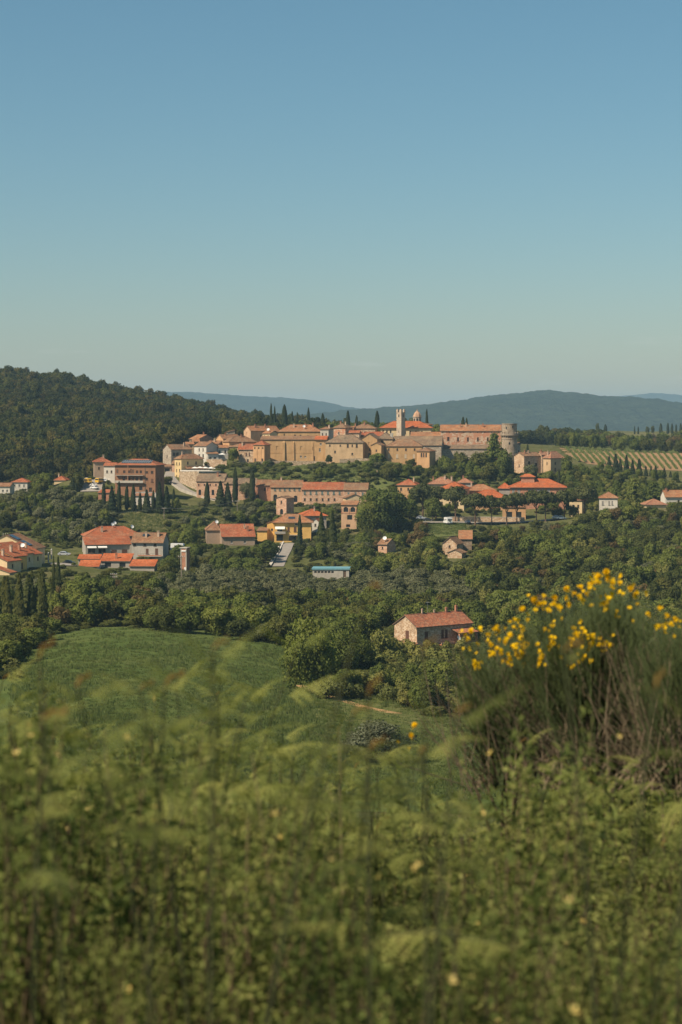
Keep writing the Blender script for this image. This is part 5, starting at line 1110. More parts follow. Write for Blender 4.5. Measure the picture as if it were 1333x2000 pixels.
trng = random.Random(77)
QUEUE = []
LM = [('the stone farmhouse', 850, 1228), ('the concrete depot', 645, 1118), ('the steep drive', 553, 1085), ('the brick cabin', 359, 1095), ('the gabled stone farm', 886, 1066), ('the stone hut', 750, 1062), ('the red garages', 220, 1098),
      ('the terraced houses', 25, 1095), ('the solar-roofed house', 40, 1062), ('the parking square', 125, 1088), ('the apartment block', 262, 935), ('the yellow vans', 184, 948), ('the yellow house', 570, 1035), ('the brown house', 465, 1040),
      ('the balcony house', 288, 1072), ('the row houses', 620, 965), ('the stone barn', 410, 950), ('the round tower', 995, 865), ('the corner turret', 830, 895), ('the castle gallery', 890, 885), ('the bell tower', 779, 828), ('the dome', 812, 815),
      ('the brick school', 1050, 960), ('the grey house', 1190, 982), ('the pink-roofed house', 1088, 905), ('the white camper', 875, 1016), ('the parked silver cars', 1092, 1010), ('the low edge house', 1282, 985), ('the broom', 1130, 1200),
      ('the big field tree', 605, 1285), ('the convent wing', 570, 885), ('the restaurant', 372, 905), ('the utility pole', 223, 1140), ('the vineyard', 1240, 900), ('the largest round tree', 750, 995), ('the left white house', 38, 948), ('the brick tower house', 552, 990),
      ('the low annex', 420, 900), ('the stone wall', 950, 1016), ('the dry slope', 330, 1020), ('the loggia house', 682, 1010)]
DESC = {'oak': 'dark evergreen oak', 'green': 'mid green broadleaf tree', 'light': 'pale green young tree', 'olive': 'silvery olive tree', 'red': 'brownish red-leaved tree', 'bush': 'green bush', 'darkbush': 'dark bush', 'fir': 'dark conifer', 'conifer': 'dark conifer', 'cypress': 'thin cypress'}
def where(key, loc, h, w=8):
    px = CX+loc.x/loc.y*F; py = HY+(CZ-loc.z-h*.6)/loc.y*F
    n, x, y = min(LM, key=lambda l: math.hypot(px-l[1], (py-l[2])*1.6)); dx, dy = px-x, py-y; d = math.hypot(dx, dy)
    far = 'close' if d < 22 else 'a short way' if d < 55 else 'some way' if d < 110 else 'far'
    rel = ('left of' if dx < 0 else 'right of') if abs(dx) > abs(dy)*2.2 else ('above' if dy < 0 else 'below') if abs(dy) > abs(dx)*2.2 else ('above and ' if dy < 0 else 'below and ')+('left of' if dx < 0 else 'right of')
    sz = ('small' if w < 6.5 else 'large' if w > 9.2 else 'middling') if key not in ('bush', 'darkbush') else ('small' if w < 3.5 else 'wide')
    sh = 'broad' if w > h*1.12 else 'upright' if w < h*.9 else 'round'
    full = '%s %s %s %s %s %s' % (sz, sh, DESC[key], far, rel, n)
    return full if len(full.split()) <= 16 else '%s %s %s %s %s' % (sz, DESC[key], far, rel, n)
def queue(key, loc, w, h, cat, group):
    loc = loc.copy(); loc.z -= .1*h if key in ('oak', 'green', 'light', 'red') else 0
    QUEUE.append((w*h/loc.y**2, key, loc.copy(), w, h, cat, group))
def flush():
    per, rest = {}, []
    for o in bpy.data.objects:
        if o.type == 'EMPTY' and o.parent is None: nm = o.name.split('.')[0]; per[nm] = per.get(nm, 0)+1
    for sz, key, loc, w, h, cat, group in sorted(QUEUE, key=lambda q: -q[0]):
        nm = SP[key]['name']; per[nm] = per.get(nm, 0)+1
        if per[nm] > 298: rest.append((key, loc, w, h)); continue
        tree(key, loc, w, h, where(key, loc, h, w), cat, DESC[key]+'s of the valley')
    for key in sorted({r[0] for r in rest}):
        pts = [(l.x, l.y, l.z, w, h) for k, l, w, h in rest if k == key]
        scatter(SP[key]['name']+'_wood', pts, None, SP[key]['crowns'], 'more distant crowns closing the wood between the single trees', 70)
    print('single trees', per, 'in the mass', len(rest))

def tree(key, loc, w, h, label, cat='tree', group=None, name=None):
    s = SP[key]; o = empty(name or s['name'], loc, trng.uniform(0, 6.28)); o.scale = (w, w, h)
    tag(o, label, cat, group)
    c = link('crown', trng.choice(s['crowns']), o); link('trunk', trng.choice(s['trunks']), o)
    return o

def tree_px(key, px, pyb, pyt, wpx, label, Y=None, group=None, cat='tree', sink=0.0):
    """a single tree measured in the photograph: column, foot row, top row, crown width"""
    if Y is None:
        g = ground_at(px, pyb)
    else:
        g = P(px, pyb, Y); g.z = min(g.z, height(g.x, g.y)+.3) if abs(g.z-height(g.x, g.y)) < 6 else g.z
        if g.z > height(g.x, g.y)+.3: g.z = height(g.x, g.y)
    top = P(px, pyt, g.y).z; h = max(top-g.z, 1.0); w = wpx*g.y/F
    if key in ('cypress', 'conifer', 'fir'): w *= 1.0
    elif key in ('bush', 'darkbush'): w *= 1.0
    return tree(key, g, w/(.96 if key not in ('cypress', 'conifer', 'fir') else 1), h, label, cat, group)

# named trees of the photograph
T = tree_px
for i, (px, b, t, w, kind, lab) in enumerate([
 (203,995,943,8,'cypress','slim cypress farthest left in the row below the apartment block'), (219,1003,951,18,'conifer','broad dark cypress, second in the row below the apartment block'),
 (233,1003,941,8,'cypress','tall slim cypress right of the broad dark one, below the apartment block'), (248,998,948,8,'cypress','slim cypress before the left corner of the apartment block'),
 (261,1000,947,9,'cypress','slim cypress before the middle of the apartment block'), (274,1000,962,7,'cypress','short slim cypress between two taller ones below the apartment block'),
 (287,1002,958,17,'conifer','stout rounded cypress before the cream yard wall'), (300,998,958,6,'cypress','thin cypress at the right corner of the apartment block'),
 (312,1003,943,17,'conifer','tall pointed conifer right of the apartment block'), (326,1003,951,18,'conifer','ragged conifer next right of the tall pointed one'),
 (340,997,955,6,'cypress','thin cypress at the right end of the row below the apartment block'), (405,988,942,10,'cypress','lone spindle cypress on the grass below the stone barn'),
 (431,990,941,20,'conifer','dark cypress clump before the stone barn, left one'), (445,990,944,18,'conifer','dark cypress clump before the stone barn, right one'),
 (460,986,914,10,'cypress','tallest cypress before the grey-roofed row house'), (493,980,916,11,'cypress','tall cypress at the left end of the red brick row house'),
 (53,1010,969,6,'cypress','thin cypress among the olives at the left edge'), (39,1004,972,16,'conifer','squat dark conifer among the olives at the left edge'),
 (69,1008,973,7,'cypress','thin cypress right of the squat conifer at the left edge'), (103,1043,1006,5,'cypress','very thin cypress above the parking square'),
 (149,961,943,6,'cypress','small cypress beside the grass by the yellow vans'), (142,961,933,12,'conifer','dark conifer left of the yellow vans'),
 (586,1078,1007,9,'cypress','tall cypress standing before the yellow house'), (628,1080,1003,21,'fir','tall dark conifer right of the yellow house'), (650,1080,1000,21,'fir','second tall dark conifer, before the loggia house'),
 (1031,890,868,5,'cypress','small cypress behind the brick house by the round tower'), (1092,948,916,6,'cypress','slim cypress below the pink-roofed village house'), (1024,968,938,8,'cypress','slim cypress before the red brick school'),
 (105,1148,1087,8,'fir','spiky conifer before the parking square, left one'), (114,1150,1089,13,'fir','spiky conifer before the parking square, right one')]):
    T(kind, px, b, t, w, lab)
for i, (px, w, b, t) in enumerate([(15,22,1228,1128),(38,26,1232,1122),(62,24,1230,1130),(84,22,1222,1118),(104,20,1212,1132)]):
    T('fir', px, b, t, w, 'tall dark conifer in the dense clump at the left edge above the field', group='dark conifers at the left edge')
for px, b, t, w in [(1190,946,893,16),(1203,944,889,18),(1212,946,898,14),(1224,946,891,15),(1236,946,900,14),(1249,948,898,17),(1262,950,912,13),(1272,951,912,11),(1281,952,911,14),(1298,952,916,14),(1310,955,922,12)]:
    T('conifer', px, b, t, w, 'dark pointed conifer in the clump before the vineyard', Y=1010, group='dark conifers before the vineyard')
for px, b, t, w in [(530,830,789,6),(537,832,794,5),(556,835,791,12),(571,835,804,7),(581,835,806,6),(603,836,797,7),(631,838,808,9),(680,840,803,9),(737,840,803,10),(834,842,800,6),(697,840,812,7),(905,840,815,9),(912,840,817,7)]:
    T('cypress', px, b+10, t, w, 'dark cypress standing up from the trees on the skyline behind the village', Y=1130, group='skyline cypresses')
for px, t, w in [(1167,824,9),(1183,829,7),(1240,832,3),(1247,833,3),(1291,827,6),(1305,826,5),(1313,827,5),(1321,829,4),(1330,827,5),(1275,830,9),(1265,831,9)]:
    T('cypress' if w < 8 else 'oak', px, 846, t, w, 'tiny cypress on the bare far ridge at the right' if w < 8 else 'small round tree on the bare far ridge at the right', Y=1850, group='ridge trees')
for px, b, t, w, Y, lab in [(826,998,944,58,826,'flat umbrella pine hiding the wall of the orange house'),(852,1000,948,46,824,'second umbrella pine of the joined pair left of the cream house'),(890,1012,948,54,817,'umbrella pine with the tallest bare trunk right of the cream house'),
   (929,1024,962,56,806,'umbrella pine left of the stone wall, spreading over the road'),(960,1023,966,44,806,'umbrella pine in the middle of the stone wall'),(990,1023,964,46,806,'umbrella pine before the orange outbuilding'),
   (1010,1023,961,40,807,'umbrella pine at the right end of the stone wall'),(1048,1018,955,48,808,'umbrella pine below the roof of the school'),(1066,1018,957,46,808,'broad umbrella pine right of the stone wall'),(1103,1014,955,44,812,'umbrella pine above the parked silver cars'),(1142,1010,949,54,816,'large rightmost umbrella pine')]:
    T('pine', px, b, t, w, lab, Y=Y)
T('big', 750, 1042, 944, 112, 'largest round broadleaf tree, right of the row houses', Y=800)
T('big', 722, 1045, 968, 56, 'tall tree leaning on the largest round tree from the left', Y=797)
T('green', 846, 1016, 970, 46, 'bright green tree below the umbrella pines left of the camper', Y=818)
T('green', 800, 1018, 972, 40, 'green tree tucked between the largest tree and the umbrella pines', Y=820)
T('big', 604, 1366, 1203, 112, 'big dark tree at the right edge of the green field', Y=362)
T('big', 668, 1330, 1228, 80, 'tree merging with the big field tree on its right side', Y=395)
T('big', 700, 1325, 1236, 70, 'leafy tree between the field tree and the farmhouse', Y=402)
for px, b, t, w in [(742,1335,1226,84),(785,1330,1250,78),(822,1338,1256,70),(850,1340,1262,64),(765,1350,1268,74),(722,1345,1256,70),(805,1355,1282,64),(876,1348,1264,66),(690,1352,1280,60),(735,1362,1296,60),(838,1358,1290,56),(900,1352,1280,60),(690,1330,1240,60),(780,1366,1310,50),(860,1372,1312,56),(915,1372,1310,60),(660,1352,1290,56)]:
    T('light', px, b, t, w, 'pale green young tree crowding below the farmhouse', Y=434-(b-1325)*1.0, group='young trees below the farmhouse')
for px, b, t, w in [(640,1366,1322,50),(668,1364,1322,44),(700,1366,1332,40),(850,1400,1375,44),(830,1398,1380,30),(760,1370,1335,44),(800,1380,1348,44),(880,1385,1345,50)]:
    T('bush', px, b, t, w, 'green bush along the edge of the field below the farmhouse', group='field edge bushes', cat='bush')
T('silver', 742, 1490, 1400, 132, 'silvery grey bush on the near slope in the middle of the picture', cat='bush')
T('silver', 690, 1478, 1424, 50, 'smaller silvery bush left of the large silvery one', cat='bush')
T('oak', 1121, 1016, 984, 24, 'dark oak hiding the foot of the cream house behind the last pine', Y=812)
for px, b, t, w in [(800,1300,1246,50),(838,1302,1248,48),(870,1305,1250,46),(905,1300,1244,46),(775,1300,1243,44)]:
    T('light', px, b, t, w, 'pale green young tree directly at the foot of the farmhouse wall', Y=431, group='young trees at the farmhouse wall')
T('cedar', 966, 932, 838, 50, 'huge cedar covering the right end of the castle hall', Y=962); T('oak', 938, 936, 880, 56, 'dark evergreen oak below the castle hall', Y=945); T('oak', 902, 938, 878, 44, 'evergreen oak with a broken crown below the castle gallery', Y=948)
T('green', 985, 940, 872, 36, 'tree at the foot of the round tower', Y=948); T('green', 868, 938, 888, 36, 'tree right of the corner turret', Y=940); T('oak', 955, 945, 900, 46, 'dark oak before the huge cedar', Y=936)
T('olive', 1036, 942, 902, 32, 'grey-green olive below the brick house', Y=940); T('green', 1108, 940, 884, 26, 'dark tree right of the pink-roofed village house', Y=938)
for px, b, t, w, k, lab in [(457,905,873,26,'green','round tree against the low stone house in the village'),(738,911,884,40,'green','round dark bush-like tree below the gabled houses'),(643,907,887,18,'oak','dark clipped bush at the foot of the ochre house'),
   (574,903,881,14,'oak','pointed shrub against the convent wing'),(803,916,894,22,'oak','dark tree left of the corner turret'),(407,916,898,18,'oak','dark bush on the garden wall'),(480,978,938,24,'olive','thin grey tree between the two tall cypresses'),
   (520,1100,1053,40,'green','round tree left of the drive'),(1080,1105,1060,50,'green','light green tree in the wood right of the stone farm'),(345,1002,970,24,'green','bushy tree under the road parapet'),(325,945,925,24,'darkbush','dark bush at the outer bend of the road')]:
    T(k, px, b, t, w, lab)
for px, b, t, w in [(1205,1008,930,30),(1240,1000,928,46),(1278,990,935,44)]:
    T('cedar', px, b, t, w, 'layered green cedar left of the red-roofed edge houses', Y=870, group='cedars at the right edge')

# --- woods and groves by area of the photograph
def inside(poly, x, y):
    c = False; n = len(poly)
    for i in range(n):
        (x0, y0), (x1, y1) = poly[i], poly[(i+1) % n]
        if (y0 > y) != (y1 > y) and x < (x1-x0)*(y-y0)/(y1-y0)+x0: c = not c
    return c
KEEP = []
for b in BL:
    ext = b['D']*math.sin(R(abs(b['r'])))*F/b['Y']; L = ext if b['r'] > 0 else 0; Rr = ext if b['r'] < 0 else 0
    top = b['e']-b['rise']*F/b['Y']; KEEP.append((b['px'][0]-L, b['px'][1]+Rr, top-3, b['b']-(b['b']-b['e'])*(.30 if b['px'][0] < 740 or b['Y'] > 930 or b['Y'] < 600 else .62), b['Y']))
KEEP += [(775,930,1195,1250,440),(315,450,900,968,880),(528,580,1050,1108,700),(95,150,1072,1098,640),(868,884,1005,1026,810),(160,206,938,962,865),(112,140,1072,1088,640),(840,910,1022,1042,800),(878,1030,1005,1024,812),(1070,1110,1004,1018,812)]
FOOT = [(b['c'].x, b['c'].y, b['W'], b['D'], R(b['r'])) for b in BL]
def blocked(g, px, w, h):
    for cx_, cy_, W, D, r in FOOT:
        dx, dy = g.x-cx_, g.y-cy_; lx = dx*math.cos(r)+dy*math.sin(r); ly = -dx*math.sin(r)+dy*math.cos(r)
        if abs(lx) < W/2+w*.3 and -w*.35 < ly < D+w*.3: return True
    pw = w*F/g.y*.42; py1 = HY+(CZ-g.z)/g.y*F; py0 = HY+(CZ-g.z-h*.93)/g.y*F
    for a, b, c, d, Y in KEEP:
        if g.y < Y and px-pw < b and px+pw > a and py0 < d and py1 > c: return True
    return False
COUNT = {}
def zone(poly, n, mix, sep, label, group, seed, cat='tree', big=1.0):
    r = random.Random(seed); xs = [p[0] for p in poly]; ys = [p[1] for p in poly]; pts = []; made = 0; tries = 0
    while made < n and tries < n*25:
        tries += 1; px, py = r.uniform(min(xs), max(xs)), r.uniform(min(ys), max(ys))
        if not inside(poly, px, py): continue
        g = ground_at(px, py)
        if g is None: continue
        k = r.random(); acc = 0
        for key, p, w0, w1, h0, h1 in mix:
            acc += p
            if k <= acc: break
        w, h = r.uniform(w0, w1)*big, r.uniform(h0, h1)*big
        if any((g.x-a)**2+(g.y-b_)**2 < (sep*(w+w2)/2)**2 for a, b_, w2 in pts): continue
        if blocked(g, px, w, h):
            w *= .5; h *= .42
            if key in ('oak', 'green', 'light', 'red', 'olive'): pass
            if h < 1.5 or blocked(g, px, w, h): continue
        pts.append((g.x, g.y, w)); made += 1
        queue(key, g, w, h, cat if key not in ('bush', 'darkbush') else 'bush', group); COUNT[key] = COUNT.get(key, 0)+1
    return made
def lab(where): return {'oak': f'dark evergreen oak {where}', 'green': f'mid green broadleaf tree {where}', 'light': f'pale green young tree {where}', 'olive': f'silvery olive tree {where}', 'red': f'brownish red-leaved tree {where}',
                        'bush': f'green bush {where}', 'darkbush': f'dark bush {where}', 'fir': f'dark conifer {where}', 'conifer': f'dark conifer {where}', 'cypress': f'thin cypress {where}'}
OAK = ('oak', .45, 7, 11, 7, 11); GRN = ('green', .4, 7, 11, 7, 11)
Z = zone
Z([(890,1040),(1020,1028),(1200,1012),(1333,1000),(1400,1000),(1400,1225),(1000,1225),(930,1185),(880,1130),(925,1085)], 380, [('oak', .34, 6, 13, 6, 12), ('green', .30, 6, 13, 6, 12), ('red', .10, 5, 10, 5, 9), ('light', .16, 5, 9, 6, 10), ('olive', .10, 5, 8, 4, 6)], .50, lab('in the wood on the right below the umbrella pines'), 'wood on the right', 1)
Z([(300,1150),(420,1128),(600,1132),(760,1130),(880,1125),(930,1150),(935,1185),(760,1180),(560,1175),(430,1180),(300,1195)], 190, [('olive', 1, 5.5, 8, 4.2, 5.8)], .5, lab('in the olive grove above the field'), 'olive grove', 2)
Z([(215,1205),(330,1190),(560,1190),(760,1190),(930,1195),(935,1225),(770,1238),(700,1255),(620,1262),(540,1262),(430,1245),(330,1236),(230,1226)], 150, [('oak', .36, 7, 10, 6, 9), ('green', .46, 7, 10, 6, 9), ('olive', .1, 5, 6, 4, 5), ('red', .08, 5, 7, 5, 7)], .5, lab('in the belt between field and olive grove'), 'belt above the field', 3)
Z([(940,1225),(1400,1225),(1400,1300),(940,1300)], 60, [('oak', .5, 6, 9, 6, 9), ('green', .5, 6, 9, 6, 9)], .5, lab('on the slope behind the yellow broom'), 'slope behind the broom', 31)
Z([(100,1230),(130,1160),(150,1120),(250,1115),(330,1120),(340,1170),(230,1215),(150,1228)], 46, [('green', .55, 6, 10, 6, 10), ('oak', .3, 6, 9, 6, 9), ('red', .15, 6, 8, 6, 8)], .5, lab('below the red garages'), 'trees below the garages', 4)
Z([(-40,1255),(0,1240),(60,1248),(110,1236),(60,1275),(30,1300),(-40,1330)], 22, [('green', .5, 5, 9, 4, 7), ('oak', .5, 6, 9, 5, 8)], .5, lab('at the left border of the field'), 'left border of the field', 5)
Z([(-40,1230),(-40,1125),(60,1125),(110,1150),(110,1215)], 22, [('green', .5, 5, 8, 6, 9), ('fir', .35, 4, 5, 10, 15), ('olive', .15, 5, 7, 4, 6)], .5, lab('below the stepped terraced houses'), 'trees below the terraced houses', 6)
Z([(0,1035),(0,965),(60,960),(150,970),(200,985),(225,1005),(215,1030),(150,1070),(100,1065),(60,1040)], 110, [('olive', .5, 6, 9, 4, 7), ('oak', .3, 6, 9, 6, 9), ('green', .2, 6, 9, 6, 9)], .5, lab('in the grove left of the apartment block'), 'grove on the left', 7)
Z([(55,965),(60,945),(110,945),(165,950),(160,975)], 26, [('oak', .4, 6, 9, 6, 9), ('green', .6, 6, 9, 6, 9)], .5, lab('near the white house at the left edge'), 'trees near the left white house', 8)
Z([(325,1125),(325,1075),(370,1055),(410,1065),(510,1065),(530,1085),(525,1115),(600,1125),(480,1135),(400,1125)], 52, [('green', .6, 6, 9, 6, 9), ('oak', .25, 6, 8, 5, 8), ('olive', .15, 5, 7, 4, 5)], .5, lab('between the brick cabin and the drive'), 'trees left of the drive', 9)
Z([(325,1050),(385,1025),(405,1035),(420,1062),(340,1080)], 18, [('green', .6, 6, 9, 6, 8), ('oak', .4, 6, 8, 6, 8)], .5, lab('between the balcony house and the brown house'), 'trees by the brown house', 10)
Z([(580,1095),(585,1062),(660,1060),(700,1060),(735,1080),(730,1110),(640,1098)], 40, [('green', .4, 5, 8, 5, 8), ('oak', .3, 5, 8, 5, 8), ('olive', .3, 5, 7, 4, 5)], .5, lab('right of the drive above the depot'), 'trees right of the drive', 11)
Z([(685,1125),(690,1090),(760,1085),(860,1085),(880,1120),(800,1128)], 44, [('light', .5, 5, 7.5, 6, 9), ('green', .35, 6, 9, 6, 9), ('oak', .15, 6, 8, 6, 8)], .5, lab('below the little stone hut'), 'trees below the stone hut', 12)
Z([(690,1085),(700,1045),(800,1030),(855,1040),(870,1085),(790,1075)], 40, [('oak', .4, 5, 8, 4, 7), ('red', .35, 5, 8, 4, 7), ('green', .25, 5, 8, 5, 7)], .5, lab('above the little stone hut'), 'trees above the stone hut', 13)
Z([(470,1005),(500,988),(540,1000),(535,1015),(600,1000),(665,990),(670,1030),(640,1010),(520,1030),(420,1020),(430,1005)], 44, [('green', .3, 5, 7, 4, 6), ('olive', .5, 4.5, 6.5, 4, 5), ('bush', .2, 3, 5, 2, 3.5)], .5, lab('on the slope between row houses and yellow house'), 'slope below the row houses', 14)
Z([(345,1000),(420,990),(425,1020),(380,1035),(320,1030)], 12, [('bush', .6, 3, 6, 2, 4), ('olive', .4, 5, 7, 4, 5)], .5, lab('on the dry grass slope'), 'bushes on the dry slope', 15)
Z([(420,915),(500,908),(640,910),(740,912),(740,936),(560,935),(430,930)], 60, [('bush', .6, 2.5, 6, 1.5, 3.6), ('olive', .15, 4, 6, 3, 4.5), ('green', .25, 4, 7, 3.5, 5.5)], .45, lab('on the green terraces under the village'), 'terrace shrubs', 16)
Z([(745,940),(750,922),(850,915),(860,905),(1000,925),(1010,940),(900,938),(830,932)], 80, [('oak', .4, 5, 8, 4, 8), ('green', .45, 5, 8, 4, 8), ('bush', .15, 3, 5, 2, 3.5)], .45, lab('on the slope below the castle'), 'castle slope', 17)
Z([(1005,945),(1060,935),(1110,925),(1160,928),(1200,950),(1260,955),(1333,958),(1380,958),(1380,1000),(1250,1005),(1215,1000),(1165,985),(1130,960)], 90, [('green', .45, 5, 9, 5, 9), ('oak', .35, 5, 8, 5, 8), ('light', .2, 5, 8, 5, 8)], .5, lab('between the vineyard and the grey house'), 'trees below the vineyard', 18)
Z([(1100,925),(1150,915),(1200,925),(1340,935),(1380,935),(1380,955),(1200,950),(1110,935)], 40, [('green', .5, 4, 7, 4, 7), ('bush', .3, 3, 5, 2, 4), ('light', .2, 5, 7, 4, 7)], .5, lab('along the lower edge of the vineyard'), 'lower edge of the vineyard', 19)
Z([(1060,1030),(1060,1000),(1110,985),(1170,990),(1215,990),(1260,985),(1340,978),(1400,975),(1400,1010),(1200,1025)], 60, [('green', .4, 4, 8, 4, 7), ('oak', .4, 4, 8, 4, 7), ('light', .2, 4, 7, 4, 7)], .45, lab('around'), 'trees round the right houses', 23)
Z([(760,985),(760,945),(860,940),(1000,945),(1120,950),(1165,960),(1165,1000),(1000,1005),(860,1005)], 70, [('green', .5, 3.5, 6, 3, 6), ('oak', .4, 3.5, 6, 3, 6), ('bush', .1, 2, 4, 1.5, 3)], .45, lab('around'), 'gardens among the suburb houses', 24)
Z([(645,1362),(650,1338),(760,1345),(900,1335),(970,1368),(920,1400),(800,1392),(785,1366),(740,1362)], 60, [('light', .35, 4, 7, 3, 6), ('green', .3, 5, 8, 4, 7), ('bush', .35, 3, 6, 2, 3.5)], .4, lab('x'), 'trees below the farmhouse', 25)
def far_row(n, px0, px1, Y0, Y1, mix, where, group, seed):
    r = random.Random(seed)
    for i in range(n):
        px, Y = r.uniform(px0, px1), r.uniform(Y0, Y1); x = (px-CX)/F*Y; g = Vector((x, Y, height(x, Y))); k = r.random(); acc = 0
        for key, p, w0, w1, h0, h1 in mix:
            acc += p
            if k <= acc: break
        if any(abs(px-b['px'][0]) < 4 or b['px'][0]-6 < px < b['px'][1]+6 for b in BL if abs(Y-b['Y']) < 16 and b['Y'] > 900): continue
        queue(key, g, r.uniform(w0, w1), r.uniform(h0, h1), 'tree', group)
far_row(110, 480, 1010, 1075, 1190, [('oak', .4, 8, 12, 8, 12), ('green', .45, 8, 12, 8, 12), ('red', .15, 7, 9, 7, 9)], 'on the skyline behind the village', 'skyline trees', 20)
far_row(44, 1090, 1400, 1205, 1225, [('green', .5, 6, 9, 9, 13), ('oak', .4, 6, 9, 9, 12), ('bush', .1, 4, 6, 3, 4)], 'in the row along the upper edge of the vineyard', 'upper edge of the vineyard', 21)
far_row(90, 1060, 1400, 1320, 1560, [('green', .4, 8, 13, 9, 13), ('oak', .4, 8, 13, 9, 13), ('red', .2, 8, 11, 8, 11)], 'beyond the vineyard meadow', 'trees beyond the vineyard', 22)

# --- vine rows
def vine_rows():
    r = rs_(9); n = 1500; L = 1.0
    P0 = np.stack([r.normal(0, .27, n), r.rand(n), .25+.95*r.rand(n)], 1); N = np.stack([r.normal(0, 1, n), np.zeros(n), np.full(n, .6)], 1)
    V = facets(P0*np.array([1, 135, 1]), N, .34, r, 1, .5); vm = quads_mesh('vine_leaves', V, MATS['leaf_vine'])
    m = MB()
    for k in range(28): m.tube([(0, k*5.0, -.2), (0, k*5.0, 1.5)], .05, 4)
    pm = m.mesh('vine_posts', MATS['timber_pole'])
    gm = MB()
    for k in range(27):
        a, b = k*5.0, (k+1)*5.0; w0 = .5
        gm.poly([(-w0, a, .03), (w0, a, .03), (w0, b, .03), (-w0, b, .03)]); gm.poly([(-w0-.3, a, -.25), (-w0, a, .03), (-w0, b, .03), (-w0-.3, b, -.25)]); gm.poly([(w0, a, .03), (w0+.3, a, -.25), (w0+.3, b, -.25), (w0, b, .03)])
    gme = gm.mesh('grass_strip', MATS['meadow'])
    k = 0
    for i in range(0, 27):
        pb, pt = 1118+i*12.7+14, 1118+i*12.7-12
        yb, yt = 1062, 1192
        a = Vector(((pb-CX)/F*yb, yb, 0)); c = Vector(((pt-CX)/F*yt, yt, 0)); a.z = height(a.x, a.y); c.z = height(c.x, c.y)
        o = empty('vine_row', a); tag(o, 'long vine row running uphill in the striped vineyard', 'vine row', 'vine rows of the vineyard')
        d = c-a; o.rotation_euler = (math.asin(d.z/d.length), 0, math.atan2(-d.x, d.y)); o.scale = (1, d.length/135, 1)
        # bend of the ground along the row is small; lift the row a little
        mid = (a+c)/2; o.location.z += max(0, height(mid.x, mid.y)-mid.z)+.18
        link('leaves', vm, o); link('posts', pm, o); link('grass_strip', gme, o)
vine_rows()

# --- forests that read as one mass: geometry-node scatter
def scatter(name, pts, keys, mats_from, label, seed):
    protos = bpy.data.collections.new(name+'_kinds'); k = 0
    for me in mats_from:
        o = bpy.data.objects.new('%s_kind_%02d' % (name, k), me); protos.objects.link(o); k += 1
    me = bpy.data.meshes.new(name); n = len(pts); me.from_pydata([tuple(p[:3]) for p in pts], [], [])
    r = rs_(seed)
    def attr(nm, tp, dom, arr):
        a = me.attributes.new(nm, tp, dom); a.data.foreach_set('vector' if tp == 'FLOAT_VECTOR' else 'value', arr)
    attr('scl', 'FLOAT_VECTOR', 'POINT', np.array([(p[3], p[3], p[4]) for p in pts], np.float32).ravel())
    attr('rot', 'FLOAT_VECTOR', 'POINT', np.stack([np.zeros(n), np.zeros(n), r.rand(n)*6.28], 1).astype(np.float32).ravel())
    attr('idx', 'INT', 'POINT', r.randint(0, k, n).astype(np.int32))
    ob = link(name, me); tag(ob, label, None, None, 'stuff')
    ng = bpy.data.node_groups.new(name, 'GeometryNodeTree'); ng.interface.new_socket('Geometry', in_out='INPUT', socket_type='NodeSocketGeometry'); ng.interface.new_socket('Geometry', in_out='OUTPUT', socket_type='NodeSocketGeometry')
    N = ng.nodes; gi, go = N.new('NodeGroupInput'), N.new('NodeGroupOutput'); ip = N.new('GeometryNodeInstanceOnPoints'); ci = N.new('GeometryNodeCollectionInfo')
    ci.inputs['Collection'].default_value = protos; ci.inputs['Separate Children'].default_value = True; ci.inputs['Reset Children'].default_value = True
    def na(nm, tp): q = N.new('GeometryNodeInputNamedAttribute'); q.data_type = tp; q.inputs['Name'].default_value = nm; return q.outputs['Attribute']
    l = ng.links.new; l(gi.outputs[0], ip.inputs['Points']); l(ci.outputs[0], ip.inputs['Instance']); ip.inputs['Pick Instance'].default_value = True
    l(na('idx', 'INT'), ip.inputs['Instance Index']); l(na('rot', 'FLOAT_VECTOR'), ip.inputs['Rotation']); l(na('scl', 'FLOAT_VECTOR'), ip.inputs['Scale']); l(ip.outputs[0], go.inputs[0])
    md = ob.modifiers.new('scatter', 'NODES'); md.node_group = ng
    return ob
WOOD = [quads_mesh('wood_crown', lobed(rs_(600+i), 24, 1500, .05, .5, .48, .42, (.13, .22)), MATS['leaf_wood']) for i in range(6)]
def forest_pts(px0, px1, Y0, Y1, sep, w0, w1, h0, h1, seed, cond=None):
    r = random.Random(seed); out = []; Y = Y0
    while Y < Y1:
        x0, x1 = (px0-CX)/F*Y, (px1-CX)/F*Y; x = x0
        while x < x1:
            X, YY = x+r.uniform(-.45, .45)*sep, Y+r.uniform(-.45, .45)*sep; px = X/YY*F+CX
            if cond is None or cond(px, YY): out.append((X, YY, height(X, YY)-.6, r.uniform(w0, w1), r.uniform(h0, h1)*(1 if r.random() > .06 else 1.35)))
            x += sep
        Y += sep
    return out
def left_hill(px, Y):
    lim = np.interp(px, [-300, 60, 130, 200, 250, 330, 420, 520, 620], [905, 925, 935, 905, 905, 990, 1030, 1060, 1085])
    return Y > lim
scatter('hill_forest', forest_pts(-330, 640, 890, 1780, 6.4, 6.5, 12.5, 6.5, 12.5, 3, left_hill), None, WOOD, 'dense mixed oak forest covering the hill on the left', 4)
scatter('valley_forest', forest_pts(560, 1180, 1320, 1680, 8.5, 9, 13, 8, 12, 5, lambda px, Y: Y > np.interp(px, [560, 1000, 1080, 1180], [1320, 1320, 1430, 1560])), None, WOOD, 'far green forest between the castle tower and the ridge', 6)
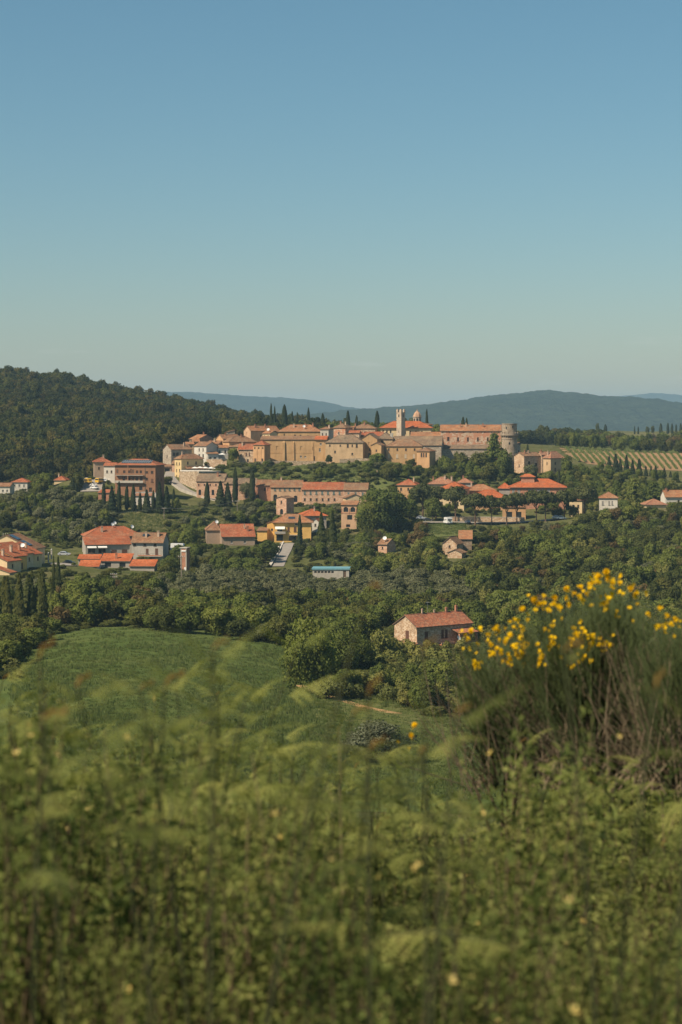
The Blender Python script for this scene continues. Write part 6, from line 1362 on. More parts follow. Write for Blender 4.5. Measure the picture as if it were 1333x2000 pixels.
def scrub():
    r = random.Random(88); pts = []
    clear = [[(30,1500),(30,1270),(110,1240),(200,1224),(420,1236),(560,1258),(600,1370),(760,1380),(1000,1400),(1000,1500)], [(225,1032),(225,1000),(430,985),(520,1000),(450,1030),(330,1040)], [(1095,925),(1095,876),(1400,876),(1400,930),(1150,922)],
             [(318,985),(318,900),(345,900),(345,940),(480,965),(480,985)], [(525,1112),(548,1055),(580,1055),(570,1112)], [(820,1040),(820,1008),(1110,1005),(1110,1024),(910,1026),(905,1042)], [(90,1102),(90,1072),(152,1072),(152,1102)], [(158,964),(158,938),(208,938),(208,964)], [(640,1105),(640,1088),(720,1088),(720,1105)]]
    for i in range(9000):
        px, py = r.uniform(-60, 1400), r.uniform(905, 1330)
        if any(inside(c, px, py) for c in clear): continue
        g = ground_at(px, py)
        if g is None or g.y > 1000: continue
        if 430 < px < 850 and 903 < py < 937 and r.random() < .6: continue
        w, h = r.uniform(1.6, 4.2), r.uniform(1.0, 2.8)
        if blocked(g, px, w, h): continue
        pts.append((g.x, g.y, g.z-.15, w, h))
    kinds = SP['bush']['crowns'][:2]+SP['darkbush']['crowns'][:2]
    scatter('scrub', pts, None, kinds, 'low scrub and hedges covering the ground between the trees', 71); print('scrub', len(pts))
scrub()
def tufts():
    r = rs_(61); protos = []
    for k in range(3):
        V = []
        for q in range(16):
            a = r.rand()*6.28; b = np.array([r.normal(0, .28), r.normal(0, .28), -.05]); d = np.array([math.cos(a), math.sin(a), 0])*.1*r.rand(); u = np.array([math.cos(a+1.57), math.sin(a+1.57), 0])*.05; h = np.array([0, 0, .3+.35*r.rand()])
            V += [b-u, b+u, b+u*.6+d+h*.7, b-u*.3+d*2+h]
        protos.append(quads_mesh('tuft', np.array(V), MATS['leaf_tuft']))
    rr = random.Random(62); pts = []
    for i in range(26000):
        px = rr.uniform(-60, 1040); py = 1224+340*rr.random()**.8
        g = ground_at(px, py, 200)
        if g is None or not 225 < g.y < 455: continue
        if px < 600 and not (inside([(20,1580),(20,1290),(75,1255),(120,1240),(200,1224),(420,1238),(565,1262),(600,1370),(605,1580)], px, py)): continue
        if px >= 600 and g.y > 372: continue
        k = .6+.8*max(0, mnoise.noise((g.x*.05, g.y*.05, 2.0))+.4)
        pts.append((g.x, g.y, g.z, rr.uniform(.8, 1.5), rr.uniform(.6, 1.3)*k))
    scatter('field_grass', pts, None, protos, 'rough green grass covering the field', 63)
    pts = []
    for poly, n in (([(225,1035),(225,998),(430,985),(525,1000),(450,1030),(330,1042)], 3500), ([(430,938),(430,905),(860,905),(740,938)], 2600), ([(838,1045),(838,1022),(912,1022),(905,1045)], 500), ([(640,1105),(640,1088),(720,1088),(720,1105)], 300), ([(1095,886),(1095,868),(1400,868),(1400,886)], 1500)):
        for i in range(n):
            px, py = rr.uniform(min(p[0] for p in poly), max(p[0] for p in poly)), rr.uniform(min(p[1] for p in poly), max(p[1] for p in poly))
            if not inside(poly, px, py): continue
            g = ground_at(px, py, 600)
            if g is None: continue
            pts.append((g.x, g.y, g.z, rr.uniform(1.2, 2.6), rr.uniform(.6, 1.6)))
    scatter('meadow_grass', pts, None, protos, 'rough dry and green grass on the slopes of the village', 64)
m_leaf('leaf_tuft', [(0.092,0.124,0.038), (0.108,0.138,0.043), (0.126,0.148,0.050), (0.155,0.160,0.062)], 0.3, 3.0, .4)
tufts()
flush()
print('trees', COUNT, len(bpy.data.objects))

# ------------------------------------------------------------------ vehicles
def wheel_mesh(r=.32, w=.2):
    m = MB(); n = 14
    for s in (-w/2, w/2):
        ring = [(s, r*math.cos(2*math.pi*k/n), r*math.sin(2*math.pi*k/n)) for k in range(n)]; m.poly(ring if s > 0 else ring[::-1])
    for k in range(n):
        a, b = 2*math.pi*k/n, 2*math.pi*(k+1)/n; m.poly([(-w/2, r*math.cos(a), r*math.sin(a)), (w/2, r*math.cos(a), r*math.sin(a)), (w/2, r*math.cos(b), r*math.sin(b)), (-w/2, r*math.cos(b), r*math.sin(b))])
    return m.mesh('wheel', MATS['rubber'])
def rim_mesh(r=.2):
    m = MB(); n = 12
    for s in (-.11, .11):
        ring = [(s, r*math.cos(2*math.pi*k/n), r*math.sin(2*math.pi*k/n)) for k in range(n)]; m.poly(ring if s > 0 else ring[::-1])
    return m.mesh('rim', MATS['metal_grey'])
WH, RIM = wheel_mesh(), rim_mesh()
def extrude_profile(prof, hw, top_hw=None, zb=None, zt=None):
    """side profile (y, z) extruded to both sides; narrowing above zb"""
    m = MB()
    def pt(s, p):
        k = hw
        if top_hw is not None and p[1] > zb: k = hw+(top_hw-hw)*(p[1]-zb)/(zt-zb)
        return (s*k, p[0], p[1])
    n = len(prof)
    m.poly([pt(1, p) for p in prof]); m.poly([pt(-1, p) for p in prof[::-1]])
    for k in range(n): a, b = prof[k], prof[(k+1) % n]; m.poly([pt(1, a), pt(-1, a), pt(-1, b), pt(1, b)])
    return m
def car(kind, px, py, Y, rz, paint, label, cat='car'):
    p = P(px, py, Y); p.z = max(p.z, height(p.x, p.y)+.28) if abs(p.z-height(p.x, p.y)) < 3 else height(p.x, p.y)+.28
    root = empty({'car': 'parked_car', 'van': 'parked_van', 'camper': 'camper_van'}[kind], p, R(rz)); tag(root, label, cat)
    pm = MATS[paint]
    if kind == 'car':
        body = extrude_profile([(-2.1,.3),(-2.12,.62),(-1.95,.78),(-1.05,.9),(1.55,.94),(2.05,.86),(2.12,.5),(2.05,.28)], .86); cab = extrude_profile([(-1.1,.88),(-.45,1.38),(.1,1.47),(1.05,1.44),(1.75,.92)], .82, .64, .9, 1.47)
        side = [(-.85,.96),(-.42,1.32),(1.0,1.36),(1.5,.97)]; axles = (-1.3, 1.28); belt = (.9, 1.47, .82, .64); front = [(-1.04,.95),(-.50,1.34)]; back = [(1.64,1.0),(1.12,1.36)]; r = 1.0
    elif kind == 'van':
        body = extrude_profile([(-2.5,.35),(-2.55,.95),(-2.35,1.15),(2.45,1.2),(2.5,.35)], .95); cab = extrude_profile([(-2.34,1.14),(-1.65,1.95),(-1.3,2.2),(2.3,2.25),(2.45,1.19)], .94, .85, 1.2, 2.25)
        side = [(-1.95,1.25),(-1.5,1.85),(2.1,1.9),(2.2,1.25)]; axles = (-1.65, 1.55); belt = (1.2, 2.25, .94, .85); front = [(-2.28,1.25),(-1.72,1.9)]; back = [(2.44,1.3),(2.36,1.9)]; r = 1.05
    else:
        body = extrude_profile([(-2.9,.4),(-2.95,1.05),(-2.2,1.2),(-1.75,1.95),(-2.1,2.1),(-1.9,2.75),(2.7,2.8),(2.8,.45)], 1.08); cab = None
        side = [(-1.6,1.3),(-1.5,1.85),(-.8,1.85),(-.8,1.3)]; axles = (-2.0, 1.6); belt = (0, 5, 1.08, 1.08); front = [(-2.22,1.25),(-1.8,1.9)]; back = [(2.75,1.5),(2.72,2.1)]; r = 1.05
    body.build('body', pm, root)
    if cab: cab.build('cabin', pm, root)
    zb, zt, w0, w1 = belt; wx = lambda z: w0+(w1-w0)*(z-zb)/(zt-zb)+.012
    for s in (-1, 1):
        q = [(s*wx(z), y, z) for y, z in side]; m = MB(); m.poly(q if s < 0 else q[::-1]); m.build('side_window', MATS['glass'], root)
    for nm, pr, dy in (('windscreen', front, -.02), ('rear_window', back, .02)):
        (y0, z0), (y1, z1) = pr; m = MB(); k0, k1 = wx(z0)-.12, wx(z1)-.12; m.poly([(-k0, y0+dy*1.5, z0+.01), (k0, y0+dy*1.5, z0+.01), (k1, y1+dy*1.5, z1+.01), (-k1, y1+dy*1.5, z1+.01)]); m.build(nm, MATS['glass'], root)
    for y in axles:
        for s in (-1, 1):
            o = link('wheel', WH, root, (s*.78 if kind == 'car' else s*.9, y, .32)); link('rim', RIM, o)
    for s in (-1, 1):
        yb = {'car': 2.1, 'van': 2.48, 'camper': 2.77}[kind]; m = MB(); m.box(s*.7-.1, s*.7+.1, yb, yb+.04, .62, .78); m.build('tail_lamp', MATS['terracotta'], root)
        m = MB(); m.box(s*.62-.14, s*.62+.14, -yb-.06, -yb+.06, .6, .74); m.build('headlamp', MATS['metal_white'], root)
    if kind == 'camper':
        m = MB(); 
        o = link('spare_wheel', WH, root, (0, 2.9, 1.25), R(90)); link('rim', RIM, o)
        m.box(1.081, 1.095, .2, 1.3, 1.5, 2.1); m.box(-1.095, -1.081, .2, 1.3, 1.5, 2.1); m.build('living_window', MATS['glass'], root)
    return root
car('camper', 875, 1023, 809, 195, 'paint_white', 'white camper van with rear spare wheel parked by the stone wall', 'camper van')
car('car', 823, 1014, 812, 80, 'paint_silver', 'silver car half hidden under the green tree left of the camper')
car('car', 836, 1018, 810, 100, 'paint_dark', 'dark car in the tree shade left of the camper')
car('car', 914, 1022, 810, 190, 'paint_blue', 'dark blue car before the stone wall right of the camper')
car('car', 1088, 1013, 812, 75, 'paint_silver', 'silver car under the umbrella pine, left of the pair')
car('car', 1097, 1014, 810, 85, 'paint_white', 'pale car under the umbrella pine, right of the pair')
car('car', 126, 1085, 652, 82, 'paint_silver', 'silver hatchback on the parking square beside the terraced houses')
car('car', 135, 1084, 655, 82, 'paint_dark', 'dark car standing behind the silver hatchback')
car('van', 173, 952, 872, 28, 'paint_yellow', 'yellow and white van nearest the wood, left one')
car('van', 195, 951, 872, 155, 'paint_yellow', 'yellow van right of the white cars')
car('car', 183, 956, 868, 35, 'paint_white', 'white car directly before the left yellow van')
car('car', 185, 960, 865, 50, 'paint_white', 'white car lowest of the group by the yellow vans')
car('car', 206, 947, 874, 85, 'paint_white', 'white car partly hidden right of the yellow vans')
car('camper', 349, 1076, 700, 80, 'paint_white', 'white camper among the trees above the brick cabin', 'camper van')
car('car', 1212, 999, 834, 85, 'paint_silver', 'silver car at the right corner of the grey house')

# --- parasols
def parasol(px, py, Y, w, label, group=None):
    top = P(px, py, Y); root = empty('parasol', (top.x, top.y, top.z-2.7)); tag(root, label, 'parasol', group)
    m = MB(); h = w/2
    for k in range(4):
        a = [(-h,-h),(h,-h),(h,h),(-h,h)]; p, q = a[k], a[(k+1) % 4]; m.poly([(*p, 2.15), (*q, 2.15), (0, 0, 2.7)]); m.poly([(*p, 1.98), (*q, 1.98), (*q, 2.15), (*p, 2.15)])
    m.build('canopy', MATS['canvas_white'], root)
    m = MB(); m.tube([(0, 0, -1.5), (0, 0, 2.75)], .04, 6); m.build('pole', MATS['frame'], root); m = MB(); m.box(-.4, .4, -.4, .4, -.2, .1); m.build('base', MATS['metal_grey'], root)
for i, (px, py, lab_) in enumerate([(381,911.5,'leftmost white parasol on the restaurant terrace'),(391,911,'second white parasol from the left on the restaurant terrace'),(401,911.5,'middle white parasol on the restaurant terrace'),(412,912,'second white parasol from the right on the restaurant terrace'),(423,913,'rightmost white parasol on the restaurant terrace')]):
    parasol(px, py, 924+i, 2.9, lab_, 'restaurant parasols')
parasol(434, 885, 940, 3.2, 'single white parasol on the upper garden terrace')
# --- poles and wires
def pole(px, pyb, pyt, label, arms=1, Y=None):
    g = ground_at(px, pyb) if Y is None else P(px, pyb, Y); h = P(px, pyt, g.y).z-g.z; o = empty('utility_pole', g); tag(o, label, 'utility pole')
    m = MB(); m.tube([(0, 0, -1), (0, 0, h*.5), (0, 0, h)], [.19, .16, .12], 8); m.build('pole', MATS['timber_pole'], o)
    for k in range(arms):
        z = h-.35-.8*k; m = MB(); m.box(-1.0, 1.0, -.2, -.09, z, z+.16); m.build('cross_arm', MATS['timber_pole'], o)
        for x in (-.85, -.3, .3, .85): n = MB(); n.tube([(x, -.14, z+.16), (x, -.14, z+.45)], [.06, .08], 6); n.build('insulator', MATS['metal_white'], o)
    return g+Vector((0, 0, h))
pole(223, 1168, 1120, 'weathered utility pole with two cross arms before the trees below the garages', 2)
pole(355, 1158, 1086, 'thin tall utility pole before the brick cabin', 1)
a = pole(40, 1030, 1003, 'utility pole in the grove at the left edge', 1, 800); b_ = pole(321, 1012, 992, 'short utility pole on the dry grass slope', 1, 815); c_ = pole(464, 1002, 978, 'utility pole below the tallest cypress', 1, 830)
for p0, p1, lb in ((a, b_, 'power line from the grove to the dry grass slope'), (b_, c_, 'power line from the dry slope up to the tallest cypress')):
    o = empty('power_line', p0); tag(o, lb, 'power line')
    for k in (-.6, .6):
        m = MB(); m.tube([(p1-p0)*(t/12)+Vector((k*.3, k, -1.5*4*(t/12)*(1-t/12))) for t in range(13)], .035, 4); m.build('wire', MATS['wire'], o)
# --- white globes on gate posts by the parking square
for px, py, lb in ((85,1082,'gate post with white globe lamp, left of the parking square'),(95,1082,'gate post with white globe lamp at the parking square entrance'),(101,1075,'gate post with white globe lamp, highest one by the parking square')):
    g = P(px, py+6, 655); o = empty('gate_post', g); tag(o, lb, 'gate post'); m = MB(); m.box(-.25, .25, -.25, .25, -2, 1.1); m.box(-.32, .32, -.32, .32, 1.1, 1.2); m.build('post', MATS['concrete'], o)
    m = MB(); m.lathe([(.05, 1.2), (.18, 1.28), (.22, 1.42), (.18, 1.56), (.02, 1.64)], 10); m.build('globe', MATS['metal_white'], o)

# ------------------------------------------------------------------ foreground: bracken, leafy shrubs, broom
m_leaf('leaf_fern', [(0.080,0.105,0.034), (0.150,0.172,0.050), (0.232,0.245,0.068), (0.300,0.290,0.090)], 0.25, 9.0, .4, 1.35)
m_leaf('leaf_shrub', [(0.042,0.064,0.024), (0.105,0.135,0.040), (0.200,0.220,0.066), (0.310,0.298,0.106)], 0.22, 24.0, .55, 1.4)
m_leaf('leaf_herb', [(0.040,0.054,0.020), (0.080,0.100,0.032), (0.140,0.155,0.052), (0.230,0.215,0.095)], 0.25, 16.0, .9, 1.4)
m_plain('stem_green', (0.055, 0.060, 0.026), .8, .2, 0, .25, 20); m_plain('stem_brown', (0.14, 0.10, 0.06), .9, .1, 0, .3, 20)
m_plain('twig_green', (0.075, 0.098, 0.036), .7, .25, 0, .3, 12); m_plain('dead_twig', (0.19, 0.145, 0.095), .9, .1, 0, .35, 12)
m_leaf('crozier_brown', [(0.20,0.13,0.045), (0.28,0.17,0.055), (0.22,0.19,0.06)], 0.3, 20); m_leaf('petal', [(0.86,0.50,0.010), (0.93,0.62,0.02)], 0.3, 30, .5, 0.92); m_leaf('petal_pale', [(0.66,0.48,0.13), (0.74,0.60,0.26)], 0.35, 30, .5, 1.0)
m_leaf('dry_blade', [(0.38,0.30,0.16), (0.30,0.25,0.12)], 0.3, 10)
frs = rs_(900)
def frond_mesh(seed, L=.42, arch=.35, pairs=17, width=.25):
    """one bracken frond: a rachis along +x carrying tapering pinnae cut into pinnules"""
    r = rs_(seed); V = []
    c = lambda t: np.array([L*t, .02*math.sin(t*3+seed), L*arch*(.7*t-1.0*t**3)])
    for k in range(pairs):
        t = .14+.86*(k/(pairs-1)); b = c(t); l = width*L*1.35*((1-t)**.9+.03)*min(1, .8+t*1.5)*r.uniform(.82, 1.1)
        for s in (-1, 1):
            d = np.array([.38, s*1.0, -.30+r.normal(0, .12)]); d /= np.linalg.norm(d); n = max(3, int(9*l/(width*L*1.3))+2)
            for q in range(n):
                u = (q+.6)/n; base = b+d*l*u+np.array([0, 0, -.12*l*u*u]); pl = .115*l*(1-u)**.6+.003; w = .40*l/n
                for e in (-1, 1):
                    pd = np.array([.9*e, s*.45, r.normal(0, .12)]); pd /= np.linalg.norm(pd)
                    V += [base-d*w, base+d*w, base+pd*pl+d*w*.7, base+pd*pl*.95-d*w*.3]
    V = np.array(V); me = quads_mesh('frond', V, MATS['leaf_fern'])
    return me
FROND = [frond_mesh(910+i, .42, (.2, .35, .5, .28, .42, .15)[i]) for i in range(6)]
def rachis_mesh(i):
    arch = (.2, .35, .5, .28, .42, .15)[i]; L = .42; m = MB(); m.tube([(L*t, .02*math.sin(t*3+910+i), L*arch*(.7*t-1.0*t**3)) for t in (0, .2, .4, .6, .8, 1)], [.0035, .003, .0025, .002, .0014, .0006], 5); return m.mesh('rachis', MATS['stem_green'])
RACH = [rachis_mesh(i) for i in range(6)]
def crozier_mesh():
    m = MB(); pts, rad = [(0, 0, 0)], [.004]
    for k in range(16): a = k/15*4.2; q = .022*(1-k/17); pts.append((q*math.sin(a)+.004*k*.3, 0, .03+.022+q*-math.cos(a)+.01)); rad.append(.006*(1-k/22))
    m.tube(pts, rad, 6); V = np.array(m.v)
    me = m.mesh('crozier', MATS['crozier_brown']); return me
CROZ = crozier_mesh()
frng = random.Random(31)
def place(px, py):
    col = ['at the left edge', 'on the left', 'left of centre', 'right of centre', 'on the right', 'at the right edge'][int(min(max((px+90)/1510*6, 0), 5))]
    row = ['along the top', 'in the upper part', 'in the middle', 'in the lower part', 'at the bottom'][int(min(max((py-1330)/115, 0), 4))]
    return f'{row} of the foreground thicket {col}'
def bracken(px, pyt, Y, label, nf=None, az=None, size=1.0, group=None, croz=True, tiers=None, vee=False):
    top = P(px, pyt, Y); g = Vector((top.x, Y, height(top.x, Y))); h = top.z-g.z
    if h < .3: return
    o = empty('bracken', g); tag(o, label, 'fern', group)
    lean = frng.gauss(0, .13); stem = lambda t: Vector((lean*t*t, .03*math.sin(t*2.2+px), h*t))
    m = MB(); m.tube([stem(t/8) for t in range(9)], [.0052*(1-.55*t/8) for t in range(9)], 6)
    m.build('stem', MATS['stem_green'], o)
    a0 = frng.uniform(0, 6.28) if az is None else az
    tiers = frng.choice([3, 4, 4, 5]) if tiers is None else tiers
    for k in range(tiers):
        t = 1-.012-.17*size*k*(.9+.2*frng.random())/max(h, .5); p = stem(max(t, .1))
        for s in (0, 1):
            i = frng.randrange(6); a = a0+s*math.pi+(frng.uniform(-.35, .35)+k*.5*frng.choice((0, 1)) if not vee else frng.uniform(-.12, .12)); sc_ = size*(.55+.17*k)*frng.uniform(.85, 1.15)
            f = link('frond', FROND[i], o, p); f.rotation_euler = (frng.uniform(-.22, .22), (-frng.uniform(.1, .55)+.12*k) if not vee else -.55+.22*k, a); f.scale = (sc_,)*3; link('rachis', RACH[i], f) if Y < 6 else None
    if croz:
        c = link('crozier', CROZ, o, stem(1.0), frng.uniform(0, 6.28)); c.scale = (frng.uniform(.35, .65),)*3; c.rotation_euler = (frng.uniform(-.5, .5), frng.uniform(.2, 1.0), frng.uniform(-.6, .6))
    return o
# ferns that stand out in the photograph
for px, py, Y, az, size, tr, vee, lb in [
 (812,1395,3.0,0.05,.55,1,True,'bracken with a wide V of two fronds below the farmhouse'), (412,1266,3.1,0.1,.52,1,True,'bracken with a wide V of two fronds over the field'), (428,1150,3.0,0,.3,0,False,'thin bracken shoot with curled tip, tallest left of centre'),
 (150,1290,3.3,0,.3,0,False,'bracken shoot with a rust-brown tip at the left over the field'), (838,1264,3.3,0,.3,0,False,'bracken shoot standing against the farmhouse trees'), (1196,1268,3.2,.5,.26,1,True,'small bracken standing before the broom, right of the flowers'),
 (1158,1338,3.2,0,.3,0,False,'bracken shoot with a rust-brown tip before the brown broom twigs'), (1150,1392,3.2,.1,.52,2,True,'bracken with wide fronds before the brown broom twigs'), (372,1340,3.6,.4,.5,4,False,'bracken with dark stems in the middle of the left thicket'), (402,1350,3.9,.1,.55,4,False,'bracken with dark stems just right of the left thicket middle'),
 (60,1400,3.2,.4,.5,4,False,'bracken at the left edge of the picture'), (560,1395,3.8,.5,.5,3,True,'bracken at the lower end of the green field'), (1310,1375,3.3,.2,.5,2,True,'bracken at the right edge before the broom'), (960,1480,3.6,.7,.6,4,False,'bracken below the broom, right of the centre'), (660,1470,3.8,.3,.6,4,False,'bracken left of the silvery bush'),
 (280,1335,3.7,.2,.45,2,True,'bracken with low fronds left of the left thicket middle'), (725,1352,3.5,0,.3,0,False,'bracken shoot left of the wide V below the farmhouse')]:
    bracken(px, py, Y, lb, az=az, size=size, tiers=tr, vee=vee)
frng2 = None
TOPX, TOPY = [-100, 0, 120, 300, 420, 520, 620, 720, 820, 900, 1000, 1100, 1200, 1333, 1440], [1320, 1320, 1335, 1350, 1335, 1395, 1432, 1450, 1455, 1455, 1450, 1440, 1430, 1420, 1420]
CLUMPS = []; NB = []
def make_clumps():
    tries = 0
    for k in range(30):                     # the back row that closes the thicket against the field
        px = -90+1520*(k+frng.uniform(-.3, .3))/29; Y = frng.uniform(7.2, 9.6); x = (px-CX)/F*Y; t0 = float(np.interp(px, TOPX, TOPY))
        h = CZ-(t0+frng.uniform(5, 80)-HY)/F*Y-height(x, Y)
        CLUMPS.append((x, Y, min(h, 1.9), frng.uniform(.16, .26), frng.choice('bbbsh')))
    while len(CLUMPS) < 106 and tries < 6000:
        tries += 1; Y = frng.uniform(4.9, 12.8); px = frng.uniform(-110, 1440); x = (px-CX)/F*Y
        if any((x-c[0])**2+(Y-c[1])**2 < .52**2 for c in CLUMPS): continue
        t0 = float(np.interp(px, TOPX, TOPY)); top = CZ-(t0+(frng.uniform(-40, 110) if Y > 7 else frng.uniform(-30, 330))-HY)/F*Y; h = min(top-height(x, Y), frng.uniform(1.35, 1.75) if Y > 7 else frng.uniform(.7, 1.3))
        if h < .35: continue
        CLUMPS.append((x, Y, h, frng.uniform(.16, .30), frng.choice('bbbbbsssh')))
def tall_clumps():
    for px, py, Y, kind in ((395,1268,6.2,'b'),(430,1290,6.6,'b'),(365,1310,6.0,'b'),(470,1330,7.0,'b'),(100,1288,7.2,'s'),(30,1325,6.8,'s'),(170,1345,7.4,'b'),(250,1335,7.6,'b'),(300,1350,7.0,'s'),(545,1405,7.8,'b'),(610,1425,8.0,'s'),(1010,1440,8.2,'b'),(1130,1400,7.6,'b'),(1240,1395,7.8,'b'),(900,1450,8.4,'s'),(760,1440,8.2,'b')):
        x = (px-CX)/F*Y; h = CZ-(py+48-HY)/F*Y-height(x, Y); CLUMPS.append((x, Y, h, .17, kind))
def fill_thicket():
    for x, Y, h, rad, kind in CLUMPS:
        for k in range(frng.choice([4, 5, 6])):
            a, q = frng.uniform(0, 6.28), frng.random()**.7; xx, yy = x+math.cos(a)*rad*q, Y+math.sin(a)*rad*q; hh = h*(1.04-.38*q)*frng.uniform(.86, 1.06)
            px, py = CX+xx/yy*F, HY+(CZ-height(xx, yy)-hh)/yy*F
            if (kind == 'b' or (kind == 's' and k == 0)) and len(NB) < 275: NB.append(1); bracken(px, py, yy, ('nearer ' if yy < 7.5 else 'farther ')+'feathery green bracken '+place(px, py), size=frng.uniform(.55, 1.0)*(.75 if yy < 6 else 1.0), group='foreground bracken', croz=frng.random() < .22, tiers=frng.choice([2, 3, 4]), vee=frng.random() < .5, az=frng.gauss(0, .8))
            elif kind in 'sb': shrub(px, py, yy, ('nearer ' if yy < 7.5 else 'farther ')+'small-leaved green shrub '+place(px, py), 'foreground shrubs', frng.uniform(.5, .8), frng.choice([0, 0, 0, 1, 2]))
            else: herb(px, py, yy)
def spot(lo=.35, hi=1.0, up=0, y0=4.6):
    """a place in the thicket: column, top row and distance, so that a plant of believable height tops out there"""
    while True:
        px = frng.uniform(-100, 1430); t0 = float(np.interp(px, TOPX, TOPY)); py = t0-up*frng.random()**2+(1990-t0)*frng.random()**1.25; Y = frng.uniform(y0, 12.5)
        p = P(px, py, Y); h = p.z-height(p.x, Y)
        if lo < h < hi: return px, py, Y
def leaf_quads(P0, D, size, r, wid=.55):
    """pointed leaves: two quads folded along the midrib, growing from P0 along D"""
    n = len(P0); D = D/np.linalg.norm(D, axis=1)[:, None]; S = np.cross(D, r.normal(0, .45, (n, 3))+np.array([0, 0, 1.0])); S /= np.linalg.norm(S, axis=1)[:, None]+1e-9; U = np.cross(S, D)
    s = (size*(.6+.8*r.rand(n)))[:, None]; w = s*wid*.5; out = []
    tip = P0+D*s-U*s*.15; mid = P0+D*s*.45
    for e in (-1, 1): out.append(np.stack([P0, mid+S*w*e+U*w*.35, P0+D*s*.78+S*w*.6*e+U*w*.1, tip], 1))
    return np.concatenate(out).reshape(-1, 3)
def shrub_mesh(seed, n_st=10, n_leaf=900, size=.024):
    r = rs_(seed); m = MB(); P0, D = [], []
    for k in range(n_st):
        a = r.rand()*6.28; sp = .10+.25*r.rand(); pts = [np.array([.03*math.cos(a), .03*math.sin(a), 0])]
        for t in range(1, 7): u = t/6; pts.append(np.array([math.cos(a)*sp*u**1.3, math.sin(a)*sp*u**1.3, u*(.75+.25*r.rand())])+r.normal(0, .012, 3))
        m.tube([tuple(p) for p in pts], [.006*(1-.8*t/6) for t in range(7)], 5)
        for q in range(n_leaf//n_st):
            u = r.rand()**.42; i = min(int(u*6), 5); f = u*6-i; p = pts[i]*(1-f)+pts[i+1]*f; d = r.normal(0, 1, 3); d[2] = d[2]*.5+.25; off = d/np.linalg.norm(d)*.05*r.rand(); P0.append(p+off); D.append(d)
    return quads_mesh('shrub_leaves', leaf_quads(np.array(P0), np.array(D), size, r), MATS['leaf_shrub']), m.mesh('shrub_stems', MATS['stem_brown'])
SHR = [shrub_mesh(950+i) for i in range(5)]
m = MB()
for k in range(5): a = 2*math.pi*k/5; m.poly([(0, 0, 0), (.012*math.cos(a-.5), .012*math.sin(a-.5), .008), (.02*math.cos(a), .02*math.sin(a), .014), (.012*math.cos(a+.5), .012*math.sin(a+.5), .008)])
BLOSSOM = m.mesh('blossom', MATS['petal_pale'])
def shrub(px, pyt, Y, label, group, w=1.0, nb=0):
    top = P(px, pyt, Y); g = Vector((top.x, Y, height(top.x, Y))); h = top.z-g.z
    if h < .25: return
    o = empty('leafy_shrub', g, frng.uniform(0, 6.28)); tag(o, label, 'shrub', group); o.scale = (w, w, h)
    lv, st = frng.choice(SHR); l = link('leaves', lv, o); tag(l, kind='stuff'); link('stems', st, o)
    for k in range(nb):
        a = frng.uniform(0, 6.28); q = frng.uniform(.05, .3); b = link('blossom', BLOSSOM, o, (q*math.cos(a), q*math.sin(a), frng.uniform(.72, 1.02))); s = frng.uniform(.45, .8); b.scale = (s/w, s/w, s/h); b.rotation_euler = (frng.uniform(-.6, .6), frng.uniform(-.6, .6), 0)
for px, py, Y, nb, lb in [(110,1282,4.6,6,'leafy shrub with pale yellow blossoms highest at the left edge'), (20,1320,4.4,4,'leafy shrub cut by the left edge of the picture'), (200,1400,4.8,3,'leafy shrub with pale blossoms below the rust-tipped bracken'), (380,1420,5.0,4,'leafy shrub with pale blossoms under the tallest bracken'),
   (480,1470,4.6,4,'leafy shrub with pale blossoms at the lower field end'), (690,1590,3.9,3,'leafy shrub with one pale blossom in the middle'), (930,1660,3.6,8,'leafy shrub with a cluster of small pale blossoms'), (1080,1400,5.6,3,'leafy shrub at the foot of the broom'), (1010,1440,5.4,2,'leafy shrub left of the brown broom twigs')]:
    shrub(px, py, Y, lb, None, frng.uniform(.75, 1.0), nb)
for i in range(70):
    px = frng.uniform(-100, 1430); py = frng.uniform(1720, 1985); Y = frng.uniform(4.0, 5.8)
    shrub(px, py, Y, 'low round-leaved shrub '+place(px, py), 'low foreground shrubs', frng.uniform(.45, .7), frng.choice([0, 0, 1]))
# upright herbs: a straight stem with pairs of narrow drooping leaves
def herb_mesh(seed):
    r = rs_(seed); m = MB(); P0, D = [], []; pts = [np.array([r.normal(0, .01)*t, r.normal(0, .01)*t, t/8]) for t in range(9)]
    m.tube([tuple(p) for p in pts], [.0038*(1-.6*t/8) for t in range(9)], 5); a = r.rand()*6.28
    for k in range(30):
        z = .35+.65*k/30; i = min(int(z*8), 7); p = pts[i]*(1-(z*8-i))+pts[i+1]*(z*8-i); a += 1.57+r.normal(0, .2)
        for s_ in (0, math.pi): P0.append(p); D.append([math.cos(a+s_), math.sin(a+s_), r.uniform(-.2, .9)])
    P0, D = np.array(P0), np.array(D); n = len(P0)
    return quads_mesh('herb_leaves', leaf_quads(P0, D, .055, r, .26), MATS['leaf_shrub']), m.mesh('herb_stem', MATS['stem_green'])
HERB = [herb_mesh(980+i) for i in range(5)]
def herb(px, py, Y):
    top = P(px, py, Y); g = Vector((top.x, Y, height(top.x, Y))); h = top.z-g.z
    if h < .3: return
    o = empty('upright_herb', g, frng.uniform(0, 6.28)); o.rotation_euler = (frng.gauss(0, .16), frng.gauss(0, .16), o.rotation_euler[2]); tag(o, ('nearer ' if Y < 7.5 else 'farther ')+'upright narrow-leaved herb '+place(px, py), 'herb', 'foreground upright herbs'); k = frng.uniform(.7, 1.15); o.scale = (k, k, h)
    lv, st = frng.choice(HERB); l = link('leaves', lv, o); tag(l, kind='stuff'); link('stem', st, o)
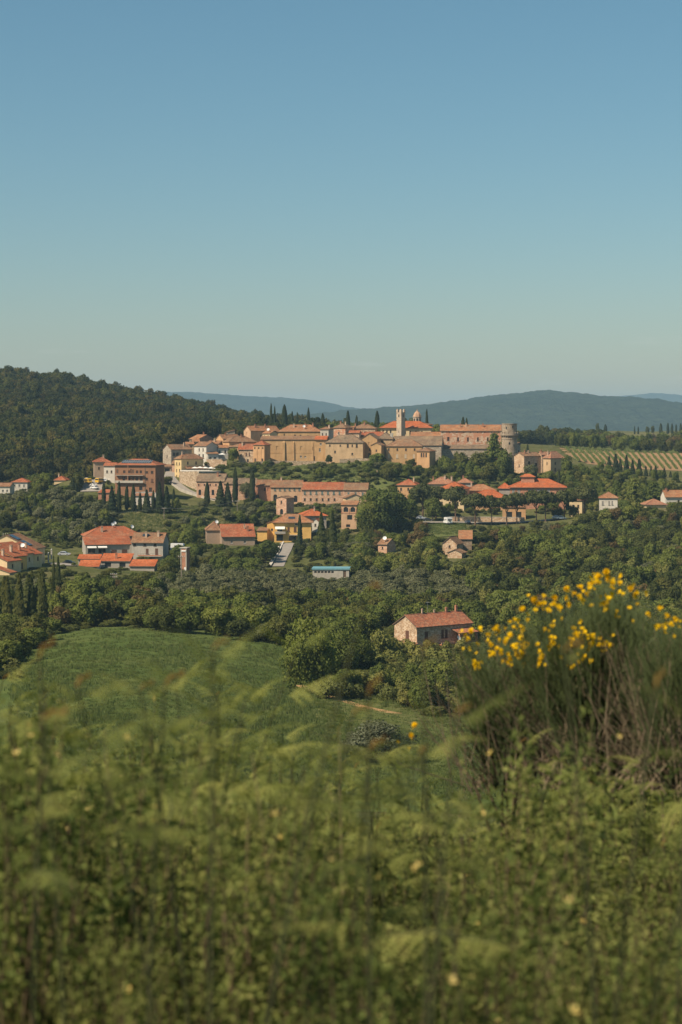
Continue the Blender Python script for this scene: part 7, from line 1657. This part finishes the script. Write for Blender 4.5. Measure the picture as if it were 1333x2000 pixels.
def dead_stalk(px, py, Y):
    top = P(px, py, Y); g = Vector((top.x+frng.gauss(0, .12), Y, height(top.x, Y))); o = empty('dead_stalk', g); tag(o, ('nearer ' if Y < 7.5 else 'farther ')+'pale dead stalk '+place(px, py), 'stalk', 'dead stalks in the thicket')
    e = top-g; m = MB(); m.tube([(0, 0, -.03), e*.5+Vector((frng.gauss(0, .03), 0, 0)), e], [.004, .0032, .0014], 5); m.build('stalk', MATS['dry_blade'], o)
    m = MB()
    for k in range(4): t = frng.uniform(.6, .95); d = Vector((frng.gauss(0, .06), frng.gauss(0, .06), .07)); m.tube([e*t, e*t+d], [.0018, .0007], 4)
    m.build('side_twigs', MATS['dry_blade'], o)
tall_clumps(); make_clumps(); fill_thicket()
for i in range(26): dead_stalk(*spot(.5, 1.6, 60))
for i in range(40): herb(*spot(.5, 1.6, 90))
# undergrowth: blades and herb leaves nobody could count
def undergrowth():
    r = rs_(977); n = 26000; Y = 4.2+8.8*r.rand(n)**.9; u = r.uniform(-.22, .22, n); x = u*Y+r.normal(0, .05, n); z = np.array([height(a, b) for a, b in zip(x, Y)])
    limit = np.interp(x/Y*F+CX, TOPX, TOPY)+60; top = CZ-(limit-HY)/F*Y-z; hh = np.clip(top*.7, .08, .42)*r.rand(n)
    P0 = np.stack([x, Y, z+hh], 1); D = r.normal(0, 1, (n, 3)); D[:, 2] = D[:, 2]*.6+.2
    herb = quads_mesh('undergrowth', leaf_quads(P0, D, .034, r, .5), MATS['leaf_herb']); tag(link('undergrowth', herb), 'tangle of herb leaves filling the foreground thicket', None, None, 'stuff')
    n = 3000; Y = 4.2+8.6*r.rand(n); x = r.uniform(-.22, .22, n)*Y; V = []
    for a, b in zip(x, Y):
        z0 = height(a, b); lim = CZ-(np.interp(a/b*F+CX, TOPX, TOPY)+30-HY)/F*b-z0; h = max(.15, min(1.0, lim)*r.uniform(.35, 1.0)); d = r.uniform(0, 6.28); bend = r.uniform(.1, .6)*h; w = r.uniform(.0015, .0035); prev = None
        for t in (0, .4, .75, 1.0):
            c = np.array([a+math.cos(d)*bend*t*t, b+math.sin(d)*bend*t*t, z0+h*t]); ww = w*(1-t*.9); cur = (c-np.array([ww, 0, 0]), c+np.array([ww, 0, 0]))
            if prev: V += [prev[0], prev[1], cur[1], cur[0]]
            prev = cur
    V = np.array(V); k = int(len(V)*.8)//12*12
    tag(link('grass_blades', quads_mesh('grass_blades', V[:k], MATS['leaf_herb'])), 'green grass blades in the foreground thicket', None, None, 'stuff')
    tag(link('dry_blades', quads_mesh('dry_blades', V[k:], MATS['dry_blade'])), 'straw-coloured dry blades in the foreground thicket', None, None, 'stuff')
undergrowth()
def beyond():
    r = random.Random(55); pts = []
    for i in range(900):
        Y = r.uniform(2.6, 13.5); side = r.choice((-1, 1)); x = side*(.19*Y+.12+2.6*r.random()**1.2); h = r.uniform(.5, 1.25)
        pts.append((x, Y, height(x, Y)-.02, r.uniform(.6, 1.0), h))
    for i in range(500):
        Y = r.uniform(-3.0, 2.4); x = r.choice((-1, 1))*(.8+2.2*r.random()) if Y > -1 else r.uniform(-3, 3); pts.append((x, Y, height(x, Y)-.02, r.uniform(.5, .8), r.uniform(.2, .5)))
    scatter('outer_thicket', pts, None, [a for a, b in SHR], 'leafy thicket going on to both sides of the foreground', 56)
    pts = []
    for i in range(2600):
        Y = r.uniform(15, 330); px = r.choice((r.uniform(-900, -60), r.uniform(1040, 2400))) if Y > 110 else r.uniform(-1200, 2600); x = (px-CX)/F*Y; w = r.uniform(1.2, 3.6)
        z = height(x, Y); h = w*r.uniform(.5, .85)
        if HY+(CZ-z-h)/Y*F < 1500 and -60 < px < 1040: continue
        pts.append((x, Y, z-.1, w, h))
    scatter('hillside_scrub', pts, None, SP['bush']['crowns']+SP['darkbush']['crowns'], 'scrub on the hillside falling away behind the foreground', 57)
beyond()
# --- broom
def flower_mesh():
    m = MB(); s = .0125
    for e in (-1, 1): m.poly([(0, 0, 0), (e*s*.9, -.2*s, s*.35), (e*s*1.0, -.1*s, s*1.15), (0, .1*s, s*1.5)]); m.poly([(0, -.2*s, 0), (e*s*.45, -s*.9, -.05*s), (e*s*.3, -s*1.5, .25*s), (0, -s*1.3, .4*s)])
    m.poly([(-.3*s, -.3*s, -.2*s), (.3*s, -.3*s, -.2*s), (.2*s, -1.3*s, -.5*s), (-.2*s, -1.3*s, -.5*s)])
    return m.mesh('flower', MATS['petal'])
FLOWER = flower_mesh()
def broom(pxb, Y, fans, label, clusters, seed, n_st, dead=0):
    """fans: (tip px, tip py) outline points the stems reach for"""
    r = rs_(seed); gx = (pxb-CX)/F*Y; gz = height(gx, Y); foot = 1.15 if n_st > 20 else 0.0; g = Vector((gx, Y, gz+foot-.02)); o = empty('broom_shrub', Vector((gx, Y, gz))); tag(o, label, 'shrub')
    m = MB(); samples = []; up = Vector((0, 0, foot-.02))
    if foot:
        tk = MB()
        for q in range(9): a = r.rand()*6.28; tk.tube([(.05*math.cos(a), .05*math.sin(a), -.05), (r.normal(0, .08), r.normal(0, .08), foot*.5), (r.normal(0, .14), r.normal(0, .08), foot+.06)], [.014, .011, .006], 6)
        tk.build('woody_foot', MATS['stem_brown'], o)
    fp = sorted(fans); fx = [f[0] for f in fp]; fy = [f[1] for f in fp]
    for k in range(n_st):
        px = r.uniform(fx[0], fx[-1]); py = np.interp(px, fx, fy)+abs(r.normal(0, 55))*(1 if r.rand() < .75 else 2.5); yy = Y+r.normal(0, .24); tip = P(px, py, yy)-g
        base = Vector((r.normal(0, .05)+(px-pxb)/F*Y*.18, r.normal(0, .06), 0)); mid = base*.5+tip*.5+Vector(((tip.x-base.x)*.14+r.normal(0, .03), r.normal(0, .03), -.02)); pts = []
        for t in (0, .25, .5, .75, 1): pts.append(base*(1-t)**2+mid*2*t*(1-t)+tip*t*t)
        m.tube(pts, [.0042, .0034, .0027, .002, .0010], 3, False)
        for q in range(6):
            t = r.uniform(.35, .9); i = int(t*4); f = t*4-i; p = pts[i]*(1-f)+pts[min(i+1, 4)]*f; d = (tip-p)*r.uniform(.35, .9)+Vector((r.normal(0, .055), r.normal(0, .05), abs(r.normal(0, .03)))); m.tube([p, p+d*.5+Vector((r.normal(0, .006), 0, 0)), p+d], [.0018, .0015, .0007], 3, False)
            samples += [p+d*.55, p+d*.8, p+d]
        samples += [pts[3], pts[3]*.5+pts[4]*.5]
    m.v = [(x, y, z+up.z) for x, y, z in m.v]; st = m.build('stems', MATS['twig_green'], o); tag(st, kind='stuff')
    if dead:
        m = MB()
        for k in range(dead):
            b = Vector((r.normal(0, .12), r.normal(0, .08), 0)); e = b+Vector((r.normal(0, .30), r.normal(0, .12)-.05, r.uniform(.25, .85))); m.tube([b, (b+e)*.5+Vector((r.normal(0, .05), 0, 0)), e], [.004, .003, .001], 3, False)
        m.v = [(x, y, z+up.z) for x, y, z in m.v]; dd = m.build('dead_twigs', MATS['dead_twig'], o); tag(dd, kind='stuff')
    S = np.array([tuple(s) for s in samples])
    spx = CX+(S[:, 0]+g.x)/(S[:, 1]+g.y)*F; spy = HY+(CZ-(S[:, 2]+g.z))/(S[:, 1]+g.y)*F
    for cx_, cy_, n, sp in clusters:
        for k in range(int(n*1.4)):
            ax, ay = cx_+r.normal(0, sp), cy_+r.normal(0, sp*1.1); d = (spx-ax)**2+(spy-ay)**2; j = int(np.argmin(d+r.rand(len(d))*60+1500*np.clip(S[:, 1]+.25, 0, 2)))
            if d[j] > 1600: continue
            f = link('flower', FLOWER, o, tuple(S[j]+r.normal(0, .004, 3)+np.array([0, 0, up.z])), r.uniform(-1.2, 1.2)); s = r.uniform(.6, 1.1); f.scale = (s, s, s); f.rotation_euler[0] = r.uniform(-.4, .5)
broom(1175, 10.0, [(1010,1215),(1050,1165),(1090,1150),(1130,1140),(1165,1110),(1195,1105),(1230,1130),(1265,1150),(1290,1190)], 'largest yellow-flowering broom bush at the right',
      [(1192,1128,26,11),(1166,1125,9,8),(1132,1150,8,9),(1090,1150,14,11),(1108,1160,9,9),(1075,1148,10,8),(1058,1168,11,8),(1232,1152,8,8),(1250,1160,7,9),(1185,1180,12,9),(1100,1178,8,12),(1160,1142,8,10),(1135,1235,9,9),(1121,1248,5,6),(1160,1250,9,9),(1181,1262,7,6),(1142,1285,6,6),(1118,1296,3,4),(1075,1265,8,9),(1055,1285,8,8),(1070,1215,8,20),(1200,1215,7,20),(1020,1195,9,9)], 1201, 300, 200)
broom(1000, 10.3, [(880,1300),(910,1238),(930,1215),(960,1230),(1000,1200),(1030,1195),(1070,1240)], 'smaller left broom bush leaning over the farmhouse side',
      [(925,1228,8,6),(940,1212,5,8),(955,1245,8,9),(930,1296,8,5),(990,1285,14,8),(1015,1262,16,9),(1000,1235,9,9),(980,1250,8,10),(1035,1285,9,8),(970,1265,7,10),(905,1250,4,8)], 1202, 170, 110)
broom(1345, 9.6, [(1215,1260),(1250,1205),(1290,1190),(1330,1180),(1380,1160),(1440,1190)], 'dark broom bush at the right edge with few flowers', [(1310,1215,8,8),(1292,1228,6,7),(1330,1235,4,8),(1275,1185,6,8)], 1203, 240, 340)
broom(1130, 11.0, [(1040,1330),(1090,1260),(1150,1240),(1220,1250),(1290,1270)], 'bare twiggy broom behind the largest flowering bush', [(1130,1340,2,10)], 1204, 120, 240)
broom(792, 10.4, [(775,1400),(800,1385),(815,1420)], 'tiny broom sprig with a few yellow flowers beside the silvery bush', [(807,1425,5,6),(800,1448,4,4),(812,1408,3,4)], 1205, 16)

# ------------------------------------------------------------------ air
mh = NT('haze_air'); pv = mh.new('VolumePrincipled'); pv.inputs['Density'].default_value = 7.6e-5; pv.inputs['Color'].default_value = (0.50, 0.77, 0.97, 1); pv.inputs['Anisotropy'].default_value = 0.0
mh.ln(pv.outputs[0], mh.out.inputs['Volume'])
m = MB(); m.box(-16000, 16000, -150, 17500, CZ-340, CZ+262)
hz = m.build('haze', mh.m); tag(hz, kind='stuff')
